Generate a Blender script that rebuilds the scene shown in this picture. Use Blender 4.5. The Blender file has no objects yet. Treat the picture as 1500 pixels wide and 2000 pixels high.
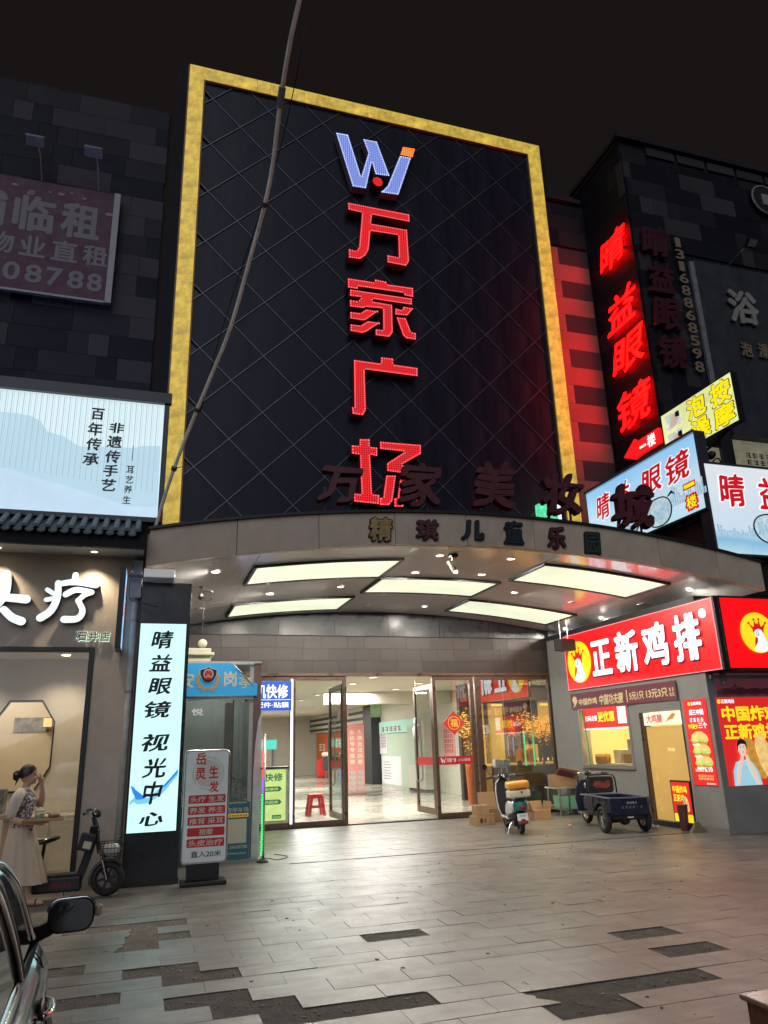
import bpy, bmesh, math, random
from mathutils import Vector, Matrix
random.seed(7)
SC = bpy.context.scene
COL = SC.collection
R = math.radians

# ---------------------------------------------------------------- camera
cam_d = bpy.data.cameras.new('camera')
cam = bpy.data.objects.new('camera', cam_d)
COL.objects.link(cam)
cam_d.sensor_fit = 'HORIZONTAL'
cam_d.sensor_width = 36.0
cam_d.lens = 36.0 * 1438.0 / 1500.0
cam_d.clip_end = 600.0
yaw, pitch, roll = R(17.966), R(17.476), R(-1.747)
fwd = Vector((math.sin(yaw) * math.cos(pitch), math.cos(yaw) * math.cos(pitch), math.sin(pitch)))
rt = Vector((math.cos(yaw), -math.sin(yaw), 0))
up = rt.cross(fwd)
rt2 = rt * math.cos(roll) + up * math.sin(roll)
up2 = -rt * math.sin(roll) + up * math.cos(roll)
cam.matrix_world = Matrix(((rt2.x, up2.x, -fwd.x, 0), (rt2.y, up2.y, -fwd.y, 0), (rt2.z, up2.z, -fwd.z, 1.65), (0, 0, 0, 1)))
SC.camera = cam

# ---------------------------------------------------------------- world, sun, exposure
wd = bpy.data.worlds.new('World')
SC.world = wd
wd.use_nodes = True
nt = wd.node_tree
bg = nt.nodes['Background']
sky = nt.nodes.new('ShaderNodeTexSky')
sky.sky_type = 'NISHITA'
sky.sun_disc = False
sky.sun_elevation = R(28)
sky.sun_rotation = R(205)
hsv = nt.nodes.new('ShaderNodeMixRGB')
hsv.blend_type = 'MIX'
hsv.inputs[0].default_value = 0.9995
hsv.inputs[2].default_value = (0.0096, 0.0068, 0.0062, 1)
nt.links.new(sky.outputs[0], hsv.inputs[1])
nt.links.new(hsv.outputs[0], bg.inputs[0])
bg.inputs[1].default_value = 1.0
sun_d = bpy.data.lights.new('sun', 'SUN')
sun_d.energy = 0.85
sun_d.angle = R(60)
sun_d.color = (0.86, 0.90, 1.0)
sun = bpy.data.objects.new('sun', sun_d)
COL.objects.link(sun)
sun_dir = Vector((0.30, 0.80, -0.46)).normalized()
sun.rotation_euler = sun_dir.to_track_quat('-Z', 'Y').to_euler()
sun.location = (-4, -6, 9)
SC.view_settings.view_transform = 'Standard'
SC.view_settings.look = 'None'
SC.view_settings.exposure = 0.0
SC.view_settings.gamma = 1.0
SC.cycles.use_denoising = True
try:
    SC.cycles.denoiser = 'OPENIMAGEDENOISE'
    SC.cycles.denoising_input_passes = 'RGB_ALBEDO_NORMAL'
except Exception:
    pass
SC.cycles.max_bounces = 7
SC.cycles.diffuse_bounces = 4
SC.cycles.glossy_bounces = 3
SC.cycles.transparent_max_bounces = 12
SC.cycles.transmission_bounces = 4
SC.cycles.sample_clamp_indirect = 4.0
SC.cycles.caustics_reflective = False
SC.cycles.caustics_refractive = False

# ---------------------------------------------------------------- materials
MATS = {}


def M(name, col=(0.5, 0.5, 0.5), rough=0.5, metal=0.0, emit=None, es=1.0, noise=0.0, ns=6.0, bump=0.0, bs=40.0,
      spec=0.5, coat=0.0, rnd=0.0, stretch=None):
    if name in MATS:
        return MATS[name]
    m = bpy.data.materials.new(name)
    m.use_nodes = True
    n = m.node_tree.nodes
    l = m.node_tree.links
    b = n['Principled BSDF']
    b.inputs['Base Color'].default_value = (*col, 1)
    b.inputs['Roughness'].default_value = rough
    b.inputs['Metallic'].default_value = metal
    b.inputs['Specular IOR Level'].default_value = spec
    if coat:
        b.inputs['Coat Weight'].default_value = coat
        b.inputs['Coat Roughness'].default_value = 0.08
    if emit is not None:
        b.inputs['Emission Color'].default_value = (*emit, 1)
        b.inputs['Emission Strength'].default_value = es
    src = None
    if noise or bump:
        tc = n.new('ShaderNodeTexCoord')
        mp = n.new('ShaderNodeMapping')
        if stretch:
            mp.inputs['Scale'].default_value = stretch
        l.new(tc.outputs['Object'], mp.inputs[0])
    if noise:
        t = n.new('ShaderNodeTexNoise')
        t.inputs['Scale'].default_value = ns
        t.inputs['Detail'].default_value = 6
        t.inputs['Roughness'].default_value = 0.62
        l.new(mp.outputs[0], t.inputs['Vector'])
        r = n.new('ShaderNodeMapRange')
        r.inputs[1].default_value = 0.3
        r.inputs[2].default_value = 0.7
        r.inputs[3].default_value = 1 - noise
        r.inputs[4].default_value = 1 + noise
        l.new(t.outputs[0], r.inputs[0])
        src = r.outputs[0]
        rr = n.new('ShaderNodeMapRange')
        rr.inputs[1].default_value = 0.3
        rr.inputs[2].default_value = 0.7
        rr.inputs[3].default_value = max(0.02, rough - 0.10)
        rr.inputs[4].default_value = min(1, rough + 0.12)
        l.new(t.outputs[0], rr.inputs[0])
        l.new(rr.outputs[0], b.inputs['Roughness'])
    if rnd:
        oi = n.new('ShaderNodeObjectInfo')
        r2 = n.new('ShaderNodeMapRange')
        r2.inputs[3].default_value = 1 - rnd
        r2.inputs[4].default_value = 1 + rnd
        l.new(oi.outputs['Random'], r2.inputs[0])
        if src is None:
            src = r2.outputs[0]
        else:
            mm = n.new('ShaderNodeMath')
            mm.operation = 'MULTIPLY'
            l.new(src, mm.inputs[0])
            l.new(r2.outputs[0], mm.inputs[1])
            src = mm.outputs[0]
    if src is not None:
        for key, c in (('Base Color', col), ('Emission Color', emit)):
            if c is None:
                continue
            v = n.new('ShaderNodeVectorMath')
            v.operation = 'SCALE'
            v.inputs[0].default_value = c
            l.new(src, v.inputs['Scale'])
            l.new(v.outputs[0], b.inputs[key])
    if bump:
        t2 = n.new('ShaderNodeTexNoise')
        t2.inputs['Scale'].default_value = bs
        t2.inputs['Detail'].default_value = 4
        l.new(mp.outputs[0], t2.inputs['Vector'])
        bp = n.new('ShaderNodeBump')
        bp.inputs['Strength'].default_value = bump
        bp.inputs['Distance'].default_value = 0.02
        l.new(t2.outputs[0], bp.inputs['Height'])
        l.new(bp.outputs[0], b.inputs['Normal'])
    MATS[name] = m
    return m


def glass(name, tint=(0.9, 0.95, 0.95), refl=0.10, rough=0.02):
    """thin architectural pane: mostly clear, with a mirror-like coat"""
    if name in MATS:
        return MATS[name]
    m = bpy.data.materials.new(name)
    m.use_nodes = True
    n = m.node_tree.nodes
    l = m.node_tree.links
    n.remove(n['Principled BSDF'])
    tr = n.new('ShaderNodeBsdfTransparent')
    tr.inputs[0].default_value = (*tint, 1)
    gl = n.new('ShaderNodeBsdfGlossy')
    gl.inputs['Roughness'].default_value = rough
    lw = n.new('ShaderNodeFresnel')
    geo = n.new('ShaderNodeNewGeometry')
    io = n.new('ShaderNodeMapRange')          # keep the far face of a pane from mirroring inwards
    io.inputs[3].default_value = 1.5
    io.inputs[4].default_value = 1 / 1.5
    l.new(geo.outputs['Backfacing'], io.inputs[0])
    l.new(io.outputs[0], lw.inputs['IOR'])
    ad = n.new('ShaderNodeMath')
    ad.operation = 'ADD'
    ad.use_clamp = True
    ad.inputs[1].default_value = refl
    l.new(lw.outputs[0], ad.inputs[0])
    mx = n.new('ShaderNodeMixShader')
    l.new(ad.outputs[0], mx.inputs[0])
    l.new(tr.outputs[0], mx.inputs[1])
    l.new(gl.outputs[0], mx.inputs[2])
    l.new(mx.outputs[0], n['Material Output'].inputs[0])
    MATS[name] = m
    return m


def E(name, col, es=1.0, noise=0.0, ns=3.0):
    """lit sign face"""
    return M(name, tuple(min(1, c * 0.5) for c in col), 0.35, emit=col, es=es, noise=noise, ns=ns)


# ---------------------------------------------------------------- object helpers
WL = {}


def thing(name, label, cat, loc=(0, 0, 0), group=None):
    o = bpy.data.objects.new(name, None)
    o.empty_display_size = 0.1
    COL.objects.link(o)
    o.location = loc
    WL[o.name] = Vector(loc)
    o['label'] = label
    o['category'] = cat
    if group:
        o['group'] = group
    return o


def tag(o, label=None, cat=None, group=None, kind=None):
    if label:
        o['label'] = label
    if cat:
        o['category'] = cat
    if group:
        o['group'] = group
    if kind:
        o['kind'] = kind
    return o


def link(name, me, parent=None, loc=(0, 0, 0)):
    o = bpy.data.objects.new(name, me)
    COL.objects.link(o)
    w = Vector(loc)
    WL[o.name] = w
    if parent is not None:
        o.parent = parent
        o.location = w - WL[parent.name]
    else:
        o.location = w
    return o


class MB:
    def __init__(s):
        s.v = []
        s.f = []

    def add(s, vs, fs):
        k = len(s.v)
        s.v += [tuple(p) for p in vs]
        s.f += [[i + k for i in f] for f in fs]
        return s

    def box(s, x0, x1, y0, y1, z0, z1):
        vs = [(x, y, z) for z in (z0, z1) for y in (y0, y1) for x in (x0, x1)]
        return s.add(vs, [(0, 2, 3, 1), (4, 5, 7, 6), (0, 1, 5, 4), (2, 6, 7, 3), (0, 4, 6, 2), (1, 3, 7, 5)])

    def obox(s, c, sx, sy, sz, mat=None):
        mat = mat or Matrix.Identity(3)
        c = Vector(c)
        vs = [c + mat @ Vector((x * sx / 2, y * sy / 2, z * sz / 2)) for z in (-1, 1) for y in (-1, 1) for x in (-1, 1)]
        return s.add(vs, [(0, 2, 3, 1), (4, 5, 7, 6), (0, 1, 5, 4), (2, 6, 7, 3), (0, 4, 6, 2), (1, 3, 7, 5)])

    def bar(s, a, b, w, h=None):
        """square bar between two points"""
        a, b = Vector(a), Vector(b)
        d = (b - a)
        q = d.to_track_quat('X', 'Z').to_matrix()
        return s.obox((a + b) / 2, d.length, w, h or w, q)

    def tube(s, pts, r, seg=8, cap=True):
        pts = [Vector(p) for p in pts]
        n = len(pts)
        rs = r if isinstance(r, (list, tuple)) else [r] * n
        rings = []
        prev = None
        for i, p in enumerate(pts):
            d = (pts[min(i + 1, n - 1)] - pts[max(i - 1, 0)])
            if d.length < 1e-9:
                d = Vector((0, 0, 1))
            d.normalize()
            if prev is None:
                a = d.orthogonal().normalized()
            else:
                a = (prev - d * prev.dot(d))
                a = a.normalized() if a.length > 1e-6 else d.orthogonal().normalized()
            prev = a
            b = d.cross(a)
            rings.append([p + (a * math.cos(t) + b * math.sin(t)) * rs[i] for t in [2 * math.pi * k / seg for k in range(seg)]])
        return s.loft(rings, cap)

    def loft(s, rings, cap=True, closed=True):
        m = len(rings[0])
        vs = [p for ring in rings for p in ring]
        fs = []
        for i in range(len(rings) - 1):
            for j in range(m if closed else m - 1):
                k = (j + 1) % m
                fs.append((i * m + j, i * m + k, (i + 1) * m + k, (i + 1) * m + j))
        if cap and closed:
            fs.append(tuple(range(m))[::-1])
            fs.append(tuple((len(rings) - 1) * m + j for j in range(m)))
        return s.add(vs, fs)

    def lathe(s, prof, c=(0, 0, 0), axis='Z', seg=20, cap=True):
        c = Vector(c)
        rings = []
        for r, h in prof:
            ring = []
            for k in range(seg):
                t = 2 * math.pi * k / seg
                p = Vector((r * math.cos(t), r * math.sin(t), h))
                if axis == 'Y':
                    p = Vector((p.x, p.z, -p.y))
                elif axis == 'X':
                    p = Vector((p.z, p.x, p.y))
                ring.append(c + p)
            rings.append(ring)
        return s.loft(rings, cap)

    def ell(s, c, rx, ry, rz, seg=16, rings=10, mat=None):
        c = Vector(c)
        vs = []
        for i in range(1, rings):
            a = math.pi * i / rings
            for k in range(seg):
                t = 2 * math.pi * k / seg
                p = Vector((rx * math.sin(a) * math.cos(t), ry * math.sin(a) * math.sin(t), -rz * math.cos(a)))
                vs.append(c + (mat @ p if mat else p))
        b = Vector((0, 0, -rz))
        t_ = Vector((0, 0, rz))
        n = len(vs)
        vs.append(c + (mat @ b if mat else b))
        vs.append(c + (mat @ t_ if mat else t_))
        fs = []
        for i in range(rings - 2):
            for k in range(seg):
                k2 = (k + 1) % seg
                fs.append((i * seg + k, i * seg + k2, (i + 1) * seg + k2, (i + 1) * seg + k))
        for k in range(seg):
            k2 = (k + 1) % seg
            fs.append((n, k2, k))
            fs.append((n + 1, (rings - 2) * seg + k, (rings - 2) * seg + k2))
        return s.add(vs, fs)

    def prism(s, poly, P, d0, d1):
        """polygon in the plane P, from depth d0 (back) to d1 (front)"""
        a = sum(poly[i][0] * poly[(i + 1) % len(poly)][1] - poly[(i + 1) % len(poly)][0] * poly[i][1] for i in range(len(poly)))
        if a < 0:
            poly = poly[::-1]
        n = len(poly)
        vs = [P(x, y, d0) for x, y in poly] + [P(x, y, d1) for x, y in poly]
        fs = [tuple(range(n))[::-1], tuple(range(n, 2 * n))]
        fs += [(i, (i + 1) % n, n + (i + 1) % n, n + i) for i in range(n)]
        return s.add(vs, fs)

    def rect(s, P, x0, x1, y0, y1, d0=0, d1=0.01):
        return s.prism([(x0, y0), (x1, y0), (x1, y1), (x0, y1)], P, d0, d1)

    def sheet(s, P, x0, x1, y0, y1, d=0):
        return s.add([P(x0, y0, d), P(x1, y0, d), P(x1, y1, d), P(x0, y1, d)], [(0, 1, 2, 3)])

    def stroke(s, P, pts, ws, d0, d1, cap=5):
        """flat brush stroke with rounded ends"""
        pts = [Vector(p) for p in pts]
        n = len(pts)
        if not isinstance(ws, (list, tuple)):
            ws = [ws] * n
        Lf, Rt = [], []
        for i, p in enumerate(pts):
            d = (pts[min(i + 1, n - 1)] - pts[max(i - 1, 0)]).normalized()
            q = Vector((-d.y, d.x)) * ws[i] / 2
            Lf.append(p + q)
            Rt.append(p - q)
        d = (pts[-1] - pts[-2]).normalized()
        a0 = math.atan2(-d.x, d.y) + math.pi / 2
        e = []
        a = math.atan2((Lf[-1] - pts[-1]).y, (Lf[-1] - pts[-1]).x)
        for k in range(1, cap):
            t = a - math.pi * k / cap
            e.append(pts[-1] + Vector((math.cos(t), math.sin(t))) * ws[-1] / 2)
        b = []
        a = math.atan2((Rt[0] - pts[0]).y, (Rt[0] - pts[0]).x)
        for k in range(1, cap):
            t = a - math.pi * k / cap
            b.append(pts[0] + Vector((math.cos(t), math.sin(t))) * ws[0] / 2)
        poly = [(q.x, q.y) for q in Lf + e + Rt[::-1] + b]
        return s.prism(poly, P, d0, d1)

    def mesh(s, name, origin=(0, 0, 0)):
        me = bpy.data.meshes.new(name)
        o = Vector(origin)
        me.from_pydata([tuple(Vector(p) - o) for p in s.v], [], s.f)
        me.update()
        return me

    def build(s, name, mat, parent=None, bevel=0, smooth=False, seg=2, origin=None, sub=0):
        if origin is None:
            xs = [p[0] for p in s.v]
            ys = [p[1] for p in s.v]
            zs = [p[2] for p in s.v]
            origin = ((min(xs) + max(xs)) / 2, (min(ys) + max(ys)) / 2, min(zs))
        me = s.mesh(name, origin)
        if isinstance(mat, str):
            mat = MATS[mat]
        me.materials.append(mat)
        if smooth:
            me.polygons.foreach_set('use_smooth', [True] * len(me.polygons))
        o = link(name, me, parent, origin)
        if sub:
            md = o.modifiers.new('sub', 'SUBSURF')
            md.levels = md.render_levels = sub
        if bevel:
            md = o.modifiers.new('bevel', 'BEVEL')
            md.width = bevel
            md.segments = seg
            md.limit_method = 'ANGLE'
            md.angle_limit = R(40)
        return o


def Pl(o, u, v):
    o, u, v = Vector(o), Vector(u), Vector(v)
    n = u.cross(v)
    return lambda a, b, c=0: o + u * a + v * b + n * c


def PY(y):
    """front-facing wall plane at depth y: (x, z, out towards the viewer)"""
    return Pl((0, y, 0), (1, 0, 0), (0, 0, 1))


def PX(x):
    """plane facing -X; first coordinate is -Y (runs to the viewer), so pass y negated"""
    return Pl((x, 0, 0), (0, -1, 0), (0, 0, 1))


GLY = {}


def glyph(body, offset=0.0, res=3):
    k = (body, offset, res)
    if k in GLY:
        return GLY[k]
    c = bpy.data.curves.new('tmp', 'FONT')
    c.body = body
    c.size = 1
    c.offset = offset
    c.resolution_u = res
    o = bpy.data.objects.new('tmp', c)
    COL.objects.link(o)
    dg = bpy.context.evaluated_depsgraph_get()
    dg.update()
    me = bpy.data.meshes.new_from_object(o.evaluated_get(dg))
    vs = [(v.co.x, v.co.y) for v in me.vertices]
    fs = [tuple(p.vertices) for p in me.polygons]
    # boundary edges, for walls
    cnt = {}
    for f in fs:
        for i in range(len(f)):
            a, b = f[i], f[(i + 1) % len(f)]
            cnt[(min(a, b), max(a, b))] = cnt.get((min(a, b), max(a, b)), 0) + (1 if a < b else -1) * 10 + 1
    bd = []
    seen = {}
    for f in fs:
        for i in range(len(f)):
            a, b = f[i], f[(i + 1) % len(f)]
            seen.setdefault((min(a, b), max(a, b)), []).append((a, b))
    bd = [e[0] for e in seen.values() if len(e) == 1]
    bpy.data.objects.remove(o)
    bpy.data.meshes.remove(me)
    bpy.data.curves.remove(c)
    GLY[k] = (vs, fs, bd)
    return GLY[k]


def text(body, P, x0, x1, y0, y1, d, name, mat, parent, bold=0.0, nib=None, thick=0.0, shear=0.0, wob=0.0, offset=0.0, res=3):
    """lettering fitted into a box of the plane P, d in front of it. bold/nib: stroke weight in em"""
    vs, fs, bd = glyph(body, offset, res)
    sh = [(0, 0)]
    if bold:
        sh = [(bold * math.cos(t), bold * math.sin(t)) for t in [2 * math.pi * k / 8 + 0.39 for k in range(8)]]
    elif nib:
        a, b, ang = nib
        sh = []
        for k in range(6):
            t = 2 * math.pi * k / 6
            x, y = a * math.cos(t), b * math.sin(t)
            sh.append((x * math.cos(ang) - y * math.sin(ang), x * math.sin(ang) + y * math.cos(ang)))
    def W(x, y):
        x2 = x + shear * y
        if wob:
            x2 += wob * math.sin(y * 9 + x * 2.0)
            y = y + wob * math.sin(x * 8 + 1.3) + wob * 0.6 * math.sin(x * 3.1)
        return x2, y
    allp = [[W(x + dx, y + dy) for x, y in vs] for dx, dy in sh]
    xs = [p[0] for q in allp for p in q]
    ys = [p[1] for q in allp for p in q]
    mx, Mx, my, My = min(xs), max(xs), min(ys), max(ys)
    sx = (x1 - x0) / (Mx - mx)
    sy = (y1 - y0) / max(1e-6, (My - my))
    mb = MB()
    for k, q in enumerate(allp):
        dd = d + thick + k * 0.0004
        pts = [P(x0 + (x - mx) * sx, y0 + (y - my) * sy, dd) for x, y in q]
        mb.add(pts, fs)
        if thick:
            back = [P(x0 + (x - mx) * sx, y0 + (y - my) * sy, d) for x, y in q]
            n = len(pts)
            mb.add(pts + back, [(b, a, a + n, b + n) for a, b in bd])
    return mb.build(name, mat, parent)


def vtext(chars, P, boxes, d, name, mat, parent, **kw):
    for c, b in zip(chars, boxes):
        text(c, P, *b, d, name, mat, parent, **kw)


def copy_tree(o, parent=None):
    c = o.copy()
    COL.objects.link(c)
    c.parent = parent
    WL[c.name] = WL[o.name].copy()
    for ch in [x for x in bpy.data.objects if x.parent == o]:
        copy_tree(ch, c)
    return c


def spot(name, loc, power, col, size=R(165), blend=0.4, parent=None, rad=0.05, aim=None):
    d = bpy.data.lights.new(name, 'SPOT')
    d.energy = power
    d.color = col
    d.spot_size = size
    d.spot_blend = blend
    d.shadow_soft_size = rad
    o = bpy.data.objects.new(name, d)
    COL.objects.link(o)
    w = Vector(loc)
    if parent is not None:
        o.parent = parent
        o.location = w - WL[parent.name]
    else:
        o.location = w
    if aim:
        o.rotation_euler = (Vector(aim) - w).to_track_quat('-Z', 'Y').to_euler()
    return o


def catmull(pts, n=6):
    pts = [Vector(p) for p in pts]
    out = []
    for i in range(len(pts) - 1):
        p0, p1, p2, p3 = pts[max(i - 1, 0)], pts[i], pts[i + 1], pts[min(i + 2, len(pts) - 1)]
        for k in range(n):
            t = k / n
            out.append(0.5 * ((2 * p1) + (p2 - p0) * t + (2 * p0 - 5 * p1 + 4 * p2 - p3) * t * t + (-p0 + 3 * p1 - 3 * p2 + p3) * t ** 3))
    out.append(pts[-1])
    return out


# ================================================================ helper: print too small to read
def marks(P, x0, x1, y0, y1, d, n, mat, parent, name='fine_print', rows=1):
    mb = MB()
    for r in range(rows):
        b0 = y0 + (y1 - y0) * r / rows
        h = (y1 - y0) / rows * 0.78
        w = (x1 - x0) / n
        for i in range(n):
            for k in range(3):
                a = x0 + w * i + w * 0.05
                c = a + w * 0.82
                z = b0 + h * (0.08 + 0.34 * k)
                mb.rect(P, a + w * random.uniform(0, .15), c - w * random.uniform(0, .2), z, z + h * 0.16, d, d + .0015)
            a = x0 + w * (i + random.uniform(.2, .6))
            mb.rect(P, a, a + w * 0.16, b0, b0 + h, d + .0004, d + .0019)
    return mb.build(name, mat, parent)



# ================================================================ ground
def slabmat():
    m = bpy.data.materials.new('granite_slab')
    m.use_nodes = True
    n = m.node_tree.nodes
    l = m.node_tree.links
    b = n['Principled BSDF']
    geo = n.new('ShaderNodeNewGeometry')
    def nz(scale, det=6, ro=0.6, vec=None):
        t = n.new('ShaderNodeTexNoise')
        t.inputs['Scale'].default_value = scale
        t.inputs['Detail'].default_value = det
        t.inputs['Roughness'].default_value = ro
        l.new(vec or geo.outputs['Position'], t.inputs['Vector'])
        return t.outputs[0]
    def mr(src, a, b_, c, d):
        r = n.new('ShaderNodeMapRange')
        for i, v in enumerate((a, b_, c, d)):
            r.inputs[i + 1].default_value = v
        l.new(src, r.inputs[0])
        return r.outputs[0]
    def mul(a, c):
        x = n.new('ShaderNodeMath')
        x.operation = 'MULTIPLY'
        l.new(a, x.inputs[0])
        l.new(c, x.inputs[1])
        return x.outputs[0]
    oi = n.new('ShaderNodeObjectInfo')
    mp = n.new('ShaderNodeMapping')
    mp.inputs['Scale'].default_value = (0.7, 3.0, 1)
    l.new(geo.outputs['Position'], mp.inputs[0])
    speck = mr(nz(190, 3, 0.75), 0.35, 0.65, 0.66, 1.32)
    dirt = mr(nz(1.1, 9, 0.7), 0.32, 0.66, 0.56, 1.16)
    smear = mr(nz(2.2, 7, 0.6, mp.outputs[0]), 0.34, 0.64, 0.74, 1.12)
    spill = mr(nz(0.55, 4, 0.5), 0.60, 0.66, 1.0, 0.62)
    dirt = mul(dirt, spill)
    val = mul(mul(mul(speck, dirt), smear), mr(oi.outputs['Random'], 0, 1, 0.88, 1.1))
    v = n.new('ShaderNodeVectorMath')
    v.operation = 'SCALE'
    v.inputs[0].default_value = (0.208, 0.195, 0.175)
    l.new(val, v.inputs['Scale'])
    l.new(v.outputs[0], b.inputs['Base Color'])
    l.new(mr(nz(3.1, 7, 0.6), 0.30, 0.70, 0.27, 0.44), b.inputs['Roughness'])
    b.inputs['Specular IOR Level'].default_value = 0.8
    bp = n.new('ShaderNodeBump')
    bp.inputs['Strength'].default_value = 0.4
    bp.inputs['Distance'].default_value = 0.004
    l.new(nz(120, 4, 0.7), bp.inputs['Height'])
    l.new(bp.outputs[0], b.inputs['Normal'])
    MATS['granite_slab'] = m
    return m


slabmat()
M('mortar', (0.150, 0.134, 0.118), 0.85, noise=0.40, ns=9, bump=0.9, bs=55, spec=0.25)
M('asphalt_far', (0.05, 0.05, 0.052), 0.9, noise=0.2, ns=2)
g_ = MB().box(-150, 150, -100, 180, -0.12, -0.06).build('ground', 'asphalt_far')
tag(g_, 'wide dark ground sheet under the plaza and the street', 'ground', kind='structure')
pav = MB().box(-13, 21, -9, 16.68, -0.06, -0.008).build('pavement', 'mortar')
tag(pav, 'plaza pavement of grey granite slabs with some missing', 'pavement', kind='structure')
SX, SY, Y0 = 0.58, 0.288, 6.99


def cell(r, x):
    off = -0.03 if r % 2 == 0 else 0.26
    return math.floor((x - off) / SX + 1e-6)


missing = set()
for r, xs in ((0, (0.2,)), (1, (0.5,)), (3, (0.5,)), (2, (-0.3, 4.3)), (-1, (-0.5, 2.2)), (-4, (0.2,)), (-6, (-0.3, 0.2)),
              (4, (0.8, 4.3)), (5, (1.1, 1.7)), (6, (3.1, 3.7)), (7, (2.9,)), (9, (5.1,))):
    for x in xs:
        missing.add((r, cell(r, x)))
partial = {(-3, cell(-3, 0.0)): (0, 0.48, 0.50, 0.38), (-5, cell(-5, 0.0)): (0, 0.60, 0.35, 0.52), (6, cell(6, 2.5)): (0, 0.5, 1, 0.74)}


def inview(x, y):
    d = Vector((x, y, -1.65))
    c = d.dot(fwd)
    if c < 0.3:
        return False
    u = 750 + 1438 * d.dot(rt2) / c
    v = 1000 - 1438 * d.dot(up2) / c
    return -40 < u < 1540 and v < 2060


slab_b = MB().box(-SX / 2 + .001, SX / 2 - .001, -SY / 2 + .001, SY / 2 - .001, -0.0055, 0)
bm = bmesh.new()
sm_ = slab_b.mesh('slab')
bm.from_mesh(sm_)
bmesh.ops.bevel(bm, geom=[e for e in bm.edges if all(v.co.z > -0.001 for v in e.verts)], offset=0.0012, segments=1, affect='EDGES')
bm.to_mesh(sm_)
bm.free()
sm_.materials.append(MATS['granite_slab'])
cand, rest = [], MB()
for r in range(-34, 54):
    yc = Y0 - SY * (r + 0.5)
    if yc > 16.6 or yc < -8.6:
        continue
    off = -0.03 if r % 2 == 0 else 0.26
    for k in range(-22, 37):
        xc = off + SX * (k + 0.5)
        if xc < -12.6 or xc > 20.6 or (r, k) in missing:
            continue
        if abs(yc - 11.62) < 0.15 and True:
            pass
        vis = inview(xc - .25, yc - .1) or inview(xc + .25, yc + .1)
        if vis and yc < 9.4:
            cand.append((yc * yc + xc * xc, r, k, xc, yc))
        else:
            rest.box(xc - SX / 2 + .001, xc + SX / 2 - .001, yc - SY / 2 + .001, yc + SY / 2 - .001, -0.0079, random.uniform(-0.0015, 0.001))
cand.sort()
for i, (d, r, k, xc, yc) in enumerate(cand):
    if i >= 296:
        rest.box(xc - SX / 2 + .001, xc + SX / 2 - .001, yc - SY / 2 + .001, yc + SY / 2 - .001, -0.0079, random.uniform(-0.0015, 0.001))
        continue
    if (r, k) in partial:
        x0, y1 = xc - SX / 2 + .002, yc + SY / 2 - .002
        a, b, c, e = partial[(r, k)]
        n = 6
        pts = [(x0, yc - SY / 2 + .002)]
        w = SX - .004
        for j in range(n + 1):
            t = j / n
            fx = e + (b - e) * t + 0.05 * random.uniform(-1, 1)
            pts.append((x0 + fx * w, yc - SY / 2 + .002 + t * (SY - .004)))
        pts.append((x0, y1))
        s_ = MB().prism(pts, lambda x, y, z: Vector((x, y, z)), -0.0079, 0.0).build('slab', 'granite_slab', pav, bevel=0.002)
        continue
    o = link('slab', sm_, pav, (xc, yc, random.uniform(-0.002, 0.0012)))
    o.rotation_euler = (random.gauss(0, .003), random.gauss(0, .0022), random.gauss(0, .0022))
o = rest.build('paving_field', 'granite_slab', pav)
o['kind'] = 'stuff'
# grit left in the empty slab beds
grit = MB()
for (r, k) in missing:
    off = -0.03 if r % 2 == 0 else 0.26
    for q in range(12):
        gx, gy, gs_ = off + SX * (k + random.random()), Y0 - SY * (r + random.random()), random.uniform(.004, .014)
        grit.ell((gx, gy, -0.007), gs_ * 1.3, gs_, gs_ * .7, 6, 4)
o = grit.build('grit', 'granite_slab', pav)
o['kind'] = 'stuff'
# trodden gum and oil spots
gum = MB()
for q in range(46):
    gx, gy, gr = random.uniform(-.4, 7), random.uniform(4.6, 11.5), random.uniform(.008, .022)
    gum.prism([(gx + gr * random.uniform(.7, 1.2) * math.cos(a), gy + gr * random.uniform(.7, 1.2) * math.sin(a)) for a in [2 * math.pi * k / 9 for k in range(9)]], lambda x, y, z: Vector((x, y, z)), 0.0005, 0.0045)
o = gum.build('gum_spots', 'mortar', pav)
o['kind'] = 'stuff'
# drain slot along the drip line of the canopy
M('black_gap', (0.012, 0.012, 0.012), 0.8)
dr = MB()
dr.box(2.2, 9.4, 11.80, 11.83, -0.004, 0.0035)
o = dr.build('drain_slot', 'black_gap', pav)
# ================================================================ mall building facade
M('wall_dark', (0.016, 0.016, 0.020), 0.7, spec=0.2, noise=0.2, ns=3)
M('clad_dark', (0.011, 0.0125, 0.026), 0.34, noise=0.30, ns=1.6, spec=0.22, stretch=(2.4, 1, 0.22))
M('trim_alu', (0.12, 0.12, 0.14), 0.35, metal=0.6, noise=0.15)
E('gold_lit', (0.56, 0.39, 0.060), 0.88, noise=0.55, ns=2.6)
M('gold_return', (0.20, 0.10, 0.05), 0.5)
M('taupe', (0.56, 0.445, 0.35), 0.5, noise=0.16, ns=2.5, rnd=0.05)
M('white_soffit', (0.95, 0.92, 0.88), 0.19, metal=0.20, rnd=0.02, coat=0.8)
M('brown_stone', (0.062, 0.048, 0.044), 0.42, noise=0.22, ns=5, rnd=0.22)
M('slate_panel', (0.024, 0.025, 0.031), 0.3, noise=0.3, ns=3, rnd=0.15)
M('bronze', (0.135, 0.085, 0.062), 0.32, metal=0.55, noise=0.12)
M('steel', (0.55, 0.54, 0.52), 0.28, metal=0.95)
M('dark_metal', (0.03, 0.03, 0.033), 0.42, metal=0.3)
M('black_trim', (0.014, 0.014, 0.016), 0.4)
mall = thing('mall_building', 'tall mall front with dark diamond cladding inside a glowing gold frame', 'building', (5.6, 16.8, 0))
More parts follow.
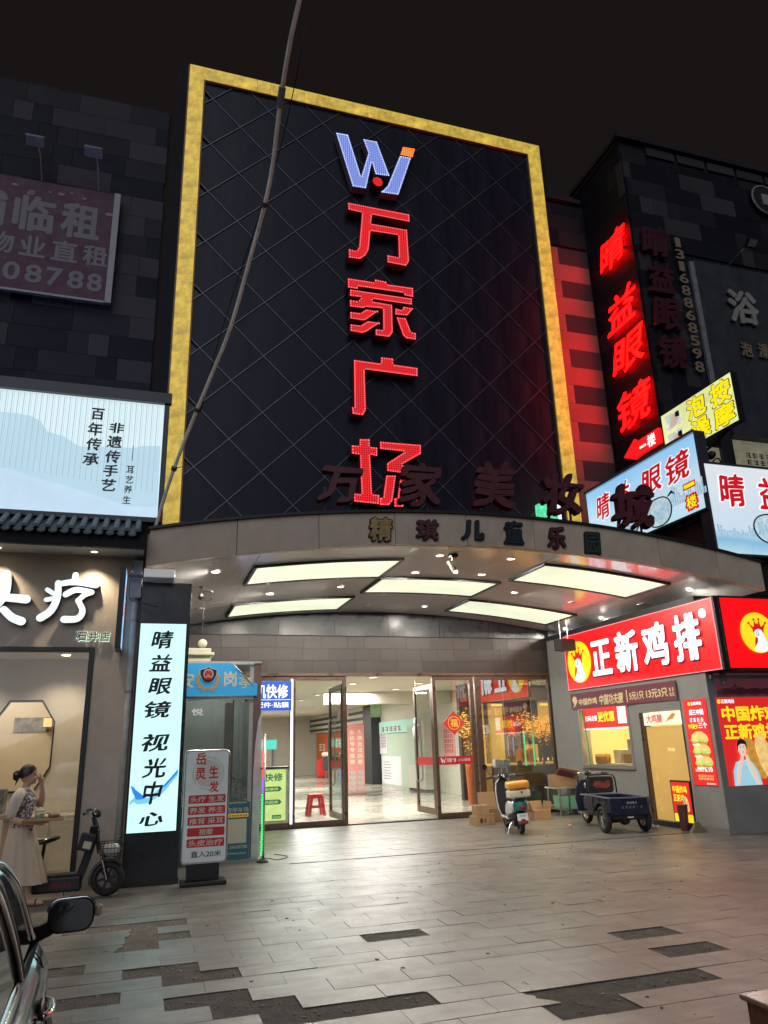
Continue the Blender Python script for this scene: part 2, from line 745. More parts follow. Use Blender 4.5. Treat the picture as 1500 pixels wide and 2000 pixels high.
MB().box(-0.2, 11.45, 17.02, 17.4, 3.3, 20.4).build('wall', 'wall_dark', mall)
MB().box(-0.25, 2.38, 16.9, 17.3, 0, 3.3).build('wall', 'wall_dark', mall)


def clip(poly, x0, x1, y0, y1):
    for ax, lim, sg in ((0, x0, 1), (0, x1, -1), (1, y0, 1), (1, y1, -1)):
        out = []
        for i in range(len(poly)):
            a, b = poly[i], poly[(i + 1) % len(poly)]
            ia, ib = (a[ax] - lim) * sg >= 0, (b[ax] - lim) * sg >= 0
            if ia:
                out.append(a)
            if ia != ib:
                t = (lim - a[ax]) / (b[ax] - a[ax])
                out.append((a[0] + (b[0] - a[0]) * t, a[1] + (b[1] - a[1]) * t))
        poly = out
        if len(poly) < 3:
            return []
    return poly


CL = MB().box(0.5, 10.75, 16.98, 17.02, 5.0, 19.76).build('cladding', 'black_trim', mall)
PF = PY(16.94)
hd = 0.795
for i in range(-2, 14):
    for j in range(-8, 14):
        if (i + j) % 2:
            continue
        cx, cz = 2.36 + hd * i, 10.44 + hd * j
        cz += 0
        q = hd - 0.022
        pg = clip([(cx - q, cz), (cx, cz - q), (cx + q, cz), (cx, cz + q)], 0.52, 10.72, 5.0, 19.74)
        if pg:
            MB().prism(pg, PF, -0.03, 0.02).build('cladding_panel', 'clad_dark', CL)
PT = PY(16.90)
for s in (1, -1):
    for k in range(-16, 34, 1):
        # lines x*s - z = const through the panel edges
        c0 = (2.36 + hd) * s - 10.44 + k * 2 * hd
        pts = []
        for t in range(0, 201):
            x = 0.52 + (10.72 - 0.52) * t / 200
            z = x * s - c0
            if 5.0 <= z <= 19.74:
                pts.append((x, z))
        if len(pts) < 8:
            continue
        a, b = Vector(pts[0]), Vector(pts[-1])
        d = (b - a).normalized()
        nrm = Vector((-d.y, d.x)) * 0.011
        MB().prism([tuple(a - nrm), tuple(b - nrm), tuple(b + nrm), tuple(a + nrm)], PT, -0.03, 0.008 + 0.003 * s).build('trim_strip', 'trim_alu', CL)
# gold frame: lit panels with joints, mitred at the top corners
fr = MB().box(0.06, 0.54, 16.84, 16.97, 4.9, 20.18)
fr.box(10.70, 11.19, 16.84, 16.97, 4.9, 20.18)
fr.box(0.54, 10.70, 16.84, 16.97, 19.72, 20.18)
FR = fr.build('gold_frame', 'gold_return', mall)
PG = PY(16.8)
zb = [5.0, 6.62, 8.75, 11.0, 13.2, 15.45, 17.65]
for a, b in zip(zb, zb[1:] + [None]):
    if b is None:
        MB().prism([(0.10, a + .008), (0.50, a + .008), (0.50, 19.75), (0.10, 20.15)], PG, -0.04, 0.0).build('frame_panel', 'gold_lit', FR)
        MB().prism([(10.74, a + .008), (11.15, a + .008), (11.15, 20.15), (10.74, 19.75)], PG, -0.04, 0.0).build('frame_panel', 'gold_lit', FR)
    else:
        MB().rect(PG, 0.10, 0.50, a + .008, b - .008, -0.04, 0.0).build('frame_panel', 'gold_lit', FR)
        MB().rect(PG, 10.74, 11.15, a + .008, b - .008, -0.04, 0.0).build('frame_panel', 'gold_lit', FR)
xb = [0.5, 2.0, 2.38, 3.4, 5.35, 7.25, 7.8, 9.4, 10.74]
for i, (a, b) in enumerate(zip(xb, xb[1:])):
    lo = [(a + .006, 19.75), (b - .006, 19.75), (b - .006, 20.15), (a + .006, 20.15)]
    if i == 0:
        lo[3] = (0.11, 20.15)
    if i == len(xb) - 2:
        lo[2] = (11.14, 20.15)
    MB().prism(lo, PG, -0.04, 0.0).build('frame_panel', 'gold_lit', FR)


# ---------------------------------------------------------------- canopy
def zs(x):
    return 4.66 - 0.55 * ((x - 5.28) / 5.36) ** 2


cano = thing('entrance_canopy', 'wide arched entrance canopy with taupe fascia and lit ceiling panels', 'canopy', (5.28, 13.6, 4.1))
fx = [-0.08 + 1.221 * i for i in range(9)]
for a, b in zip(fx, fx[1:] + [10.66]):
    if b - a < 0.1:
        continue
    n = 5
    xs = [a + .004 + (b - a - .008) * i / n for i in range(n + 1)]
    pg = [(x, zs(x)) for x in xs] + [(x, zs(x) + 0.52) for x in xs[::-1]]
    MB().prism(pg, PY(10.5), -0.12, 0.0).build('fascia_panel', 'taupe', cano, bevel=0.004)
n = 28
xs = [-0.1 + 10.78 * i / n for i in range(n + 1)]
mb = MB()
mb.prism([(x, zs(x) + 0.521) for x in xs] + [(x, zs(x) + 0.56) for x in xs[::-1]], PY(10.5), -0.16, 0.05)
mb.build('edge_trim', 'dark_metal', cano)
mb = MB()
mb.loft([[Vector((x, y, zs(x) + h)) for x, h in [(x, 0.30) for x in xs] + [(x, 0.50) for x in xs[::-1]]] for y in (10.64, 16.8)])
mb.build('roof_slab', 'dark_metal', cano)
MB().box(-0.10, 0.0, 10.62, 16.7, 4.12, 4.6).build('side_fascia', 'taupe', cano)
sxb = [-0.08, 1.5, 4.05, 6.57, 9.25, 10.64]
syb = [10.62, 12.74, 14.42, 16.78]
for a, b in zip(sxb, sxb[1:]):
    for c, d in zip(syb, syb[1:]):
        k = 6
        xx = [a + .004 + (b - a - .008) * i / k for i in range(k + 1)]
        MB().loft([[Vector((x, y, zs(x) + h)) for x, h in [(x, 0.0) for x in xx] + [(x, 0.04) for x in xx[::-1]]] for y in (c + .004, d - .004)]).build('soffit_panel', 'white_soffit', cano)
MB().box(-0.12, 0.3, 10.56, 10.9, 3.96, 4.09).build('corner_cap', 'white_soffit', cano, bevel=0.01)
E('panel_lit', (0.83, 0.88, 0.64), 1.05, noise=0.16, ns=0.9)
for x0, x1, y0, y1 in ((1.52, 4.03, 11.38, 12.80), (4.07, 6.55, 12.86, 14.28), (1.56, 4.08, 14.72, 16.22), (6.59, 9.22, 11.24, 12.64), (6.62, 9.30, 14.62, 16.04)):
    k = 10
    def strip(a, b, c, d, h0, h1):
        xx = [a + (b - a) * i / k for i in range(k + 1)]
        return [[Vector((x, y, zs(x) + h)) for x, h in [(x, h0) for x in xx] + [(x, h1) for x in xx[::-1]]] for y in (c, d)]
    lp = MB().loft(strip(x0 + .05, x1 - .05, y0 + .05, y1 - .05, -0.022, -0.012)).build('light_panel', 'panel_lit', cano)
    t = MB()
    t.loft(strip(x0, x1, y0, y0 + .05, -0.045, -0.003))
    t.loft(strip(x0, x1, y1 - .05, y1, -0.045, -0.003))
    t.loft(strip(x0, x0 + .05, y0 + .051, y1 - .051, -0.045, -0.003))
    t.loft(strip(x1 - .05, x1, y0 + .051, y1 - .051, -0.045, -0.003))
    t.build('panel_frame', 'black_trim', lp)
E('bulb_warm', (1.0, 0.88, 0.60), 9.0)
M('bulb_off', (0.5, 0.48, 0.45), 0.4)
on = [(0.93, 11.5), (2.17, 13.98), (3.5, 13.68), (4.6, 12.45), (4.58, 11.17), (6.02, 15.75), (5.91, 11.17), (5.92, 12.42), (7.23, 13.63), (9.73, 11.37), (9.87, 14.52), (9.89, 16.12)]
off = [(0.95, 13.11), (0.94, 14.79), (4.64, 14.54), (5.99, 14.51), (4.68, 15.83), (8.64, 13.75), (9.76, 12.91)]
for i, (x, y) in enumerate(on + off):
    z = zs(x)
    d = MB().lathe([(0.085, -0.002), (0.085, -0.014), (0.066, -0.016), (0.060, -0.004)], (x, y, z), seg=20, cap=False).build('downlight', 'white_soffit', cano, smooth=True)
    lens = MB().lathe([(0.001, -0.0075), (0.060, -0.0075)], (x, y, z), seg=20, cap=False)
    lens.build('lens', 'bulb_warm' if i < len(on) else 'bulb_off', d)
    if i < len(on):
        spot('downlight_lamp', (x, y, z - 0.03), 145 if y < 15.4 else 45, (1.0, 0.93, 0.82), size=R(180), blend=0.0, parent=d, rad=0.06)

# ---------------------------------------------------------------- lintel over the doors
lin = thing('lintel_wall', 'brown stone band and dark arched panels above the glass doors', 'wall', (5.5, 16.8, 3.2))
MB().box(0.3, 10.4, 16.86, 17.0, 3.22, 4.7).build('backing', 'wall_dark', lin)
PLn = PY(16.84)
x = 0.5
rows = [(3.24, 3.52), (3.524, 3.80), (3.804, 4.08)]
for r, (a, b) in enumerate(rows):
    x = 0.5 - 0.2 * r
    while x < 10.2:
        w = random.choice((0.62, 0.62, 0.62, 0.42))
        MB().rect(PLn, x, min(x + w - .003, 10.3), a, b, -0.015, random.choice((0.0, 0.0, 0.004))).build('stone_tile', 'brown_stone', lin)
        x += w
x = 0.2
while x < 10.2:
    x2 = min(x + 1.32, 10.35)
    pg = [(x, 4.10), (x2 - .008, 4.10)] + [(xx, zs(xx) - .003) for xx in [x2 - .008 - (x2 - x - .008) * i / 4 for i in range(5)]]
    MB().prism(pg, PLn, -0.015, 0.0).build('arch_panel', 'slate_panel', lin)
    x = x2
MB().box(0.4, 10.3, 16.70, 16.86, 3.16, 3.232).build('door_header', 'bronze', lin, bevel=0.006)

# ================================================================ LED characters on the facade
def ledmat(name, col, bg_, es):
    m = bpy.data.materials.new(name)
    m.use_nodes = True
    n = m.node_tree.nodes
    l = m.node_tree.links
    b = n['Principled BSDF']
    b.inputs['Base Color'].default_value = (*[c * 0.3 for c in col], 1)
    b.inputs['Roughness'].default_value = 0.5
    geo = n.new('ShaderNodeNewGeometry')
    sp = n.new('ShaderNodeSeparateXYZ')
    l.new(geo.outputs['Position'], sp.inputs[0])
    def wave(o):
        a = n.new('ShaderNodeMath')
        a.operation = 'MULTIPLY'
        a.inputs[1].default_value = 2 * math.pi / 0.060
        l.new(o, a.inputs[0])
        c = n.new('ShaderNodeMath')
        c.operation = 'SINE'
        l.new(a.outputs[0], c.inputs[0])
        return c.outputs[0]
    ad = n.new('ShaderNodeMath')
    ad.operation = 'ADD'
    l.new(wave(sp.outputs[0]), ad.inputs[0])
    l.new(wave(sp.outputs[2]), ad.inputs[1])
    r = n.new('ShaderNodeMapRange')
    r.inputs[1].default_value = -1.4
    r.inputs[2].default_value = 1.6
    l.new(ad.outputs[0], r.inputs[0])
    mx = n.new('ShaderNodeMixRGB')
    mx.inputs[1].default_value = (*bg_, 1)
    mx.inputs[2].default_value = (*col, 1)
    l.new(r.outputs[0], mx.inputs[0])
    l.new(mx.outputs[0], b.inputs['Emission Color'])
    b.inputs['Emission Strength'].default_value = es
    MATS[name] = m


ledmat('led_red', (1.0, 0.020, 0.024), (0.22, 0.0, 0.002), 1.1)
ledmat('led_blue', (0.34, 0.46, 1.0), (0.05, 0.09, 0.42), 0.95)
ledmat('led_orange', (1.0, 0.30, 0.05), (0.8, 0.03, 0.0), 1.5)
E('led_edge_red', (1.0, 0.22, 0.27), 1.0)
E('led_edge_blue', (0.75, 0.82, 1.0), 1.0)
M('letter_return_red', (0.20, 0.012, 0.016), 0.4)
M('letter_return_blue', (0.22, 0.12, 0.12), 0.4)
PLd = PY(16.6)


def led(root, polys, face, edge, ret):
    for pg in polys:
        a = sum(pg[i][0] * pg[(i + 1) % len(pg)][1] - pg[(i + 1) % len(pg)][0] * pg[i][1] for i in range(len(pg)))
        if a < 0:
            pg = pg[::-1]
        n = len(pg)
        s = MB().prism(pg, PLd, -0.26, -0.004).build('letter_body', ret, root)
        f = MB()
        f.add([PLd(x, y, 0) for x, y in pg], [tuple(range(n))])
        f.build('led_face', face, root)
        rb = MB()
        for i in range(n):
            p, q = Vector(pg[i]), Vector(pg[(i + 1) % n])
            L = (q - p).length
            d = (q - p) / L
            nr = Vector((-d.y, d.x))
            k = max(1, int(L / 0.060))
            for j in range(k):
                c = p + d * (L * (j + 0.5) / k) + nr * 0.024
                rb.rect(PLd, c.x - .014, c.x + .014, c.y - .014, c.y + .014, 0.001, 0.006)
        e = rb.build('led_border', edge, root)
        e['kind'] = 'stuff'


W1 = [(4.27, 18.65), (4.63, 18.67), (5.0, 17.25), (5.24, 18.16), (5.09, 18.63), (5.51, 18.65), (5.87, 17.49), (5.44, 17.45), (5.34, 17.87), (5.14, 16.88), (4.74, 16.86)]
W2 = [(6.22, 18.31), (6.57, 18.32), (6.12, 16.88), (5.59, 16.85), (5.8, 17.12)]
WC = [(6.33, 18.67), (6.71, 18.69), (6.62, 18.36), (6.24, 18.36)]
WD = [(5.5 + .15 * math.cos(t), 17.2 + .16 * math.sin(t)) for t in [2 * math.pi * k / 18 for k in range(18)]]
WAN = [(4.59, 16.26), (6.43, 16.26), (6.43, 16.0), (5.3, 16.01), (5.26, 15.69), (6.34, 15.71), (6.36, 14.66), (6.26, 14.48), (5.71, 14.49), (5.71, 14.73), (6.05, 14.72), (6.06, 15.47), (5.24, 15.44), (5.17, 14.8), (5.07, 14.59), (4.92, 14.45), (4.59, 14.43), (4.59, 14.71), (4.81, 14.69), (4.89, 14.84), (5.0, 16.01), (4.6, 16.03)]
J = [[(4.55, 13.76), (5.32, 13.77), (5.32, 13.87), (5.66, 13.85), (5.66, 13.77), (6.44, 13.79), (6.43, 13.49), (6.17, 13.51), (6.15, 13.58), (4.83, 13.56), (4.83, 13.47), (4.55, 13.47)],
     [(4.61, 13.42), (6.39, 13.44), (6.38, 13.24), (5.27, 13.23), (5.21, 13.15), (5.8, 13.14), (5.79, 12.28), (5.68, 12.12), (5.3, 12.12), (5.3, 12.3), (5.52, 12.31), (5.53, 12.98), (5.05, 12.95), (4.98, 12.9), (4.6, 12.89), (4.59, 13.09), (4.83, 13.09), (4.93, 13.23), (4.6, 13.22)],
     [(4.6, 12.72), (4.89, 12.73), (5.05, 12.87), (5.41, 12.87), (5.29, 12.78), (5.03, 12.54), (4.94, 12.51), (4.6, 12.52)],
     [(4.6, 12.34), (4.89, 12.35), (5.1, 12.52), (5.44, 12.51), (5.28, 12.39), (5.04, 12.18), (4.93, 12.13), (4.6, 12.14)],
     [(5.89, 13.04), (6.08, 13.02), (6.13, 13.14), (6.42, 13.13), (6.23, 12.87), (5.88, 12.85)],
     [(5.91, 12.77), (6.18, 12.78), (6.32, 12.37), (6.46, 12.36), (6.45, 12.15), (6.17, 12.15), (6.08, 12.23)]]
GU = [(4.68, 11.29), (5.42, 11.28), (5.43, 11.47), (5.77, 11.48), (5.77, 11.3), (6.46, 11.29), (6.45, 11.04), (4.97, 11.05), (4.98, 9.89), (4.9, 9.72), (4.62, 9.73), (4.6, 9.92), (4.67, 9.90)]
CH = [[(4.79, 9.05), (5.06, 9.07), (5.06, 8.86), (5.26, 8.86), (5.25, 8.62), (5.06, 8.65), (5.09, 7.59), (5.28, 7.58), (5.26, 7.34), (4.62, 7.36), (4.61, 7.58), (4.81, 7.57), (4.79, 8.62), (4.58, 8.63), (4.58, 8.86), (4.78, 8.86)],
      [(5.33, 9.03), (6.45, 9.05), (6.44, 8.8), (5.89, 8.44), (6.53, 8.43), (6.35, 7.48), (6.23, 7.43), (6.07, 7.43), (6.09, 7.63), (6.16, 7.66), (6.27, 8.21), (5.5, 8.24), (5.5, 8.45), (6.0, 8.82), (5.33, 8.83)],
      [(5.47, 8.12), (5.73, 8.14), (5.62, 7.46), (5.52, 7.33), (5.28, 7.32), (5.28, 7.51), (5.37, 7.52)],
      [(5.85, 8.13), (6.1, 8.14), (5.96, 7.51), (5.89, 7.31), (5.66, 7.3), (5.66, 7.53), (5.75, 7.53)]]
t = thing('led_emblem', 'blue LED W emblem with orange tip and red dot topping the facade', 'emblem', (5.5, 16.8, 16.85))
led(t, [W1, W2], 'led_blue', 'led_edge_blue', 'letter_return_blue')
led(t, [WC], 'led_orange', 'led_orange', 'letter_return_red')
led(t, [WD], 'led_red', 'led_red', 'letter_return_red')
for nm, pg, z, lab in (('wan', [WAN], 14.4, 'red LED character directly under the blue W emblem'), ('jia', J, 12.1, 'red LED character second below the emblem, with many strokes'),
                       ('guang', [GU], 9.7, 'red LED character third below the emblem, open hook shape'), ('chang', CH, 7.3, 'lowest red LED character, partly behind dark rooftop lettering')):
    t = thing('led_character', lab, 'sign letter', (5.5, 16.8, z), 'red LED characters down the facade')
    led(t, pg, 'led_red', 'led_edge_red', 'letter_return_red')

# ---------------------------------------------------------------- dark characters standing on the canopy
M('maroon_face', (0.105, 0.022, 0.032), 0.45, noise=0.2)
M('red_return', (0.34, 0.035, 0.04), 0.4)
M('rust_post', (0.07, 0.055, 0.05), 0.6)
RL = [('万', (2.33, 3.09, 5.24, 5.84), 'first dark red character standing on the canopy, at its left'), ('家', (3.67, 4.43, 5.26, 6.03), 'second dark red character on the canopy, overlapping the lowest LED one'),
      ('美', (4.95, 5.78, 5.34, 6.18), 'third dark red character standing in the middle of the canopy edge'), ('妆', (6.27, 7.12, 5.31, 6.07), 'fourth dark red character on the canopy, before the gold frame foot'),
      ('城', (7.66, 8.56, 5.15, 5.99), 'fifth dark red character on the canopy, before the blue optician sign')]
for ch, (x0, x1, z0, z1), lab in RL:
    zt = zs((x0 + x1) / 2) + 0.52
    t = thing('rooftop_character', lab, 'sign letter', ((x0 + x1) / 2, 10.66, zt), 'dark characters standing on the canopy')
    P = PY(10.62)
    text(ch, P, x0, x1, z0, z1, 0, 'character_face', 'maroon_face', t, nib=(0.048, 0.022, 0.7), thick=0.10, shear=0.14, wob=0.022)
    text(ch, P, x0 + .012, x1 + .012, z0 - .01, z1 - .01, -0.05, 'character_return', 'red_return', t, nib=(0.052, 0.026, 0.7), thick=0.04, shear=0.14, wob=0.022)
    for px in (x0 + 0.22 * (x1 - x0), x0 + 0.72 * (x1 - x0)):
        MB().box(px - .015, px + .015, 10.68, 10.71, zs(px) + 0.45, z0 + 0.5 * (z1 - z0)).build('post', 'rust_post', t)
    MB().bar((x0 + .1, 10.70, zs(x0) + .5), (x0 + .3, 10.70, z0 + .3), .02).build('brace', 'rust_post', t)
# ---------------------------------------------------------------- characters on the fascia
M('gold_face', (0.40, 0.26, 0.10), 0.4, noise=0.25)
M('navy_face', (0.020, 0.030, 0.045), 0.4)
M('teal_face', (0.030, 0.048, 0.052), 0.45)
M('char_back', (0.020, 0.014, 0.012), 0.5)
FL = [('精', (3.13, 3.54, 4.62, 5.04), 'gold_face', 'gold character on the taupe canopy fascia, first of six'), ('琪', (3.91, 4.31, 4.68, 5.05), 'maroon_face', 'faded maroon character second on the canopy fascia'),
      ('儿', (4.68, 5.10, 4.73, 5.09), 'navy_face', 'dark navy two-stroke character on the canopy fascia'), ('童', (5.44, 5.83, 4.70, 5.12), 'navy_face', 'black character fourth on the canopy fascia'),
      ('乐', (6.24, 6.60, 4.66, 5.07), 'maroon_face', 'maroon character fifth on the canopy fascia'), ('园', (6.94, 7.28, 4.60, 5.01), 'teal_face', 'grey teal framed character last on the canopy fascia')]
for ch, (x0, x1, z0, z1), mt, lab in FL:
    t = thing('fascia_character', lab, 'sign letter', ((x0 + x1) / 2, 10.5, z0), 'small characters along the canopy fascia')
    P = PY(10.5)
    text(ch, P, x0, x1, z0, z1, 0.003, 'character_back', 'char_back', t, nib=(0.085, 0.06, 0.7), thick=0.03, shear=0.08, wob=0.012)
    text(ch, P, x0 + .02, x1 - .025, z0 + .02, z1 - .02, 0.037, 'character_face', mt, t, nib=(0.042, 0.02, 0.7), thick=0.012, shear=0.08, wob=0.012)

# ================================================================ entrance glazing
glass('pane_clear', (0.93, 0.96, 0.95), 0.03)
glass('pane_mirror', (0.84, 0.86, 0.84), 0.26)
gz = thing('entrance_glazing', 'bronze framed shopfront glazing with open middle doorway under the lintel', 'glazing', (6.0, 16.8, 0))
for x0, x1 in ((2.40, 2.46), (3.10, 3.17), (3.175, 3.22), (7.46, 7.56), (7.60, 7.74), (9.60, 9.72)):
    MB().box(x0, x1, 16.74, 16.84, 0.0, 3.16).build('post', 'bronze', gz, bevel=0.005)
MB().box(4.32, 4.40, 16.74, 16.84, 0.0, 3.16).build('post', 'bronze', gz, bevel=0.005)
MB().box(6.50, 6.58, 16.74, 16.84, 0.0, 3.16).build('post', 'bronze', gz, bevel=0.005)
for x0, x1 in ((2.46, 3.10), (6.58, 7.46), (7.74, 9.60), (3.22, 4.32)):
    MB().box(x0, x1, 16.76, 16.83, 0.012, 0.11).build('bottom_rail', 'bronze', gz, bevel=0.004)
    MB().box(x0, x1, 16.75, 16.83, 3.07, 3.158).build('top_rail', 'bronze', gz, bevel=0.004)
    MB().box(x0, x1, 16.79, 16.80, 0.11, 3.07).build('pane', 'pane_mirror' if x0 > 7 else 'pane_clear', gz)
M('threshold_stone', (0.02, 0.02, 0.02), 0.35)
MB().box(2.4, 9.7, 16.69, 16.90, -0.01, 0.012).build('threshold', 'threshold_stone', gz)
gd = None
for xh, sgn, lab in ((4.345, 1, 'framed glass door leaf swung inward beside the red stool'), (6.55, -1, 'framed glass door leaf swung inward beside the red lucky diamond')):
    t = thing('glass_door', lab, 'door', (xh, 16.9, 0), 'open entrance door leaves')
    xf = xh + 0.05 * sgn
    for a, b, c, d in ((16.92, 17.02, 0.06, 3.0), (18.10, 18.20, 0.06, 3.0)):
        MB().box(xh - .025, xh + .025, a, b, c, d).build('stile', 'bronze', t, bevel=0.004)
    MB().box(xh - .025, xh + .025, 17.02, 18.10, 0.06, 0.20).build('rail', 'bronze', t, bevel=0.004)
    MB().box(xh - .025, xh + .025, 17.02, 18.10, 2.88, 3.0).build('rail', 'bronze', t, bevel=0.004)
    MB().box(xh - .005, xh + .005, 17.02, 18.10, 0.20, 2.88).build('pane', 'pane_clear', t)
    for s in (-1, 1):
        MB().tube([(xh + s * .03, 18.0, .75), (xh + s * .075, 18.0, .8), (xh + s * .075, 18.0, 2.2), (xh + s * .03, 18.0, 2.25)], 0.018, 8).build('pull_handle', 'steel', t, smooth=True)
    E('sticker_red', (0.62, 0.03, 0.035), 0.25)
    MB().box(xh - .0085, xh - .0065, 17.02, 18.10, 1.14, 1.32).build('sticker_band', 'sticker_red', t)
E('print_white', (0.85, 0.85, 0.85), 0.3)
P = PY(16.79)
t = thing('glass_sticker', 'red caution band with white lettering stuck across the fixed glass pane', 'sticker', (7.0, 16.785, 1.15))
MB().rect(P, 6.585, 7.455, 1.15, 1.33, 0.002, 0.004).build('band', 'sticker_red', t)
MB().prism([(6.64, 1.30), (6.67, 1.30), (6.70, 1.22), (6.72, 1.28), (6.74, 1.22), (6.78, 1.30), (6.76, 1.30), (6.745, 1.19), (6.725, 1.19), (6.71, 1.24), (6.69, 1.19), (6.67, 1.19)], P, 0.0045, 0.006).build('emblem', 'print_white', t)
text('万家广场', P, 6.79, 7.02, 1.20, 1.29, 0.005, 'lettering', 'print_white', t, bold=0.02)
text('小心玻璃', P, 7.08, 7.38, 1.21, 1.28, 0.005, 'lettering', 'print_white', t)
t = thing('lucky_diamond', 'red and gold New Year diamond hung on the fixed glass pane', 'decoration', (7.02, 16.785, 1.8))
M('lucky_red', (0.55, 0.035, 0.03), 0.5, emit=(0.55, 0.03, 0.02), es=0.22)
M('lucky_gold', (0.85, 0.50, 0.08), 0.35, metal=0.3, emit=(0.8, 0.4, 0.05), es=0.3)
MB().prism([(6.74, 2.075), (7.02, 1.80), (7.30, 2.075), (7.02, 2.35)], P, 0.004, 0.012).build('card', 'lucky_red', t)
ring = lambda r, n=26: [(7.02 + r * math.cos(2 * math.pi * k / n), 2.075 + r * math.sin(2 * math.pi * k / n)) for k in range(n)]
MB().prism(ring(0.155), P, 0.0125, 0.016).build('medallion', 'lucky_gold', t)
MB().prism(ring(0.138), P, 0.0165, 0.019).build('medallion_ground', 'lucky_red', t)
text('福', P, 6.925, 7.115, 1.98, 2.17, 0.0195, 'character', 'lucky_gold', t, bold=0.03)

# ================================================================ mall interior
M('floor_polished', (0.44, 0.41, 0.35), 0.16, noise=0.10, ns=0.8)
M('ceiling_white', (0.66, 0.62, 0.52), 0.7)
M('wall_cream', (0.60, 0.58, 0.50), 0.6, noise=0.05)
M('wall_mint', (0.42, 0.52, 0.42), 0.6)
M('paint_black', (0.02, 0.022, 0.026), 0.45)
XR = 10.0
o = MB().box(-3, 13.4, 16.9, 46, -0.08, 0.0).build('floor', 'floor_polished')
tag(o, 'polished beige floor of the mall hall', 'floor', kind='structure')
o = MB().box(-3, XR + .3, 17.45, 46, 3.32, 3.5).build('ceiling', 'ceiling_white')
tag(o, 'white ceiling of the mall hall', 'ceiling', kind='structure')
wr = MB().box(XR, XR + .3, 21.75, 46, 0, 3.32).build('wall_right', 'wall_cream')
tag(wr, 'right side wall of the mall hall with shopfronts', 'wall', kind='structure')
o = MB().box(-3, XR, 45.7, 46, 0, 3.32).build('wall_back', 'wall_cream')
tag(o, 'far end wall of the mall hall', 'wall', kind='structure')
o = MB().box(-3.2, -3, 16.9, 46, 0, 3.32).build('wall_left', 'wall_cream')
tag(o, 'left side wall of the mall hall', 'wall', kind='structure')
E('ceil_lamp', (1.0, 0.95, 0.82), 5.0)
ROWN = {18.6: 'nearest', 20.6: 'second', 22.8: 'third', 25.2: 'fourth', 28: 'fifth', 31: 'sixth', 34.5: 'seventh', 38: 'farthest'}
def lamp_label(x, y):
    return {3.6: 'left', 5.6: 'middle', 7.6: 'right'}[x] + ' round hall ceiling light in the ' + ROWN[y] + ' row behind the doors'
for yy in (18.6, 20.6, 22.8, 25.2, 28, 31, 34.5, 38):
    for xx in (3.6, 5.6, 7.6):
        t = thing('ceiling_light', lamp_label(xx, yy), 'ceiling light', (xx, yy, 3.3), 'hall ceiling lights behind the doors')
        MB().lathe([(0.16, 0.018), (0.16, -0.012), (0.13, -0.014), (0.12, 0.0)], (xx, yy, 3.3), seg=16, cap=False).build('ring', 'ceiling_white', t)
        MB().lathe([(0.001, -0.004), (0.12, -0.004)], (xx, yy, 3.3), seg=16, cap=False).build('lens', 'ceil_lamp', t)
for yy, pw in ((19.6, 420), (24, 460), (31, 520), (39, 520)):
    d = bpy.data.lights.new('hall_lamp', 'AREA')
    d.energy = pw
    d.size = 3.0
    d.size_y = 0.5
    d.shape = 'RECTANGLE'
    d.color = (1.0, 0.98, 0.92)
    o = bpy.data.objects.new('hall_lamp', d)
    COL.objects.link(o)
    o.location = (5.6, yy, 3.25)
PRW = PX(XR)
# striped bulkhead, hoarding and shopfronts along the right wall (first coordinate = -y)
bk = thing('striped_bulkhead', 'white ceiling bulkhead with black stripes over the orange hoarding', 'bulkhead', (XR, 39, 2.35))
MB().rect(PRW, -45.5, -33.4, 2.38, 3.3, 0.0, 0.35).build('bulkhead', 'wall_cream', bk)
for z in (2.44, 2.72, 3.0):
    MB().rect(PRW, -45.5, -33.4, z, z + .13, 0.352, 0.37).build('stripe', 'paint_black', bk)
M('hoard_orange', (0.60, 0.115, 0.028), 0.5, emit=(0.6, 0.11, 0.02), es=0.12)
M('print_cream', (0.85, 0.78, 0.62), 0.6)
hd_ = thing('hoarding', 'orange printed hoarding along the far right wall of the hall', 'hoarding', (XR, 39, 0))
for a, b in ((-45, -41.4), (-41.2, -36.4)):
    MB().rect(PRW, a, b, 0.02, 2.32, 0.0, 0.06).build('hoarding_panel', 'hoard_orange', hd_)
marks(PRW, -44.4, -42.6, 1.35, 1.9, 0.062, 2, 'print_cream', hd_)
marks(PRW, -40.6, -38.8, 1.5, 2.1, 0.062, 2, 'print_cream', hd_)
marks(PRW, -40.6, -38.8, 0.9, 1.4, 0.062, 2, 'print_cream', hd_)
marks(PRW, -40.8, -37.0, 0.35, 0.75, 0.062, 4, 'print_cream', hd_)
E('shop_white', (0.95, 0.97, 1.0), 1.6)
t = thing('hall_shop_sign', 'small white lit shop sign beside the black column inside', 'sign', (XR, 34.6, 2.0))
MB().rect(PRW, -36.2, -33.6, 1.95, 2.35, 0, 0.15).build('board', 'paint_black', t)
text('CHAMPION', PRW, -36.0, -33.8, 2.04, 2.26, 0.152, 'lettering', 'shop_white', t, bold=.03)
t = thing('shop_window', 'orange tinted inner shop window left of the black column', 'shopfront', (XR, 34.8, 0))
MB().rect(PRW, -36.1, -33.6, 0.0, 1.9, 0.0, 0.04).build('orange_wall', 'hoard_orange', t)
MB().rect(PRW, -36.1, -33.6, 0.05, 1.9, 0.06, 0.07).build('pane', 'pane_mirror', t)
for yy in (-36.1, -34.9, -33.65):
    MB().rect(PRW, yy, yy + .06, 0.0, 1.95, 0.05, 0.1).build('mullion', 'steel', t)
t = thing('column', 'square black column inside the hall behind the doorway', 'column', (XR - .2, 32.9, 0))
MB().box(XR - .45, XR, 32.2, 33.5, 0, 3.3).build('shaft', 'paint_black', t, bevel=0.01)
MB().box(XR - .47, XR, 32.17, 33.53, 0, 0.12).build('base', 'dark_metal', t)
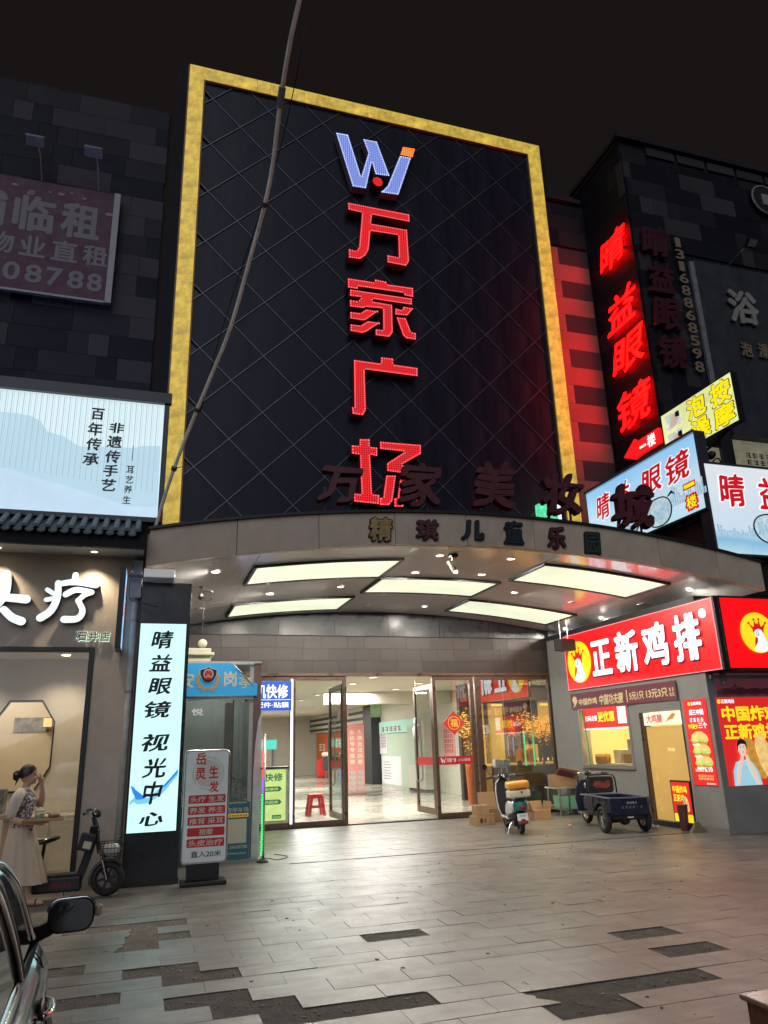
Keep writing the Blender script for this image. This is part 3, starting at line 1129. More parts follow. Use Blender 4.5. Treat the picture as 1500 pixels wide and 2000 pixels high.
M('mint_print', (0.35, 0.62, 0.55), 0.5, emit=(0.3, 0.6, 0.5), es=0.18)
t = thing('mint_shopfront', 'pale mint inner shopfront with blue banner and printed notice', 'shopfront', (XR, 29.5, 0))
MB().rect(PRW, -32.1, -27.4, 0.0, 2.05, 0.0, 0.05).build('panel', 'wall_mint', t)
MB().rect(PRW, -32.1, -27.4, 2.08, 2.55, 0.0, 0.12).build('banner', 'mint_print', t)
M('print_maroon', (0.25, 0.03, 0.05), 0.5)
marks(PRW, -31.8, -29.0, 2.14, 2.40, 0.122, 5, 'print_maroon', t)
M('notice_white', (0.72, 0.70, 0.74), 0.5)
MB().rect(PRW, -32.0, -29.4, 0.05, 1.15, 0.052, 0.06).build('notice', 'notice_white', t)
for i in range(7):
    MB().rect(PRW, -31.7, -30.9 + 0.1 * (i % 3), 0.25 + i * .11, 0.27 + i * .11, 0.061, 0.063).build('printed_line', 'paint_black', t)
t = thing('display_cabinet', 'tall cream display cabinet against the right hall wall', 'cabinet', (XR - .3, 26.6, 0))
MB().box(XR - .55, XR - .01, 25.4, 27.2, 0.1, 2.3).build('carcass', 'wall_cream', t, bevel=0.01)
MB().box(XR - .57, XR - .55, 25.5, 26.25, 0.9, 2.2).build('door', 'wall_mint', t)
MB().box(XR - .57, XR - .55, 26.35, 27.1, 0.9, 2.2).build('door', 'wall_mint', t)
MB().box(XR - .53, XR - .02, 25.42, 27.18, 0.0, 0.1).build('plinth', 'paint_black', t)
t = thing('promotion_banner', 'tall pink roll-up banner with white text inside the doorway', 'banner', (7.2, 27.0, 0))
M('banner_pink', (0.70, 0.28, 0.25), 0.5, emit=(0.7, 0.25, 0.22), es=0.12)
MB().box(5.6, 9.98, 24.0, 24.25, 2.92, 3.318).build('drop_panel', 'ceiling_white', bk)
P = PY(26.4)
MB().rect(P, 6.95, 7.55, 0.05, 2.35, 0.0, 0.02).build('sheet', 'banner_pink', t)
MB().box(6.9, 7.6, 26.3, 26.6, 0, 0.05).build('base', 'steel', t)
for k, (a, b) in enumerate(zip('久绣业注出惠', '永纹专专推特')):
    for c, x in ((a, 7.30), (b, 7.02)):
        text(c, P, x, x + .18, 2.0 - .2 * k, 2.16 - .2 * k, 0.022, 'character', 'print_cream', t, bold=.03)
M('photo_grey', (0.55, 0.48, 0.46), 0.5, noise=0.4, ns=7)
for i in range(2):
    for j in range(4):
        MB().rect(P, 6.98 + i * .29, 7.23 + i * .29, 0.08 + j * .18, 0.24 + j * .18, 0.022, 0.026).build('photo', 'photo_grey', t)
# folded airers, crate and bin in the hall
M('cloth_black', (0.03, 0.03, 0.035), 0.8)
M('cloth_sand', (0.55, 0.47, 0.34), 0.8)
t = thing('folding_rack', 'folding rack with black bag and sand cloth before the orange hoarding', 'rack', (9.3, 38.5, 0))
for s in (-1, 1):
    MB().bar((9.0, 38.5 + s * .5, 0), (9.3, 38.5 - s * .5, 1.2), .03).build('leg', 'steel', t)
MB().box(9.0, 9.5, 37.9, 39.3, 0.45, 1.1).build('bag', 'cloth_black', t, bevel=0.06)
MB().box(8.95, 9.5, 37.8, 39.4, 1.12, 1.34).build('cloth', 'cloth_sand', t, bevel=0.08)
M('blue_plastic', (0.03, 0.10, 0.42), 0.4)
t = thing('blue_bin', 'blue plastic bin on the hall floor by the hoarding', 'bin', (9.2, 35.9, 0))
MB().lathe([(0.20, 0), (0.25, 0.6)], (9.2, 35.9, 0), seg=16).build('body', 'blue_plastic', t)
MB().lathe([(0.26, 0.60), (0.27, 0.63), (0.27, 0.66)], (9.2, 35.9, 0), seg=16).build('rim', 'blue_plastic', t)
# hanging banners, suitcase and easel that fill the hall
M('banner_green', (0.22, 0.36, 0.20), 0.6, noise=0.4, ns=4)
M('banner_rose', (0.40, 0.24, 0.26), 0.6, noise=0.4, ns=4)
for x, y, m_, lab in ((6.55, 25.5, 'banner_rose', 'rose tinted cloth banner hanging from the hall ceiling at left'), (7.75, 25.5, 'banner_green', 'green cloth banner hanging from the hall ceiling beside the pink stand')):
    t = thing('hanging_banner', lab, 'banner', (x, y, 2.5), 'cloth banners under the hall ceiling')
    MB().box(x - .2, x + .2, y, y + .01, 2.55, 3.28).build('cloth', m_, t)
    MB().tube([(x - .22, y, 3.29), (x + .22, y, 3.29)], .012, 6).build('rod', 'steel', t)
t = thing('red_suitcase', 'dark red suitcase standing at the far hoarding', 'suitcase', (9.4, 41.5, 0))
MB().box(9.2, 9.6, 41.2, 41.8, .06, .95).build('shell', 'lucky_red', t, bevel=.05)
for x in (9.25, 9.5):
    MB().box(x, x + .05, 41.4, 41.5, 0, .06).build('wheel', 'paint_black', t)
t = thing('black_easel', 'black easel board leaning before the orange hoarding', 'easel', (9.3, 37.2, 0))
MB().obox((9.35, 37.2, .62), .04, .5, 1.2, Matrix.Rotation(R(12), 3, 'Y')).build('board', 'paint_black', t)
MB().bar((9.45, 37.2, 0), (9.5, 37.2, .9), .04).build('leg', 'steel', t)
for i, (y, c) in enumerate(((22.9, 'mint_print'), (24.4, 'banner_pink'), (31.7, 'notice_white'))):
    t = thing('wall_poster', ('mint', 'pink', 'white')[i] + ' poster on the right hall wall', 'poster', (XR, y, 1.0), 'posters on the hall wall')
    MB().rect(PRW, -y - .5, -y + .5, .9 if i < 2 else 1.25, 2.3, .051 if i == 2 else 0.0, .07 if i == 2 else .02).build('sheet', c, t)
    marks(PRW, -y - .4, -y + .4, 1.3 if i < 2 else 1.5, 2.1, .071 if i == 2 else .021, 5, 'print_maroon', t, rows=5)
# hanging crystal ornament at the right door
M('crystal', (0.75, 0.70, 0.72), 0.1, metal=0.2)
t = thing('hanging_ornament', 'glass tassel ornament hanging behind the right door leaf', 'ornament', (6.85, 18.9, 1.35))
MB().lathe([(0.01, 2.15), (0.10, 2.05), (0.12, 1.9), (0.05, 1.72), (0.01, 1.6)], (6.85, 18.9, 0), seg=10).build('drop', 'crystal', t, smooth=True)
MB().tube([(6.85, 18.9, 3.3), (6.85, 18.9, 2.15)], .006, 5).build('cord', 'steel', t)
for i in range(5):
    MB().ell((6.85 + .03 * (i % 2), 18.9, 1.52 - .09 * i), .018, .018, .03, 8, 6).build('bead', 'crystal', t)

# ---------------------------------------------------------------- phone repair bay on the left of the doors
E('sign_blue', (0.022, 0.085, 0.50), 0.95)
E('sign_white', (0.95, 0.97, 1.0), 1.1)
P = PY(16.70)
t = thing('repair_sign', 'blue lit sign with white lettering above the left glass bay', 'sign', (2.72, 16.72, 2.4))
MB().rect(P, 2.30, 3.12, 2.42, 3.05, -0.06, 0.0).build('sign_face', 'sign_blue', t)
text('机快修', P, 2.31, 3.04, 2.68, 2.98, 0.004, 'lettering', 'sign_white', t, bold=.018)
MB().rect(P, 2.34, 3.10, 2.645, 2.655, 0.002, 0.006).build('rule', 'sign_white', t)
text('配件·贴膜', P, 2.33, 3.06, 2.48, 2.60, 0.004, 'lettering', 'sign_white', t, bold=.012)
E('box_lime', (0.70, 0.86, 0.30), 0.95, noise=0.12, ns=3)
E('print_green', (0.0, 0.22, 0.09), 0.5)
P = PY(17.30)
t = thing('repair_counter', 'phone repair counter with glowing yellow green front panel', 'counter', (2.7, 17.5, 0))
MB().box(2.5, 3.3, 17.32, 17.9, 0.0, 1.2).build('counter_body', 'wall_cream', t, bevel=0.01)
MB().rect(P, 2.62, 3.12, 0.12, 1.17, -0.015, 0.0).build('lit_front', 'box_lime', t)
text('快修', P, 2.64, 3.05, 0.93, 1.10, 0.003, 'lettering', 'print_green', t, bold=.02)
for z, s in ((0.77, '板维修'), (0.50, '机回收')):
    MB().prism([(2.62, z - .05), (2.98, z - .05), (3.03, z), (2.98, z + .05), (2.62, z + .05)], P, 0.002, 0.006).build('arrow', 'print_green', t)
    text(s, P, 2.64, 2.96, z - .03, z + .03, 0.0065, 'lettering', 'box_lime', t, bold=.01)
MB().rect(P, 2.82, 3.02, 0.16, 0.235, 0.002, 0.006).build('badge', 'print_green', t)
text('vivo', P, 2.84, 3.0, 0.175, 0.22, 0.0065, 'lettering', 'box_lime', t)
MB().box(2.48, 3.32, 17.30, 17.92, 1.2, 1.23).build('worktop', 'bronze', t)
E('tube_white', (0.8, 0.85, 1.0), 1.2)
t = thing('lit_edge_strip', 'narrow white lit strip on the first door post', 'light strip', (3.13, 16.72, 0.1))
MB().rect(PY(16.735), 3.105, 3.165, 0.08, 3.1, 0.0, 0.012).build('tube', 'tube_white', t)
MB().rect(PY(16.748), 3.10, 3.17, 0.3, 1.9, 0.0145, 0.0165).build('printed_film', 'notice_white', t)
E('teal_glow', (0.10, 0.62, 0.55), 0.7)
t = thing('teal_display', 'teal lit phone display behind the left glass bay', 'display', (2.9, 21.5, 0))
MB().box(2.4, 3.6, 21.5, 22, 0, 1.1).build('case', 'wall_mint', t, bevel=.02)
MB().rect(PY(21.5), 2.4, 3.6, 1.6, 1.85, 0, .05).build('lit_band', 'teal_glow', t)
MB().box(2.4, 2.46, 21.7, 21.9, 1.1, 1.85).build('post', 'steel', t)
MB().box(3.54, 3.6, 21.7, 21.9, 1.1, 1.85).build('post', 'steel', t)
# ---------------------------------------------------------------- restaurant behind the right bay
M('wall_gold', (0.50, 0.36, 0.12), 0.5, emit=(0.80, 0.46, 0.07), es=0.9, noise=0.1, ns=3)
M('wood_brown', (0.060, 0.036, 0.026), 0.4, noise=0.25, ns=5, stretch=(8, 8, 1))
M('counter_brown', (0.10, 0.035, 0.030), 0.35)
wp = thing('restaurant_front', 'dim brown restaurant front with gold lit panels behind the right glass', 'restaurant', (11, 21, 0))
MB().box(9.2, 13.4, 21.5, 21.7, 0, 3.3).build('rear_wall', 'wood_brown', wp)
MB().box(13.2, 13.4, 17.2, 21.5, 0, 3.3).build('side_wall', 'wood_brown', wp)
MB().box(9.2, 13.4, 17.5, 21.7, 3.22, 3.31).build('ceiling_panel', 'wood_brown', wp)
MB().box(9.2, 13.3, 20.9, 21.4, 2.80, 3.2).build('fascia', 'bronze', wp)
P = PY(21.5)
for a, b, z0, z1 in ((9.72, 9.98, 0.9, 2.75), (10.14, 10.62, 0.9, 2.75), (11.84, 12.30, 1.9, 2.78), (12.36, 12.75, 1.2, 2.78), (11.35, 11.75, 1.05, 1.5)):
    MB().rect(P, a, b, z0, z1, 0.0, 0.03).build('gold_panel', 'wall_gold', wp)
for a in (9.60, 10.02, 10.66, 11.18, 11.76, 12.32, 12.8):
    MB().rect(P, a, a + .06, 0.0, 2.8, 0.0, 0.10).build('mullion', 'wood_brown', wp)
MB().box(9.3, 13.1, 20.6, 21.1, 0, 0.95).build('counter', 'counter_brown', wp, bevel=.02)
MB().box(9.25, 13.15, 20.55, 21.15, 0.95, 1.0).build('counter_top', 'wall_gold', wp)
E('gold_glow', (1.0, 0.62, 0.12), 2.6)
for a, b in ((11.88, 12.26), (12.40, 12.72), (10.2, 10.56)):
    MB().box(a, b, 21.30, 21.36, 2.66, 2.72).build('cove_light', 'gold_glow', wp)
E('neon_green', (0.08, 1.0, 0.28), 1.4)
E('neon_orange', (1.0, 0.13, 0.02), 1.5)
E('neon_violet', (0.35, 0.38, 0.80), 0.8)
for x, m_, z0, z1 in ((10.0, 'neon_green', .3, 1.9), (10.27, 'neon_green', .3, 1.82), (9.50, 'neon_violet', 1.25, 1.75), (9.66, 'neon_violet', 1.25, 1.72)):
    MB().tube([(x, 19.0, z0), (x, 19.0, z1)], .018, 6).build('neon_tube', m_, wp)
text('烫', PY(18.95), 9.48, 9.74, 1.74, 2.17, 0.0, 'neon_character', 'neon_orange', wp, nib=(.03, .015, .7), shear=.1, wob=.02)
for x in (9.46, 10.3):
    MB().tube([(x, 19.02, 0), (x, 19.02, 3.22)], .012, 6).build('neon_stand', 'steel', wp)
MB().box(9.44, 10.32, 19.015, 19.03, 0.02, 0.06).build('stand_foot', 'steel', wp)
E('lantern_warm', (1.0, 0.70, 0.30), 1.6)
for k in range(5):
    MB().ell((11.3 + .17 * k, 20.7, 1.08), .03, .03, .05, 8, 6).build('candle_lamp', 'lantern_warm', wp)
M('copper', (0.55, 0.16, 0.04), 0.3, metal=0.4, emit=(0.7, 0.16, 0.02), es=0.22)
for x in (10.75, 11.1):
    MB().lathe([(.10, 0), (.14, .05), (.14, .32), (.06, .40)], (x, 20.75, 1.0), seg=14).build('copper_pot', 'copper', wp)
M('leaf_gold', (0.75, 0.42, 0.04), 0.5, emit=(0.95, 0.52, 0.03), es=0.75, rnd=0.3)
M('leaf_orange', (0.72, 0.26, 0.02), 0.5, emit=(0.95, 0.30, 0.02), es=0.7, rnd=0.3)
M('bark', (0.09, 0.06, 0.04), 0.8)


def gold_tree(x, y, z0, h, r, nl, lab):
    t = thing('gold_leaf_tree', lab, 'tree', (x, y, z0), 'gold artificial trees behind the glass')
    tr = MB()
    tips = []
    tr.tube([(x, y, z0), (x + .02, y, z0 + h * .45)], [.035, .025], 7)
    for k in range(9):
        a = 2 * math.pi * k / 9 + random.random()
        e = Vector((x + math.cos(a) * r * .8, y + math.sin(a) * r * .5, z0 + h * random.uniform(.6, 1.0)))
        m_ = Vector((x + math.cos(a) * r * .3, y + math.sin(a) * r * .2, z0 + h * .6))
        tr.tube(catmull([(x + .02, y, z0 + h * .42), m_, e], 3), [.018, .016, .014, .012, .010, .007, .004], 5)
        tips += [m_, e, (m_ + e) / 2]
    tr.build('trunk', 'bark', t)
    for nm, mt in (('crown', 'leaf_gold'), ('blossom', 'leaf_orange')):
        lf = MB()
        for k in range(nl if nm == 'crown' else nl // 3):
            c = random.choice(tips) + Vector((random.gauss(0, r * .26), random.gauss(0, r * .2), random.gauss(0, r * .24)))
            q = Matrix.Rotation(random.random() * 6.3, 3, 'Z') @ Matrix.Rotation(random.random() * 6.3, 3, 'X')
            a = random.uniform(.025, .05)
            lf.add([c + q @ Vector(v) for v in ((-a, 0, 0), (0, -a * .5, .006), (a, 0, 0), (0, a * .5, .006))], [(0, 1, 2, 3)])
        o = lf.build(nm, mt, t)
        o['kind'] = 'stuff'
    return t



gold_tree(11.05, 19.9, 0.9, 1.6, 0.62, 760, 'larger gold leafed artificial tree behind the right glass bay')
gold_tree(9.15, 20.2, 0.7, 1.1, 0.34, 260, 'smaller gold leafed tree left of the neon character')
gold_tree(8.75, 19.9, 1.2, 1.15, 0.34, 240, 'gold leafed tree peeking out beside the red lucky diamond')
M('planter', (0.35, 0.08, 0.02), 0.4)
for x, y, s, h_, lab in ((11.05, 19.9, .20, .9, 'tall orange planter under the larger gold tree'), (9.15, 20.2, .15, .7, 'planter under the smaller gold tree left of the neon'), (8.75, 19.9, .15, 1.2, 'tall planter under the gold tree beside the lucky diamond')):
    t = thing('planter', lab, 'planter', (x, y, 0), 'planters behind the glass')
    MB().lathe([(s * .7, 0), (s, h_ - .04), (s * 1.08, h_ - .03), (s * 1.08, h_ + .02), (s * .95, h_ + .02), (s * .93, h_ - .05)], (x, y, 0), seg=16, cap=True).build('pot', 'planter', t, smooth=False)
    MB().lathe([(.001, h_ - .02), (s * .94, h_ - .02)], (x, y, 0), seg=16, cap=False).build('soil', 'bark', t)
d = bpy.data.lights.new('restaurant_lamp', 'AREA')
d.energy = 150
d.size = 1.8
d.color = (1.0, 0.72, 0.35)
o = bpy.data.objects.new('restaurant_lamp', d)
COL.objects.link(o)
o.location = (11.2, 19.2, 3.2)
# glass screen table fronts and side panels seen low in the right bay
M('dark_screen', (0.05, 0.045, 0.04), 0.12)
t = thing('low_screen', 'dark low glass screen standing behind the right bay', 'screen', (9.0, 18.2, 0))
MB().box(9.0, 10.6, 18.1, 18.14, 0.05, 1.0).build('panel', 'dark_screen', t)
for x in (8.97, 10.6):
    MB().box(x, x + .03, 18.08, 18.16, 0, 1.05).build('post', 'steel', t)
t = thing('flower_stand', 'white two-lobed paper box on a stand behind the glass', 'stand', (8.3, 18.4, 0))
MB().box(8.75, 8.96, 18.3, 18.5, 0.98, 1.18).build('box', 'notice_white', t, bevel=.03)
MB().box(8.97, 9.18, 18.3, 18.5, 0.98, 1.18).build('box', 'notice_white', t, bevel=.03)
MB().tube([(8.96, 18.4, 0.02), (8.96, 18.4, 1.0)], .02, 6).build('stem', 'steel', t)
MB().lathe([(.18, 0), (.18, .02)], (8.96, 18.4, 0), seg=14).build('foot', 'steel', t)
# the wall right of the glazing, running to the corner shop
o = MB().box(9.72, 10.2, 16.72, 17.0, 0, 4.3).build('corner_pier', 'paint_black', gz)

def mosaic(P, x0, x1, z0, z1, parent, seed, dark='pan_dark', mid='pan_mid', light='pan_light', w=1.30, h=0.595, th=0.03):
    """metal cladding panels in running bond, tones mixed"""
    rn = random.Random(seed)
    r = 0
    z = z0
    while z < z1 - 0.05:
        x = x0 - w * rn.random()
        while x < x1:
            wd_ = w if rn.random() < 0.7 else w * 0.36
            a, b = max(x, x0), min(x + wd_, x1)
            if b - a > 0.06:
                q = rn.random()
                m = light if q < 0.24 else (mid if q < 0.55 else dark)
                MB().rect(P, a + .004, b - .004, z + .004, min(z + h, z1) - .004, 0.0, th + rn.choice((0, 0, .004))).build('cladding_panel', m, parent)
            x += wd_
        z += h
        r += 1


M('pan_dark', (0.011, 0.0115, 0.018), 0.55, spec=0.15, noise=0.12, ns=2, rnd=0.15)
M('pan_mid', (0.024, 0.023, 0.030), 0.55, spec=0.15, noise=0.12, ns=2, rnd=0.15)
M('pan_light', (0.050, 0.045, 0.051), 0.55, spec=0.15, noise=0.12, ns=2, rnd=0.12)

# ================================================================ upper left wall and its rental banner
lw = thing('left_upper_building', 'dark building left of the gold frame clad in mixed grey panels', 'building', (-4.5, 17.1, 0))
MB().box(-10, -0.3, 17.1, 17.4, 0, 18.6).build('wall', 'wall_dark', lw)
mosaic(PY(17.08), -7.2, -0.35, 6.6, 18.5, lw, 3)
M('banner_maroon', (0.070, 0.012, 0.034), 0.55, noise=0.25, ns=4)
M('banner_text', (0.19, 0.175, 0.175), 0.6)
M('banner_dot', (0.30, 0.16, 0.16), 0.6)
M('galv', (0.26, 0.26, 0.27), 0.5, metal=0.3, noise=0.2)
P = PY(16.8)
t = thing('rental_banner', 'maroon rental banner with pale characters and phone number on upper left wall', 'banner', (-4, 16.9, 12.0))
MB().rect(P, -7.0, -1.55, 12.14, 15.28, -0.06, 0.0).build('sheet', 'banner_maroon', t)
MB().rect(P, -1.545, -1.40, 12.10, 15.32, -0.10, 0.012).build('edge_rail', 'galv', t)
MB().rect(P, -7.0, -1.55, 12.08, 12.135, -0.10, 0.012).build('bottom_rail', 'galv', t)
for c, (a, b) in zip('商铺临租', ((-5.9, -5.0), (-4.9, -3.95), (-3.80, -2.86), (-2.72, -1.82))):
    text(c, P, a, b, 13.78, 14.82, 0.004, 'character', 'banner_text', t, bold=.036)
for c, (a, b) in zip('物业直租', ((-4.25, -3.68), (-3.56, -2.98), (-2.86, -2.26), (-2.14, -1.58))):
    text(c, P, a, b, 13.07, 13.66, 0.004, 'character', 'banner_text', t, bold=.026)
for c, (a, b) in zip('38608788', ((-5.30, -4.95), (-4.86, -4.51), (-4.42, -4.07), (-3.84, -3.47), (-3.36, -2.99), (-2.90, -2.53), (-2.42, -2.06), (-1.98, -1.64))):
    text(c, P, a, b, 12.36, 12.86, 0.004, 'digit', 'banner_text', t, bold=.022)
for i in range(12):
    cx, cz, r = random.uniform(-4.3, -1.7), random.uniform(14.75, 15.2), random.uniform(.03, .09)
    if i > 7:
        cx, cz = random.uniform(-1.78, -1.62), random.uniform(13.2, 14.7)
    MB().prism([(cx + r * 1.3 * math.cos(k * .7), cz + r * .7 * math.sin(k * .7)) for k in range(9)], P, 0.003, 0.006).build('petal', 'banner_dot', t)
for x, lab in ((-3.35, 'unlit floodlight over the rental banner, left one'), (-2.02, 'unlit floodlight over the rental banner, right one')):
    t = thing('floodlight', lab, 'floodlight', (x, 16.7, 15.3), 'unlit floodlights over the rental banner')
    MB().tube([(x + .08, 16.95, 15.3), (x + .05, 16.4, 15.75), (x, 16.25, 15.92)], .018, 6).build('arm', 'galv', t)
    MB().obox((x - .06, 16.2, 15.95), .42, .26, .09, Matrix.Rotation(R(-25), 3, 'X')).build('housing', 'galv', t, bevel=.01)

# ================================================================ left shop: spa
M('plaster', (0.47, 0.395, 0.335), 0.75, noise=0.12, ns=4, bump=0.25, bs=60)
M('plaster_in', (0.64, 0.57, 0.46), 0.7, noise=0.05)
M('tile_grey', (0.07, 0.085, 0.105), 0.5, noise=0.2, ns=9, rnd=0.15)
glass('pane_shop', (0.95, 0.95, 0.93), 0.02)
spa = thing('spa_shop', 'plaster fronted spa shop with big window under a grey tiled eave', 'shop', (-2, 11, 0))
w = MB()
w.box(-0.70, -0.14, 11.0, 11.25, 0, 4.36)
w.box(-5.5, -0.70, 11.0, 11.25, 3.04, 4.36)
w.box(-5.5, -4.2, 11.0, 11.25, 0.0, 3.04)
w.box(-4.2, -0.70, 11.0, 11.25, 0.0, 0.17)
w.build('wall', 'plaster', spa)
MB().box(-5.5, -0.14, 11.25, 17.0, 4.2, 4.9).build('roof_slab', 'wall_dark', spa)
MB().box(-0.3, -0.14, 11.25, 17.0, 0.0, 4.2).build('side_wall', 'wall_dark', spa)
f = MB()
f.box(-0.765, -0.702, 10.97, 11.08, 0.17, 3.04)
f.box(-4.2, -0.766, 10.97, 11.08, 2.975, 3.04)
f.box(-4.2, -0.766, 10.97, 11.08, 0.17, 0.215)
f.box(-2.65, -2.60, 10.98, 11.08, 0.216, 2.974)
wn = f.build('window', 'black_trim', spa, bevel=.004)
MB().box(-2.598, -0.767, 11.02, 11.03, 0.217, 2.973).build('pane', 'pane_shop', wn)
MB().box(-4.2, -2.652, 11.02, 11.03, 0.217, 2.973).build('pane', 'pane_shop', wn)
# room behind the glass
MB().box(-4.5, -0.32, 11.26, 14.6, 0.0, 0.04).build('room_floor', 'plaster_in', spa)
MB().box(-4.5, -0.32, 11.26, 14.6, 3.05, 3.12).build('room_ceiling', 'plaster_in', spa)
MB().box(-0.5, -0.32, 11.26, 14.6, 0.04, 3.05).build('room_side_wall', 'plaster_in', spa)
MB().box(-4.6, -4.5, 11.26, 14.6, 0.0, 3.1).build('room_side_wall', 'plaster_in', spa)
MB().box(-4.5, -0.5, 14.4, 14.6, 0.04, 3.05).build('room_rear_wall', 'plaster_in', spa)
oc = [(-1.93, 2.44), (-1.47, 2.44), (-1.27, 2.12), (-1.27, 1.46), (-1.47, 1.12), (-1.93, 1.12), (-2.13, 1.46), (-2.13, 2.12)]
P = PY(12.6)
outer = [(-4.5, 3.05), (-0.5, 3.05), (-0.5, 0.04), (-4.5, 0.04)]
# partition with an octagonal opening: built from quads between the opening and the wall edge
mb = MB()
ccx, ccz = -1.70, 1.78
def proj(p):
    dx, dz = p[0] - ccx, p[1] - ccz
    s = 1e9
    for lim, c, d in ((-4.5, ccx, dx), (-0.5, ccx, dx), (0.04, ccz, dz), (3.05, ccz, dz)):
        if abs(d) > 1e-6 and (lim - c) / d > 0:
            s = min(s, (lim - c) / d)
    return (ccx + dx * s, ccz + dz * s)
ob = []
for p in oc:
    ob.append(proj(p))
corners = {(-0.5, 3.05), (-0.5, 0.04), (-4.5, 0.04), (-4.5, 3.05)}
for i in range(8):
    a, b = oc[i], oc[(i + 1) % 8]
    A, B = ob[i], ob[(i + 1) % 8]
    pg = [a, A]
    if abs(A[0] - B[0]) > 1e-6 and abs(A[1] - B[1]) > 1e-6:
        for c in corners:
            if (abs(c[0] - A[0]) < 1e-6 or abs(c[1] - A[1]) < 1e-6) and (abs(c[0] - B[0]) < 1e-6 or abs(c[1] - B[1]) < 1e-6):
                pg.append(c)
    pg += [B, b]
    mb.prism(pg, P, -0.06, 0.0)
mb.build('partition', 'plaster_in', spa)
rg = MB()
for i in range(8):
    a, b = oc[i], oc[(i + 1) % 8]
    ka = [(ccx + (p[0] - ccx) * 0.955, ccz + (p[1] - ccz) * 0.955) for p in (a, b)]
    rg.prism([a, b, ka[1], ka[0]], P, -0.05, 0.03)
rg.build('octagon_frame', 'black_trim', spa)
M('paint_ink', (0.22, 0.21, 0.20), 0.6, noise=0.7, ns=7)
E('lamp_amber', (1.0, 0.55, 0.18), 1.2)
t = thing('ink_painting', 'long ink landscape painting seen through the octagonal opening', 'painting', (-1.8, 14.38, 2.0))
MB().rect(PY(14.4), -2.1, -1.35, 2.02, 2.26, 0.002, 0.02).build('canvas', 'paint_ink', t)
t = thing('amber_lamp', 'small square amber lamp beside the ink painting', 'lamp', (-1.55, 14.3, 2.1))
MB().box(-1.62, -1.50, 14.22, 14.38, 2.10, 2.24).build('shade', 'lamp_amber', t, bevel=.01)
MB().box(-1.58, -1.54, 14.30, 14.39, 2.03, 2.10).build('bracket', 'black_trim', t)
M('cabinet_white', (0.58, 0.50, 0.38), 0.5)
t = thing('low_cabinet', 'low cream cabinet with panel doors behind the spa window', 'cabinet', (-1.1, 12.4, 0))
MB().box(-1.75, -0.55, 12.15, 12.58, 0.04, 0.82).build('carcass', 'cabinet_white', t, bevel=.01)
for a in (-1.72, -1.13):
    MB().box(a, a + .55, 12.13, 12.149, 0.10, 0.76).build('door', 'cabinet_white', t, bevel=.012)
# soffit and eave
MB().box(-5.5, -0.14, 10.30, 10.999, 4.34, 4.42).build('soffit', 'white_soffit', spa)
MB().box(-5.5, -0.12, 10.22, 10.299, 4.28, 4.50).build('eave_board', 'wall_dark', spa)
x = -4.6
k = 0
while x < -0.14:
    q = []
    for y, z in ((10.12, 4.49), (10.62, 4.80)):
        q.append([Vector((x + .042 * math.cos(a), y, z + .042 * math.sin(a) - 0.0)) for a in [math.pi * i / 7 for i in range(8)]] + [Vector((x - .030, y, z - .012)), Vector((x + .030, y, z - .012))][:0])
    MB().loft(q, cap=True).build('roof_tile', 'tile_grey', spa, smooth=False)
    if x + .14 < -0.10:
        q = []
        for y, z in ((10.13, 4.455), (10.62, 4.765)):
            q.append([Vector((x + .07 + .055 * math.cos(a), y, z + .035 * math.sin(a))) for a in [math.pi + math.pi * i / 6 for i in range(7)]] + [Vector((x + .07 + .045 * math.cos(a), y, z + .012 + .022 * math.sin(a))) for a in [2 * math.pi - math.pi * i / 6 for i in range(7)]])
        MB().loft(q, cap=True).build('pan_tile', 'tile_grey', spa)
    x += 0.141
MB().box(-5.5, -0.12, 10.62, 10.70, 4.55, 4.84).build('ridge_board', 'wall_dark', spa)
M('warm_trim', (0.7, 0.62, 0.5), 0.4)
for x in (-0.80, -2.02, -3.3):
    d = MB().lathe([(0.060, 0.0), (0.060, -0.008), (0.046, -0.010), (0.042, -0.002)], (x, 10.74, 4.34), seg=16, cap=False).build('downlight', 'warm_trim', spa)
    MB().lathe([(0.001, -0.004), (0.042, -0.004)], (x, 10.74, 4.34), seg=14, cap=False).build('lens', 'bulb_warm', d)
    spot('eave_lamp', (x, 10.76, 4.30), 78, (1.0, 0.82, 0.56), size=R(105), blend=0.7, parent=d, rad=0.03, aim=(x, 10.92, 0))
for x in (-1.15, -2.5):
    d = MB().lathe([(0.06, 3.05), (0.06, 3.042), (0.001, 3.041)], (x, 12.0, 0), seg=14, cap=False).build('room_downlight', 'bulb_warm', spa)
    spot('room_lamp', (x, 12.0, 3.02), 64, (1.0, 0.87, 0.68), size=R(120), blend=0.8, parent=d, rad=0.05, aim=(x - .05, 12.3, 0))
d = bpy.data.lights.new('rear_room_lamp', 'AREA')
d.energy = 30
d.size = 1.0
d.color = (1.0, 0.86, 0.66)
o = bpy.data.objects.new('rear_room_lamp', d)
COL.objects.link(o)
o.location = (-2.2, 13.5, 3.0)
# raised lit characters on the spa wall
E('acrylic_white', (0.80, 0.93, 0.98), 0.95)
M('letter_side', (0.10, 0.13, 0.14), 0.4)
P = PY(10.99)


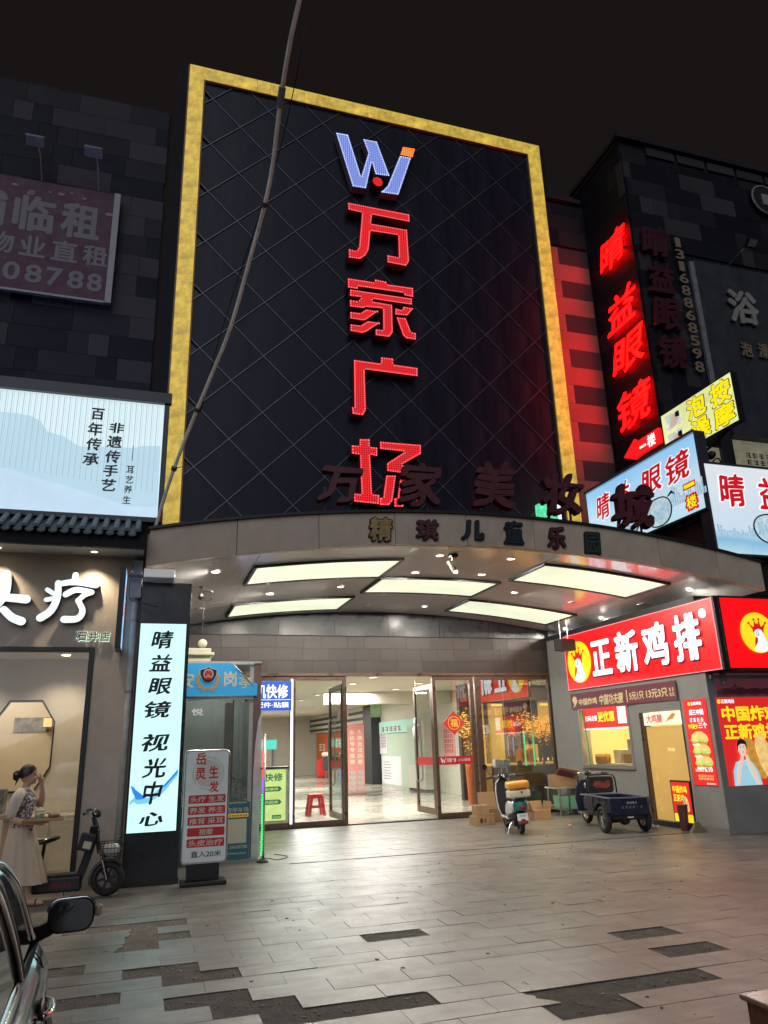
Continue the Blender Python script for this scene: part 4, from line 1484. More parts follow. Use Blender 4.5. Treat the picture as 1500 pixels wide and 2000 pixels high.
def strokes(root, ss, d0, d1):
    body, face = MB(), MB()
    for i, (pts, ws) in enumerate(ss):
        q = [tuple(p) for p in catmull([(a, b, 0) for a, b in pts], 5)] if len(pts) > 2 else [(*p, 0) for p in pts]
        q = [(p[0], p[1]) for p in q]
        n = len(q)
        if isinstance(ws, (list, tuple)):
            wl = [ws[0] + (ws[1] - ws[0]) * j / (n - 1) for j in range(n)]
        else:
            wl = [ws] * n
        body.stroke(P, q, wl, d0, d1 - .012 + .0004 * i)
        face.stroke(P, q, [v * .96 for v in wl], d1 - .011 + .0004 * i, d1 + .0005 * i)
    body.build('letter_side', 'letter_side', root)
    face.build('letter_face', 'acrylic_white', root)


t = thing('raised_character', 'white glowing rounded character on plaster wall, right one above the window', 'sign letter', (-1.05, 10.95, 3.35), 'white glowing characters on the spa wall')
strokes(t, [([(-1.03, 4.03), (-1.03, 3.95)], .085), ([(-1.25, 3.89), (-1.03, 3.93), (-0.75, 3.90)], (.075, .10)), ([(-1.24, 3.91), (-1.235, 3.70), (-1.30, 3.52), (-1.42, 3.42)], (.085, .11)),
            ([(-1.37, 3.81), (-1.29, 3.76)], .065), ([(-1.37, 3.67), (-1.28, 3.69)], .065), ([(-1.13, 3.75), (-1.0, 3.82), (-0.80, 3.79)], (.085, .08)),
            ([(-0.80, 3.79), (-0.90, 3.74), (-0.965, 3.66)], .07), ([(-0.965, 3.67), (-0.895, 3.53), (-0.95, 3.42), (-1.12, 3.405)], (.075, .10))], 0.0, 0.09)
t = thing('raised_character', 'white glowing rounded character on plaster wall, cut by the left picture edge', 'sign letter', (-1.9, 10.95, 3.35), 'white glowing characters on the spa wall')
strokes(t, [([(-1.90, 4.0), (-1.89, 3.77), (-1.97, 3.60), (-2.14, 3.44)], (.12, .13)), ([(-2.22, 3.67), (-1.95, 3.69), (-1.62, 3.67)], (.09, .12)), ([(-1.88, 3.52), (-1.77, 3.42), (-1.65, 3.37)], (.10, .12)),
            ([(-2.16, 3.96), (-2.06, 3.88)], .08), ([(-2.24, 3.84), (-2.13, 3.78)], .08)], 0.0, 0.09)
M('letter_dark', (0.05, 0.06, 0.06), 0.4)
E('halo_mint', (0.75, 1.0, 0.85), 1.5)
t = thing('branch_lettering', 'three small dark backlit characters on the plaster over the window', 'lettering', (-0.73, 10.98, 3.1))
for c, (a, b) in zip('石井店', ((-0.945, -0.815), (-0.795, -0.665), (-0.645, -0.515))):
    text(c, P, a - .006, b + .006, 3.114, 3.256, 0.003, 'halo', 'halo_mint', t, bold=.022, res=2)
    text(c, P, a, b, 3.12, 3.25, 0.02, 'character', 'letter_dark', t, bold=.012, thick=.012)
# ---------------------------------------------------------------- top light box of the spa
E('box_ice', (0.64, 0.78, 0.82), 1.0, noise=0.04, ns=0.8)
E('box_mist', (0.44, 0.63, 0.74), 0.98, noise=0.08, ns=1.0)
E('box_cloud', (0.50, 0.66, 0.80), 1.0, noise=0.10, ns=1.0)
E('box_rib', (0.42, 0.55, 0.60), 0.85)
M('ink_black', (0.012, 0.016, 0.022), 0.4)
M('box_frame', (0.055, 0.060, 0.072), 0.4, metal=0.2)
P = PY(10.6)
t = thing('spa_light_box', 'large icy lit sign box with ink hills and vertical calligraphy on the left', 'sign', (-2.2, 10.8, 4.75))
fm = MB()
fm.box(-4.6, 0.085, 10.62, 10.98, 4.78, 6.78)
fm.box(-4.6, 0.11, 10.52, 10.619, 6.62, 6.79)
fm.box(-4.6, 0.085, 10.56, 10.619, 4.76, 4.835)
fm.box(0.012, 0.085, 10.56, 10.619, 4.836, 6.619)
fm.build('case', 'box_frame', t, bevel=.006)
MB().rect(P, -4.58, 0.010, 4.838, 6.618, -0.015, 0.0).build('lit_face', 'box_ice', t)
def zt(x, y):
    X = -2.13 + x * 2.125 / 915
    return (X, max(4.84, min(6.61, 6.58 - (y - 140 - .07 * x) * 1.72 / (680 - .02 * x))))
hill = [zt(*p) for p in ((-40, 262), (60, 268), (150, 285), (200, 312), (250, 375), (350, 405), (400, 440), (440, 460), (620, 457), (760, 460), (800, 447), (913, 445))]
MB().prism(hill + [(0.0, 4.845), (hill[0][0], 4.845)], P, 0.001, 0.003).build('far_hill', 'box_mist', t)
hill = [zt(*p) for p in ((-40, 594), (80, 605), (200, 647), (420, 705), (620, 765), (720, 800), (760, 812), (913, 812))]
MB().prism(hill + [(0.0, 4.845), (hill[0][0], 4.845)], P, 0.0035, 0.006).build('near_hill', 'box_cloud', t)
rb = MB()
x = -4.5
while x < -0.03:
    rb.rect(P, x, x + .012, 5.45 - .12 * (x + 2), 6.6, 0.0032, 0.008) if x > -2.3 else rb.rect(P, x, x + .012, 5.5, 6.6, 0.0032, 0.008)
    rb.rect(P, x + .028, x + .033, 5.6, 6.6, 0.0032, 0.0065)
    x += 0.076
o = rb.build('rib_lines', 'box_rib', t)
o['kind'] = 'stuff'
for c, b in zip('百年传承', ((-1.0, -.82, 6.27, 6.46), (-1.03, -.83, 6.02, 6.23), (-1.03, -.82, 5.79, 5.99), (-1.06, -.84, 5.56, 5.75))):
    text(c, P, *b, 0.010, 'character', 'ink_black', t, nib=(.04, .018, .7), shear=.05, wob=.012)
for c, b in zip('非遗传手艺', ((-.74, -.53, 6.09, 6.26), (-.76, -.55, 5.86, 6.05), (-.76, -.55, 5.62, 5.82), (-.77, -.57, 5.41, 5.60), (-.78, -.58, 5.19, 5.38))):
    text(c, P, *b, 0.010, 'character', 'ink_black', t, nib=(.04, .018, .7), shear=.05, wob=.012)
MB().rect(P, -.395, -.385, 5.68, 5.92, 0.010, 0.012).build('dash', 'ink_black', t)
for c, b in zip('耳艺养生', ((-.46, -.35, 5.48, 5.60), (-.46, -.35, 5.33, 5.45), (-.47, -.36, 5.18, 5.30), (-.48, -.37, 5.02, 5.14))):
    text(c, P, *b, 0.010, 'character', 'ink_black', t, nib=(.03, .01, .7), shear=.05, wob=.012)
E('edge_cool', (0.30, 0.48, 1.0), 70.0)
MB().box(-4.5, -0.02, 10.70, 10.82, 6.782, 6.80).build('unseen_top_wash', 'edge_cool', t)  # unseen strip added on the case top to wash the wall blue
# blade sign, downpipe, gutter box
E('blade_lit', (0.35, 0.62, 0.95), 1.0, noise=0.5, ns=6)
t = thing('blade_sign', 'slim black blade sign with glowing blue printed side on plaster wall', 'sign', (-0.38, 10.8, 2.95))
MB().box(-0.425, -0.350, 10.50, 10.97, 2.97, 4.08).build('case', 'black_trim', t, bevel=.004)
PB = Pl((-0.349, 0, 0), (0, 1, 0), (0, 0, 1))
MB().rect(PB, 10.53, 10.95, 3.0, 4.05, 0.0, 0.004).build('lit_side', 'blade_lit', t)
E('print_red', (0.75, 0.04, 0.03), 0.9)
marks(PB, 10.62, 10.88, 3.45, 3.9, 0.005, 2, 'print_red', t, rows=2)
MB().box(-0.42, -0.36, 10.97, 10.999, 3.2, 3.26).build('bracket', 'black_trim', t)
M('pvc', (0.40, 0.39, 0.37), 0.5, noise=0.2, ns=8)
t = thing('downpipe', 'pale drainpipe running down beside the black lit pillar', 'pipe', (-0.22, 10.93, 0))
MB().tube([(-0.21, 10.93, 0.0), (-0.21, 10.93, 3.72)], .045, 12).build('pipe', 'pvc', t, smooth=True)
for z in (0.6, 2.42, 3.4):
    MB().lathe([(.052, 0), (.052, .03)], (-0.21, 10.93, z), seg=12).build('clamp', 'galv', t)
MB().box(-0.29, -0.14, 10.80, 10.99, 3.72, 4.26).build('hopper', 'galv', t, bevel=.01)
t = thing('pipe_strap', 'rusty strap bracket and wires at the canopy left corner', 'bracket', (-0.2, 10.7, 4.0))
MB().box(-0.32, -0.02, 10.66, 10.70, 3.98, 4.01).build('strap', 'rust_post', t)
MB().tube(catmull([(-0.27, 10.72, 4.2), (-0.29, 10.66, 3.7), (-0.16, 10.6, 3.62), (0.1, 10.6, 3.55)], 5), .008, 5).build('wire', 'black_trim', t)
# ================================================================ black pillar with the lit sign
M('pillar_black', (0.014, 0.016, 0.022), 0.25, noise=0.3, ns=3)
t = thing('black_pillar', 'polished black pillar carrying the canopy left corner', 'pillar', (0.2, 11.1, 0))
MB().box(-0.135, 0.555, 10.87, 11.5, 0.0, 3.955).build('shaft', 'pillar_black', t, bevel=.006)
MB().box(-0.15, 0.57, 10.86, 11.51, 0.0, 0.07).build('base', 'black_trim', t)
E('box_cyan', (0.50, 0.80, 0.78), 1.3, noise=0.05, ns=1.2)
E('wave_blue', (0.03, 0.26, 0.78), 0.9)
E('wave_sky', (0.20, 0.60, 0.86), 0.95)
P = PY(10.80)
t = thing('pillar_light_box', 'tall cyan lit sign with black brush calligraphy on the black pillar', 'sign', (0.2, 10.84, 0.64))
MB().rect(P, -0.115, 0.505, 0.645, 3.355, -0.065, -0.012).build('case', 'steel', t)
MB().rect(P, -0.112, 0.502, 0.648, 3.352, -0.011, 0.0).build('lit_face', 'box_cyan', t)
MB().prism([(-.10, 1.20), (-.06, 1.22), (.0, 1.12), (.12, 1.06), (.30, 1.20), (.49, 1.40), (.49, 1.33), (.32, 1.12), (.14, 1.0), (0.0, 0.99), (-.05, 1.02), (-.10, 0.98), (-.10, 1.02), (-.04, 1.09), (-.07, 1.16)], P, 0.001, 0.003).build('wave', 'wave_sky', t)
MB().prism([(-.10, 1.23), (-.03, 1.17), (.06, 1.10), (.16, 1.10), (.05, 1.05), (-.02, 1.05), (-.07, 1.14)], P, 0.0035, 0.005).build('wave', 'wave_blue', t)
MB().prism([(.28, 1.17), (.49, 1.41), (.49, 1.36), (.34, 1.20)], P, 0.0035, 0.005).build('wave', 'wave_blue', t)
for c, b in zip('晴益眼镜视光中心', ((.04, .34, 3.0, 3.26), (.03, .34, 2.69, 2.93), (.04, .35, 2.38, 2.61), (.01, .36, 2.07, 2.3), (0, .36, 1.64, 1.87), (.03, .34, 1.31, 1.56), (.06, .31, .98, 1.27), (.03, .33, .72, .89))):
    text(c, P, *b, 0.007, 'character', 'ink_black', t, nib=(.036, .012, .65), shear=.16, wob=.020)

M('pan_redlit', (0.25, 0.11, 0.095), 0.5, noise=0.1, ns=2, rnd=0.1)  # painted paler and redder, putting the neon's red light into the colour

# ================================================================ right building
rb_ = thing('corner_building', 'tall panel clad building on the right with stepped parapet', 'building', (15, 16, 0))
MB().box(12.66, 22, 14.88, 20, 0, 18.95).build('wall', 'wall_dark', rb_)
MB().box(11.2, 12.66, 17.0, 17.4, 0, 18.2).build('link_wall', 'wall_dark', rb_)
PRd = PY(16.98)
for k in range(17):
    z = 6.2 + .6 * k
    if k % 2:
        MB().rect(PRd, 11.26, 12.55, z + .004, z + .596, 0.0, 0.03).build('cladding_panel', 'pan_redlit', rb_)
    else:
        MB().rect(PRd, 11.26, 11.50, z + .004, z + .596, 0.0, 0.03).build('cladding_panel', 'pan_redlit', rb_)
        MB().rect(PRd, 11.508, 12.55, z + .004, z + .596, 0.0, 0.03).build('cladding_panel', 'pan_light', rb_)
mosaic(PY(16.98), 11.26, 12.56, 16.5, 18.1, rb_, 14)
PS = PX(12.64)
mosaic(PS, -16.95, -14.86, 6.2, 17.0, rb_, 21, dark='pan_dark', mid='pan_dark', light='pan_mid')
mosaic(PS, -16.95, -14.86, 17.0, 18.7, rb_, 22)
PFb = PY(14.86)
mosaic(PFb, 12.66, 19.5, 15.2, 18.5, rb_, 31)
mosaic(PFb, 12.66, 14.4, 9.0, 15.2, rb_, 33)
for i in range(6):
    MB().rect(PFb, 13.6 + i * 1.14, 14.62 + i * 1.14, 18.60, 18.90, 0.0, 0.05).build('parapet_panel', 'pan_light', rb_)
MB().box(12.5, 22, 14.70, 15.0, 18.95, 19.1).build('coping', 'pan_mid', rb_)
MB().box(12.5, 12.64, 15.0, 17.4, 18.95, 19.1).build('coping', 'pan_light', rb_)
MB().box(11.2, 12.5, 16.85, 17.4, 18.2, 18.35).build('coping', 'pan_mid', rb_)
# dark bathhouse sign board with unlit lettering
M('board_dark', (0.035, 0.040, 0.048), 0.5, noise=0.2, ns=2)
M('letter_grey', (0.30, 0.28, 0.26), 0.5, noise=0.2)
M('letter_tan', (0.26, 0.19, 0.13), 0.5)
t = thing('bath_sign_board', 'dark unlit wall board with big grey raised characters at far right', 'sign', (16.5, 14.8, 9.5))
MB().rect(PFb, 14.6, 19.5, 9.6, 15.0, 0.04, 0.09).build('board', 'board_dark', t)
P = PY(14.72)
text('浴', P, 15.49, 16.58, 13.0, 14.12, 0.0, 'character', 'letter_grey', t, nib=(.045, .025, .7), thick=.06)
text('泡', P, 15.66, 16.06, 11.92, 12.38, 0.0, 'character', 'letter_tan', t, bold=.02, thick=.04)
text('澡', P, 16.29, 16.68, 11.95, 12.42, 0.0, 'character', 'letter_tan', t, bold=.02, thick=.04)
MB().rect(PFb, 14.42, 14.58, 9.8, 14.9, 0.04, 0.12).build('edge_strip', 'galv', t)
t = thing('phone_digits', 'vertical row of faded phone digits on the right building corner', 'lettering', (14.1, 14.8, 11.1))
zz_ = 15.60
for c in '13168868598':
    w_ = .18 if c == '1' else .30
    text(c, P, 14.08 - w_ / 2, 14.08 + w_ / 2, zz_ - .33, zz_, 0.0, 'digit', 'letter_tan', t, bold=.02, thick=.03)
    zz_ -= 0.408
M('maroon_bulb', (0.06, 0.012, 0.02), 0.4)
for c, z, lab in (('晴', 15.2, 'topmost'), ('益', 14.0, 'second'), ('眼', 12.8, 'third'), ('镜', 11.6, 'lowest')):
    t = thing('unlit_character', lab + ' unlit maroon character on the front of the right building corner', 'sign letter', (13.2, 14.8, z - .5), 'unlit maroon characters on the corner')
    text(c, P, 12.78, 13.72, z - .45, z + .6, 0.0, 'character', 'maroon_bulb', t, nib=(.05, .03, .7), thick=.08, shear=.1, wob=.015)
t = thing('round_emblem', 'faint round grey emblem high on the right building', 'emblem', (17.84, 14.8, 17.3))
MB().prism([(17.84 + .52 * math.cos(a), 17.8 + .52 * math.sin(a)) for a in [2 * math.pi * k / 28 for k in range(28)]], P, 0.0, 0.02).build('disc', 'pan_mid', t)
tb = MB()
tb.tube([P(17.84 + .52 * math.cos(a), 17.8 + .52 * math.sin(a), .03) for a in [2 * math.pi * k / 28 for k in range(29)]], .03, 6)
tb.build('ring', 'letter_grey', t)
MB().rect(P, 17.7, 17.98, 17.6, 18.0, 0.021, 0.05).build('mark', 'letter_grey', t)
t = thing('wall_floodlight', 'small square floodlight arm-mounted above the bathhouse board', 'floodlight', (16.1, 14.4, 15.3))
MB().tube([(15.9, 14.85, 15.05), (15.95, 14.3, 15.2), (16.1, 14.1, 15.32)], .016, 6).build('arm', 'galv', t)
MB().obox((16.12, 14.05, 15.34), .34, .10, .26, Matrix.Rotation(R(50), 3, 'X')).build('housing', 'dark_metal', t, bevel=.01)
MB().obox((16.12, 13.99, 15.30), .26, .02, .19, Matrix.Rotation(R(50), 3, 'X')).build('lens', 'letter_grey', t)
# upper windows with notices
E('notice_dim', (0.40, 0.38, 0.26), 0.32, noise=0.25, ns=3)
t = thing('notice_window', 'dim window papered with notices above the right optician sign', 'window', (15.5, 14.8, 7.5))
MB().rect(PFb, 13.75, 14.35, 7.6, 9.0, 0.02, 0.05).build('pane', 'notice_dim', t)
MB().rect(PFb, 14.75, 17.5, 7.6, 9.3, 0.02, 0.05).build('pane', 'notice_dim', t)
MB().rect(PFb, 14.36, 14.74, 7.5, 9.5, 0.02, 0.16).build('mullion', 'dark_metal', t)
marks(PFb, 15.2, 16.8, 7.8, 9.0, 0.052, 7, 'board_dark', t, rows=6)
marks(PFb, 13.85, 14.25, 7.8, 8.5, 0.052, 3, 'board_dark', t, rows=4)
MB().rect(PFb, 14.7, 18.5, 9.32, 9.55, 0.02, 0.3).build('hood', 'board_dark', t)
# ---------------------------------------------------------------- red neon characters on the side wall
E('neon_red', (1.0, 0.0007, 0.0007), 20.0)
E('neon_rim', (1.0, 0.06, 0.03), 1.3)
PN = PX(12.5)
for c, b, lab in (('晴', (-16.34, -14.93, 15.0, 16.1), 'topmost red neon character on the right building side wall'), ('益', (-16.40, -14.87, 12.95, 14.1), 'second red neon character down the right building side wall'),
                  ('眼', (-16.40, -14.80, 11.55, 12.65), 'third red neon character down the right building side wall'), ('镜', (-16.42, -14.85, 9.85, 11.05), 'lowest red neon character, above the red arrow')):
    t = thing('neon_character', lab, 'neon sign', (12.58, 15.65, b[2]), 'red neon characters on the side wall')
    text(c, PN, b[0] + .02, b[1] - .02, b[2] + .02, b[3] - .02, 0.0, 'neon_face', 'neon_red', t, nib=(.015, .003, .9), thick=.006, shear=.20, wob=.026)
    for yy in (-16.1, -15.2):
        MB().rect(PN, yy, yy + .05, b[2] + .3, b[2] + .35, -0.13, -0.001).build('stand_off', 'dark_metal', t)
E('arrow_red', (0.80, 0.008, 0.012), 1.1)
t = thing('arrow_sign', 'red lit arrow sign with white characters under the neon characters', 'sign', (12.55, 15.6, 8.9))
MB().prism([(-16.42, 9.17), (-15.87, 9.52), (-15.82, 9.40), (-14.84, 9.42), (-14.84, 9.0), (-15.70, 8.99), (-15.99, 8.95)], PN, -0.10, 0.0).build('arrow', 'arrow_red', t)
text('一', PN, -15.68, -15.40, 9.14, 9.20, 0.003, 'character', 'sign_white', t, bold=.02)
text('楼', PN, -15.34, -15.0, 9.03, 9.37, 0.003, 'character', 'sign_white', t, bold=.03)
# ---------------------------------------------------------------- yellow bath sign
E('yellow_pale', (0.78, 0.84, 0.36), 0.95, noise=0.16, ns=1.4)
E('yellow_full', (0.92, 0.80, 0.01), 1.0)
M('brown_line', (0.20, 0.03, 0.01), 0.5, emit=(0.25, 0.03, 0.0), es=0.4)
PYL = PX(12.48)
t = thing('yellow_bath_sign', 'yellow lit blade sign with bold outlined characters and two photos', 'sign', (12.55, 13.4, 8.4))
MB().box(12.481, 12.66, 12.13, 14.66, 8.42, 9.66).build('case', 'black_trim', t)
MB().rect(PYL, -14.64, -12.15, 8.44, 9.64, -0.0008, 0.004).build('lit_face', 'yellow_pale', t)
for c, b in (('泡', (-13.68, -13.04, 9.06, 9.60)), ('按', (-12.86, -12.22, 9.02, 9.60)), ('澡', (-13.64, -13.00, 8.47, 9.01)), ('摩', (-12.86, -12.20, 8.47, 9.0))):
    text(c, PYL, b[0] - .03, b[1] + .03, b[2] - .02, b[3] + .02, 0.006, 'outline', 'brown_line', t, bold=.055, res=2)
    text(c, PYL, *b, 0.010, 'character', 'yellow_full', t, bold=.036, res=2)
E('photo_pale', (0.75, 0.80, 0.76), 0.8, noise=0.4, ns=6)
E('skin_print', (0.75, 0.58, 0.42), 0.75, noise=0.25, ns=4)
for z0, z1 in ((9.14, 9.56), (8.60, 9.04)):
    MB().rect(PYL, -14.50, -13.92, z0, z1, 0.006, 0.008).build('photo', 'photo_pale', t)
    MB().prism([(-14.42, z0 + .04), (-14.1, z0 + .03), (-13.98, z0 + .18), (-14.06, z0 + .34), (-14.2, z0 + .38), (-14.3, z0 + .22)], PYL, 0.0085, 0.010).build('photo_figure', 'skin_print', t)
    MB().prism([(-14.12, z0 + .26), (-13.96, z0 + .22), (-13.96, z0 + .38), (-14.1, z0 + .38)], PYL, 0.0105, 0.012).build('photo_shade', 'ink_black', t)
MB().bar((12.6, 12.6, 8.42), (12.7, 14.8, 7.9), .05).build('brace', 'dark_metal', t)
MB().bar((12.6, 13.6, 8.42), (12.7, 14.85, 7.7), .05).build('brace', 'dark_metal', t)
# ---------------------------------------------------------------- optician signs


def sky_face(name, top, bot, z0, z1):
    m = bpy.data.materials.new(name)
    m.use_nodes = True
    n = m.node_tree.nodes
    l = m.node_tree.links
    b = n['Principled BSDF']
    geo = n.new('ShaderNodeNewGeometry')
    sp = n.new('ShaderNodeSeparateXYZ')
    l.new(geo.outputs['Position'], sp.inputs[0])
    tx = n.new('ShaderNodeTexNoise')
    tx.inputs['Scale'].default_value = 0.9
    tx.inputs['Detail'].default_value = 5
    l.new(geo.outputs['Position'], tx.inputs['Vector'])
    r = n.new('ShaderNodeMapRange')
    r.inputs[1].default_value = z0
    r.inputs[2].default_value = z1
    l.new(sp.outputs[2], r.inputs[0])
    rp = n.new('ShaderNodeValToRGB')
    e = rp.color_ramp.elements
    e[0].position, e[0].color = 0.0, (*bot[0], 1)
    e[1].position, e[1].color = 1.0, (*top, 1)
    for i, c in enumerate(bot[1:]):
        q = e.new(0.16 + 0.14 * i)
        q.color = (*c, 1)
    ad = n.new('ShaderNodeMath')
    ad.operation = 'MULTIPLY_ADD'
    ad.inputs[1].default_value = 0.35
    l.new(tx.outputs[0], ad.inputs[0])
    l.new(r.outputs[0], ad.inputs[2])
    sb = n.new('ShaderNodeMath')
    sb.operation = 'SUBTRACT'
    sb.inputs[1].default_value = 0.175
    l.new(ad.outputs[0], sb.inputs[0])
    l.new(sb.outputs[0], rp.inputs[0])
    l.new(rp.outputs[0], b.inputs['Emission Color'])
    l.new(rp.outputs[0], b.inputs['Base Color'])
    b.inputs['Emission Strength'].default_value = 1.0
    b.inputs['Roughness'].default_value = 0.3
    MATS[name] = m


sky_face('optic_sky_a', (0.24, 0.52, 0.82), [(0.45, 0.68, 0.80), (0.52, 0.70, 0.80), (0.56, 0.68, 0.74)], 6.0, 7.7)
sky_face('optic_sky_b', (0.62, 0.66, 0.68), [(0.42, 0.60, 0.68), (0.20, 0.42, 0.58), (0.50, 0.60, 0.70)], 5.05, 7.0)
E('optic_red', (0.60, 0.010, 0.018), 0.85)
E('halo_white', (0.92, 0.95, 0.97), 1.0)
E('tower_blue', (0.36, 0.55, 0.68), 0.9, noise=0.3, ns=14)
E('tower_pale', (0.55, 0.68, 0.74), 0.9)
E('lens_scene', (0.50, 0.66, 0.74), 0.85, noise=0.3, ns=8)


def spectacles(P, cx, cz, w, h, d, root, seed):
    rn = random.Random(seed)
    # printed lens with a tiny skyline inside a dark rim
    el = [(cx + w * .5 * (abs(math.cos(a)) ** .8) * (1 if math.cos(a) > 0 else -1), cz + h * .5 * math.sin(a) * (1.0 if math.sin(a) < 0 else .92)) for a in [2 * math.pi * k / 30 for k in range(30)]]
    MB().prism(el, P, d, d + .002).build('lens', 'lens_scene', root)
    tw = MB()
    for k in range(9):
        x = cx - w * .36 + w * .72 * k / 8
        tw.rect(P, x - w * .03, x + w * .03, cz - h * .22, cz + h * rn.uniform(-.02, .26), d + .0025, d + .0035)
    tw.build('skyline', 'tower_blue', root)
    rm = MB()
    rm.tube([P(x, z, d + .008) for x, z in el + el[:1]], .016, 6)
    rm.build('spectacle_rim', 'ink_black', root)
    ar = MB()
    ar.tube([P(cx + w * .42, cz + h * .36, d + .008), P(cx + w * .58, cz + h * .46, d + .008), P(cx + w * .66, cz + h * .36, d + .008)], [.016, .03, .016], 6)
    ar.build('temple_arm', 'ink_black', root)


PO = PX(10.6)
t = thing('optician_sign', 'pale blue lit optician sign receding above the canopy right end', 'sign', (10.7, 13.6, 6.0), 'optician light boxes')
MB().box(10.602, 10.86, 11.52, 15.68, 5.98, 7.72).build('case', 'box_frame', t, bevel=.004)
MB().rect(PO, -15.64, -11.56, 6.03, 7.66, -0.0006, 0.004).build('lit_face', 'optic_sky_a', t)
MB().rect(PO, -15.68, -11.52, 7.665, 7.735, 0.0, 0.05).build('top_rail', 'steel', t)
tw = MB()
for k in range(16):
    y = -12.55 + .07 * k
    tw.rect(PO, y, y + .055, 6.33, 6.45 + random.uniform(0, .35), 0.0045, 0.0055)
tw.build('far_towers', 'tower_blue', t)
for c, b in (('晴', (-15.27, -14.66, 6.80, 7.46)), ('益', (-14.50, -13.84, 6.80, 7.48)), ('眼', (-13.44, -12.69, 6.83, 7.44)), ('镜', (-12.55, -11.77, 6.80, 7.46))):
    text(c, PO, b[0] - .03, b[1] + .03, b[2] - .02, b[3] + .02, 0.006, 'halo', 'halo_white', t, nib=(.07, .05, .65), shear=.16, wob=.018, res=2)
    text(c, PO, *b, 0.010, 'character', 'optic_red', t, nib=(.036, .012, .65), shear=.16, wob=.018)
MB().rect(PO, -12.10, -11.72, 6.56, 6.70, 0.006, 0.0075).build('stroke_outline', 'optic_red', t)
MB().rect(PO, -12.07, -11.75, 6.59, 6.67, 0.009, 0.0105).build('stroke', 'yellow_full', t)
text('楼', PO, -12.12, -11.70, 6.08, 6.45, 0.006, 'outline', 'optic_red', t, bold=.08, res=2)
text('楼', PO, -12.06, -11.76, 6.13, 6.40, 0.010, 'character', 'yellow_full', t, bold=.02)
spectacles(PO, -12.95, 6.37, 0.86, 0.66, 0.012, t, 4)
spectacles(PO, -14.05, 6.45, 0.86, 0.66, 0.012, t, 5)
P2 = PY(11.5)
t = thing('optician_sign', 'pale optician sign facing the viewer at the right picture edge', 'sign', (12.4, 11.6, 5.0), 'optician light boxes')
MB().box(10.64, 14.6, 11.502, 11.78, 5.03, 7.03).build('case', 'box_frame', t, bevel=.004)
MB().rect(P2, 10.69, 14.55, 5.08, 6.97, -0.0006, 0.004).build('lit_face', 'optic_sky_b', t)
tw = MB()
for k in range(30):
    x = 10.75 + .065 * k
    tw.rect(P2, x, x + .05, 5.45, 5.52 + random.uniform(0, .2), 0.0045, 0.0055)
tw.build('far_towers', 'tower_blue', t)
for c, b in (('晴', (10.95, 11.62, 6.06, 6.80)), ('益', (11.93, 12.60, 6.06, 6.80)), ('眼', (12.9, 13.6, 6.06, 6.80))):
    text(c, P2, b[0] - .03, b[1] + .03, b[2] - .02, b[3] + .02, 0.006, 'halo', 'halo_white', t, nib=(.07, .05, .65), shear=.1, wob=.018, res=2)
    text(c, P2, *b, 0.010, 'character', 'optic_red', t, nib=(.04, .014, .65), shear=.1, wob=.018)
spectacles(P2, 12.15, 5.65, 0.98, 0.66, 0.012, t, 6)
spectacles(P2, 13.3, 5.65, 0.98, 0.66, 0.012, t, 7)
M('frame_maroon', (0.10, 0.02, 0.03), 0.5)
t = thing('sign_support', 'dark steel support frame under the optician signs', 'frame', (11.2, 12.4, 4.1))
for y in (11.9, 13.4, 15.0):
    MB().box(10.9, 11.0, y, y + .1, 4.2, 6.0).build('post', 'dark_metal', t)
MB().box(10.87, 10.9, 11.8, 15.5, 4.6, 5.97).build('panel', 'frame_maroon', t)
MB().box(10.7, 14.5, 11.72, 11.76, 4.3, 5.0).build('panel', 'dark_metal', t)
t = thing('roof_spotlight', 'small black spotlight between the yellow and optician signs', 'spotlight', (11.0, 11.7, 7.1))
MB().ell((11.0, 11.6, 7.22), .09, .12, .09, 12, 8).build('head', 'dark_metal', t, smooth=True)
MB().tube(catmull([(11.0, 11.65, 7.03), (11.05, 11.55, 7.12), (11.2, 11.6, 7.15), (11.28, 11.65, 7.03)], 4), .016, 6).build('bracket', 'dark_metal', t)
E('green_lit', (0.12, 0.85, 0.42), 0.8, noise=0.5, ns=8)
t = thing('green_sign', 'small green lit sign peeking above the canopy before the gold frame', 'sign', (9.6, 16.3, 6.0))
MB().box(9.45, 10.0, 16.1, 16.3, 6.2, 7.5).build('lit_box', 'green_lit', t, bevel=.01)
MB().box(10.02, 10.08, 16.08, 16.32, 6.2, 7.6).build('cool_tube', 'tube_white', t)
MB().box(9.3, 10.3, 16.05, 16.35, 5.2, 6.19).build('plinth', 'dark_metal', t)

# ================================================================ fried chicken corner shop
M('shop_grey', (0.26, 0.255, 0.245), 0.45, noise=0.10, ns=2.5, bump=0.05)
M('shop_grey_low', (0.20, 0.185, 0.172), 0.5, noise=0.14, ns=2)
M('kitchen', (0.70, 0.58, 0.36), 0.6)
XS = 9.64
sh = thing('chicken_shop', 'grey corner takeaway shop with serving window and amber door', 'shop', (11, 13.5, 0))
w = MB()
w.box(XS, XS + .25, 11.2, 11.99, 0, 4.0)             # corner pillar, side face
w.box(XS, XS + .25, 13.28, 13.62, 0, 4.0)
w.box(XS, XS + .25, 13.62, 15.54, 0, 1.04)
w.box(XS, XS + .25, 13.62, 15.54, 2.30, 4.0)
w.box(XS, XS + .25, 15.54, 16.7, 0, 4.0)
w.box(XS, XS + .25, 11.99, 13.28, 2.12, 4.0)
w.box(XS + .25, 14.5, 11.2, 11.45, 0, 4.0)
w.build('wall', 'shop_grey', sh)
MB().box(XS + .25, 14.5, 11.45, 16.7, 3.0, 3.1).build('room_ceiling', 'kitchen', sh)
MB().box(12.6, 12.75, 11.45, 16.7, 0.0, 3.0).build('room_rear_wall', 'kitchen', sh)
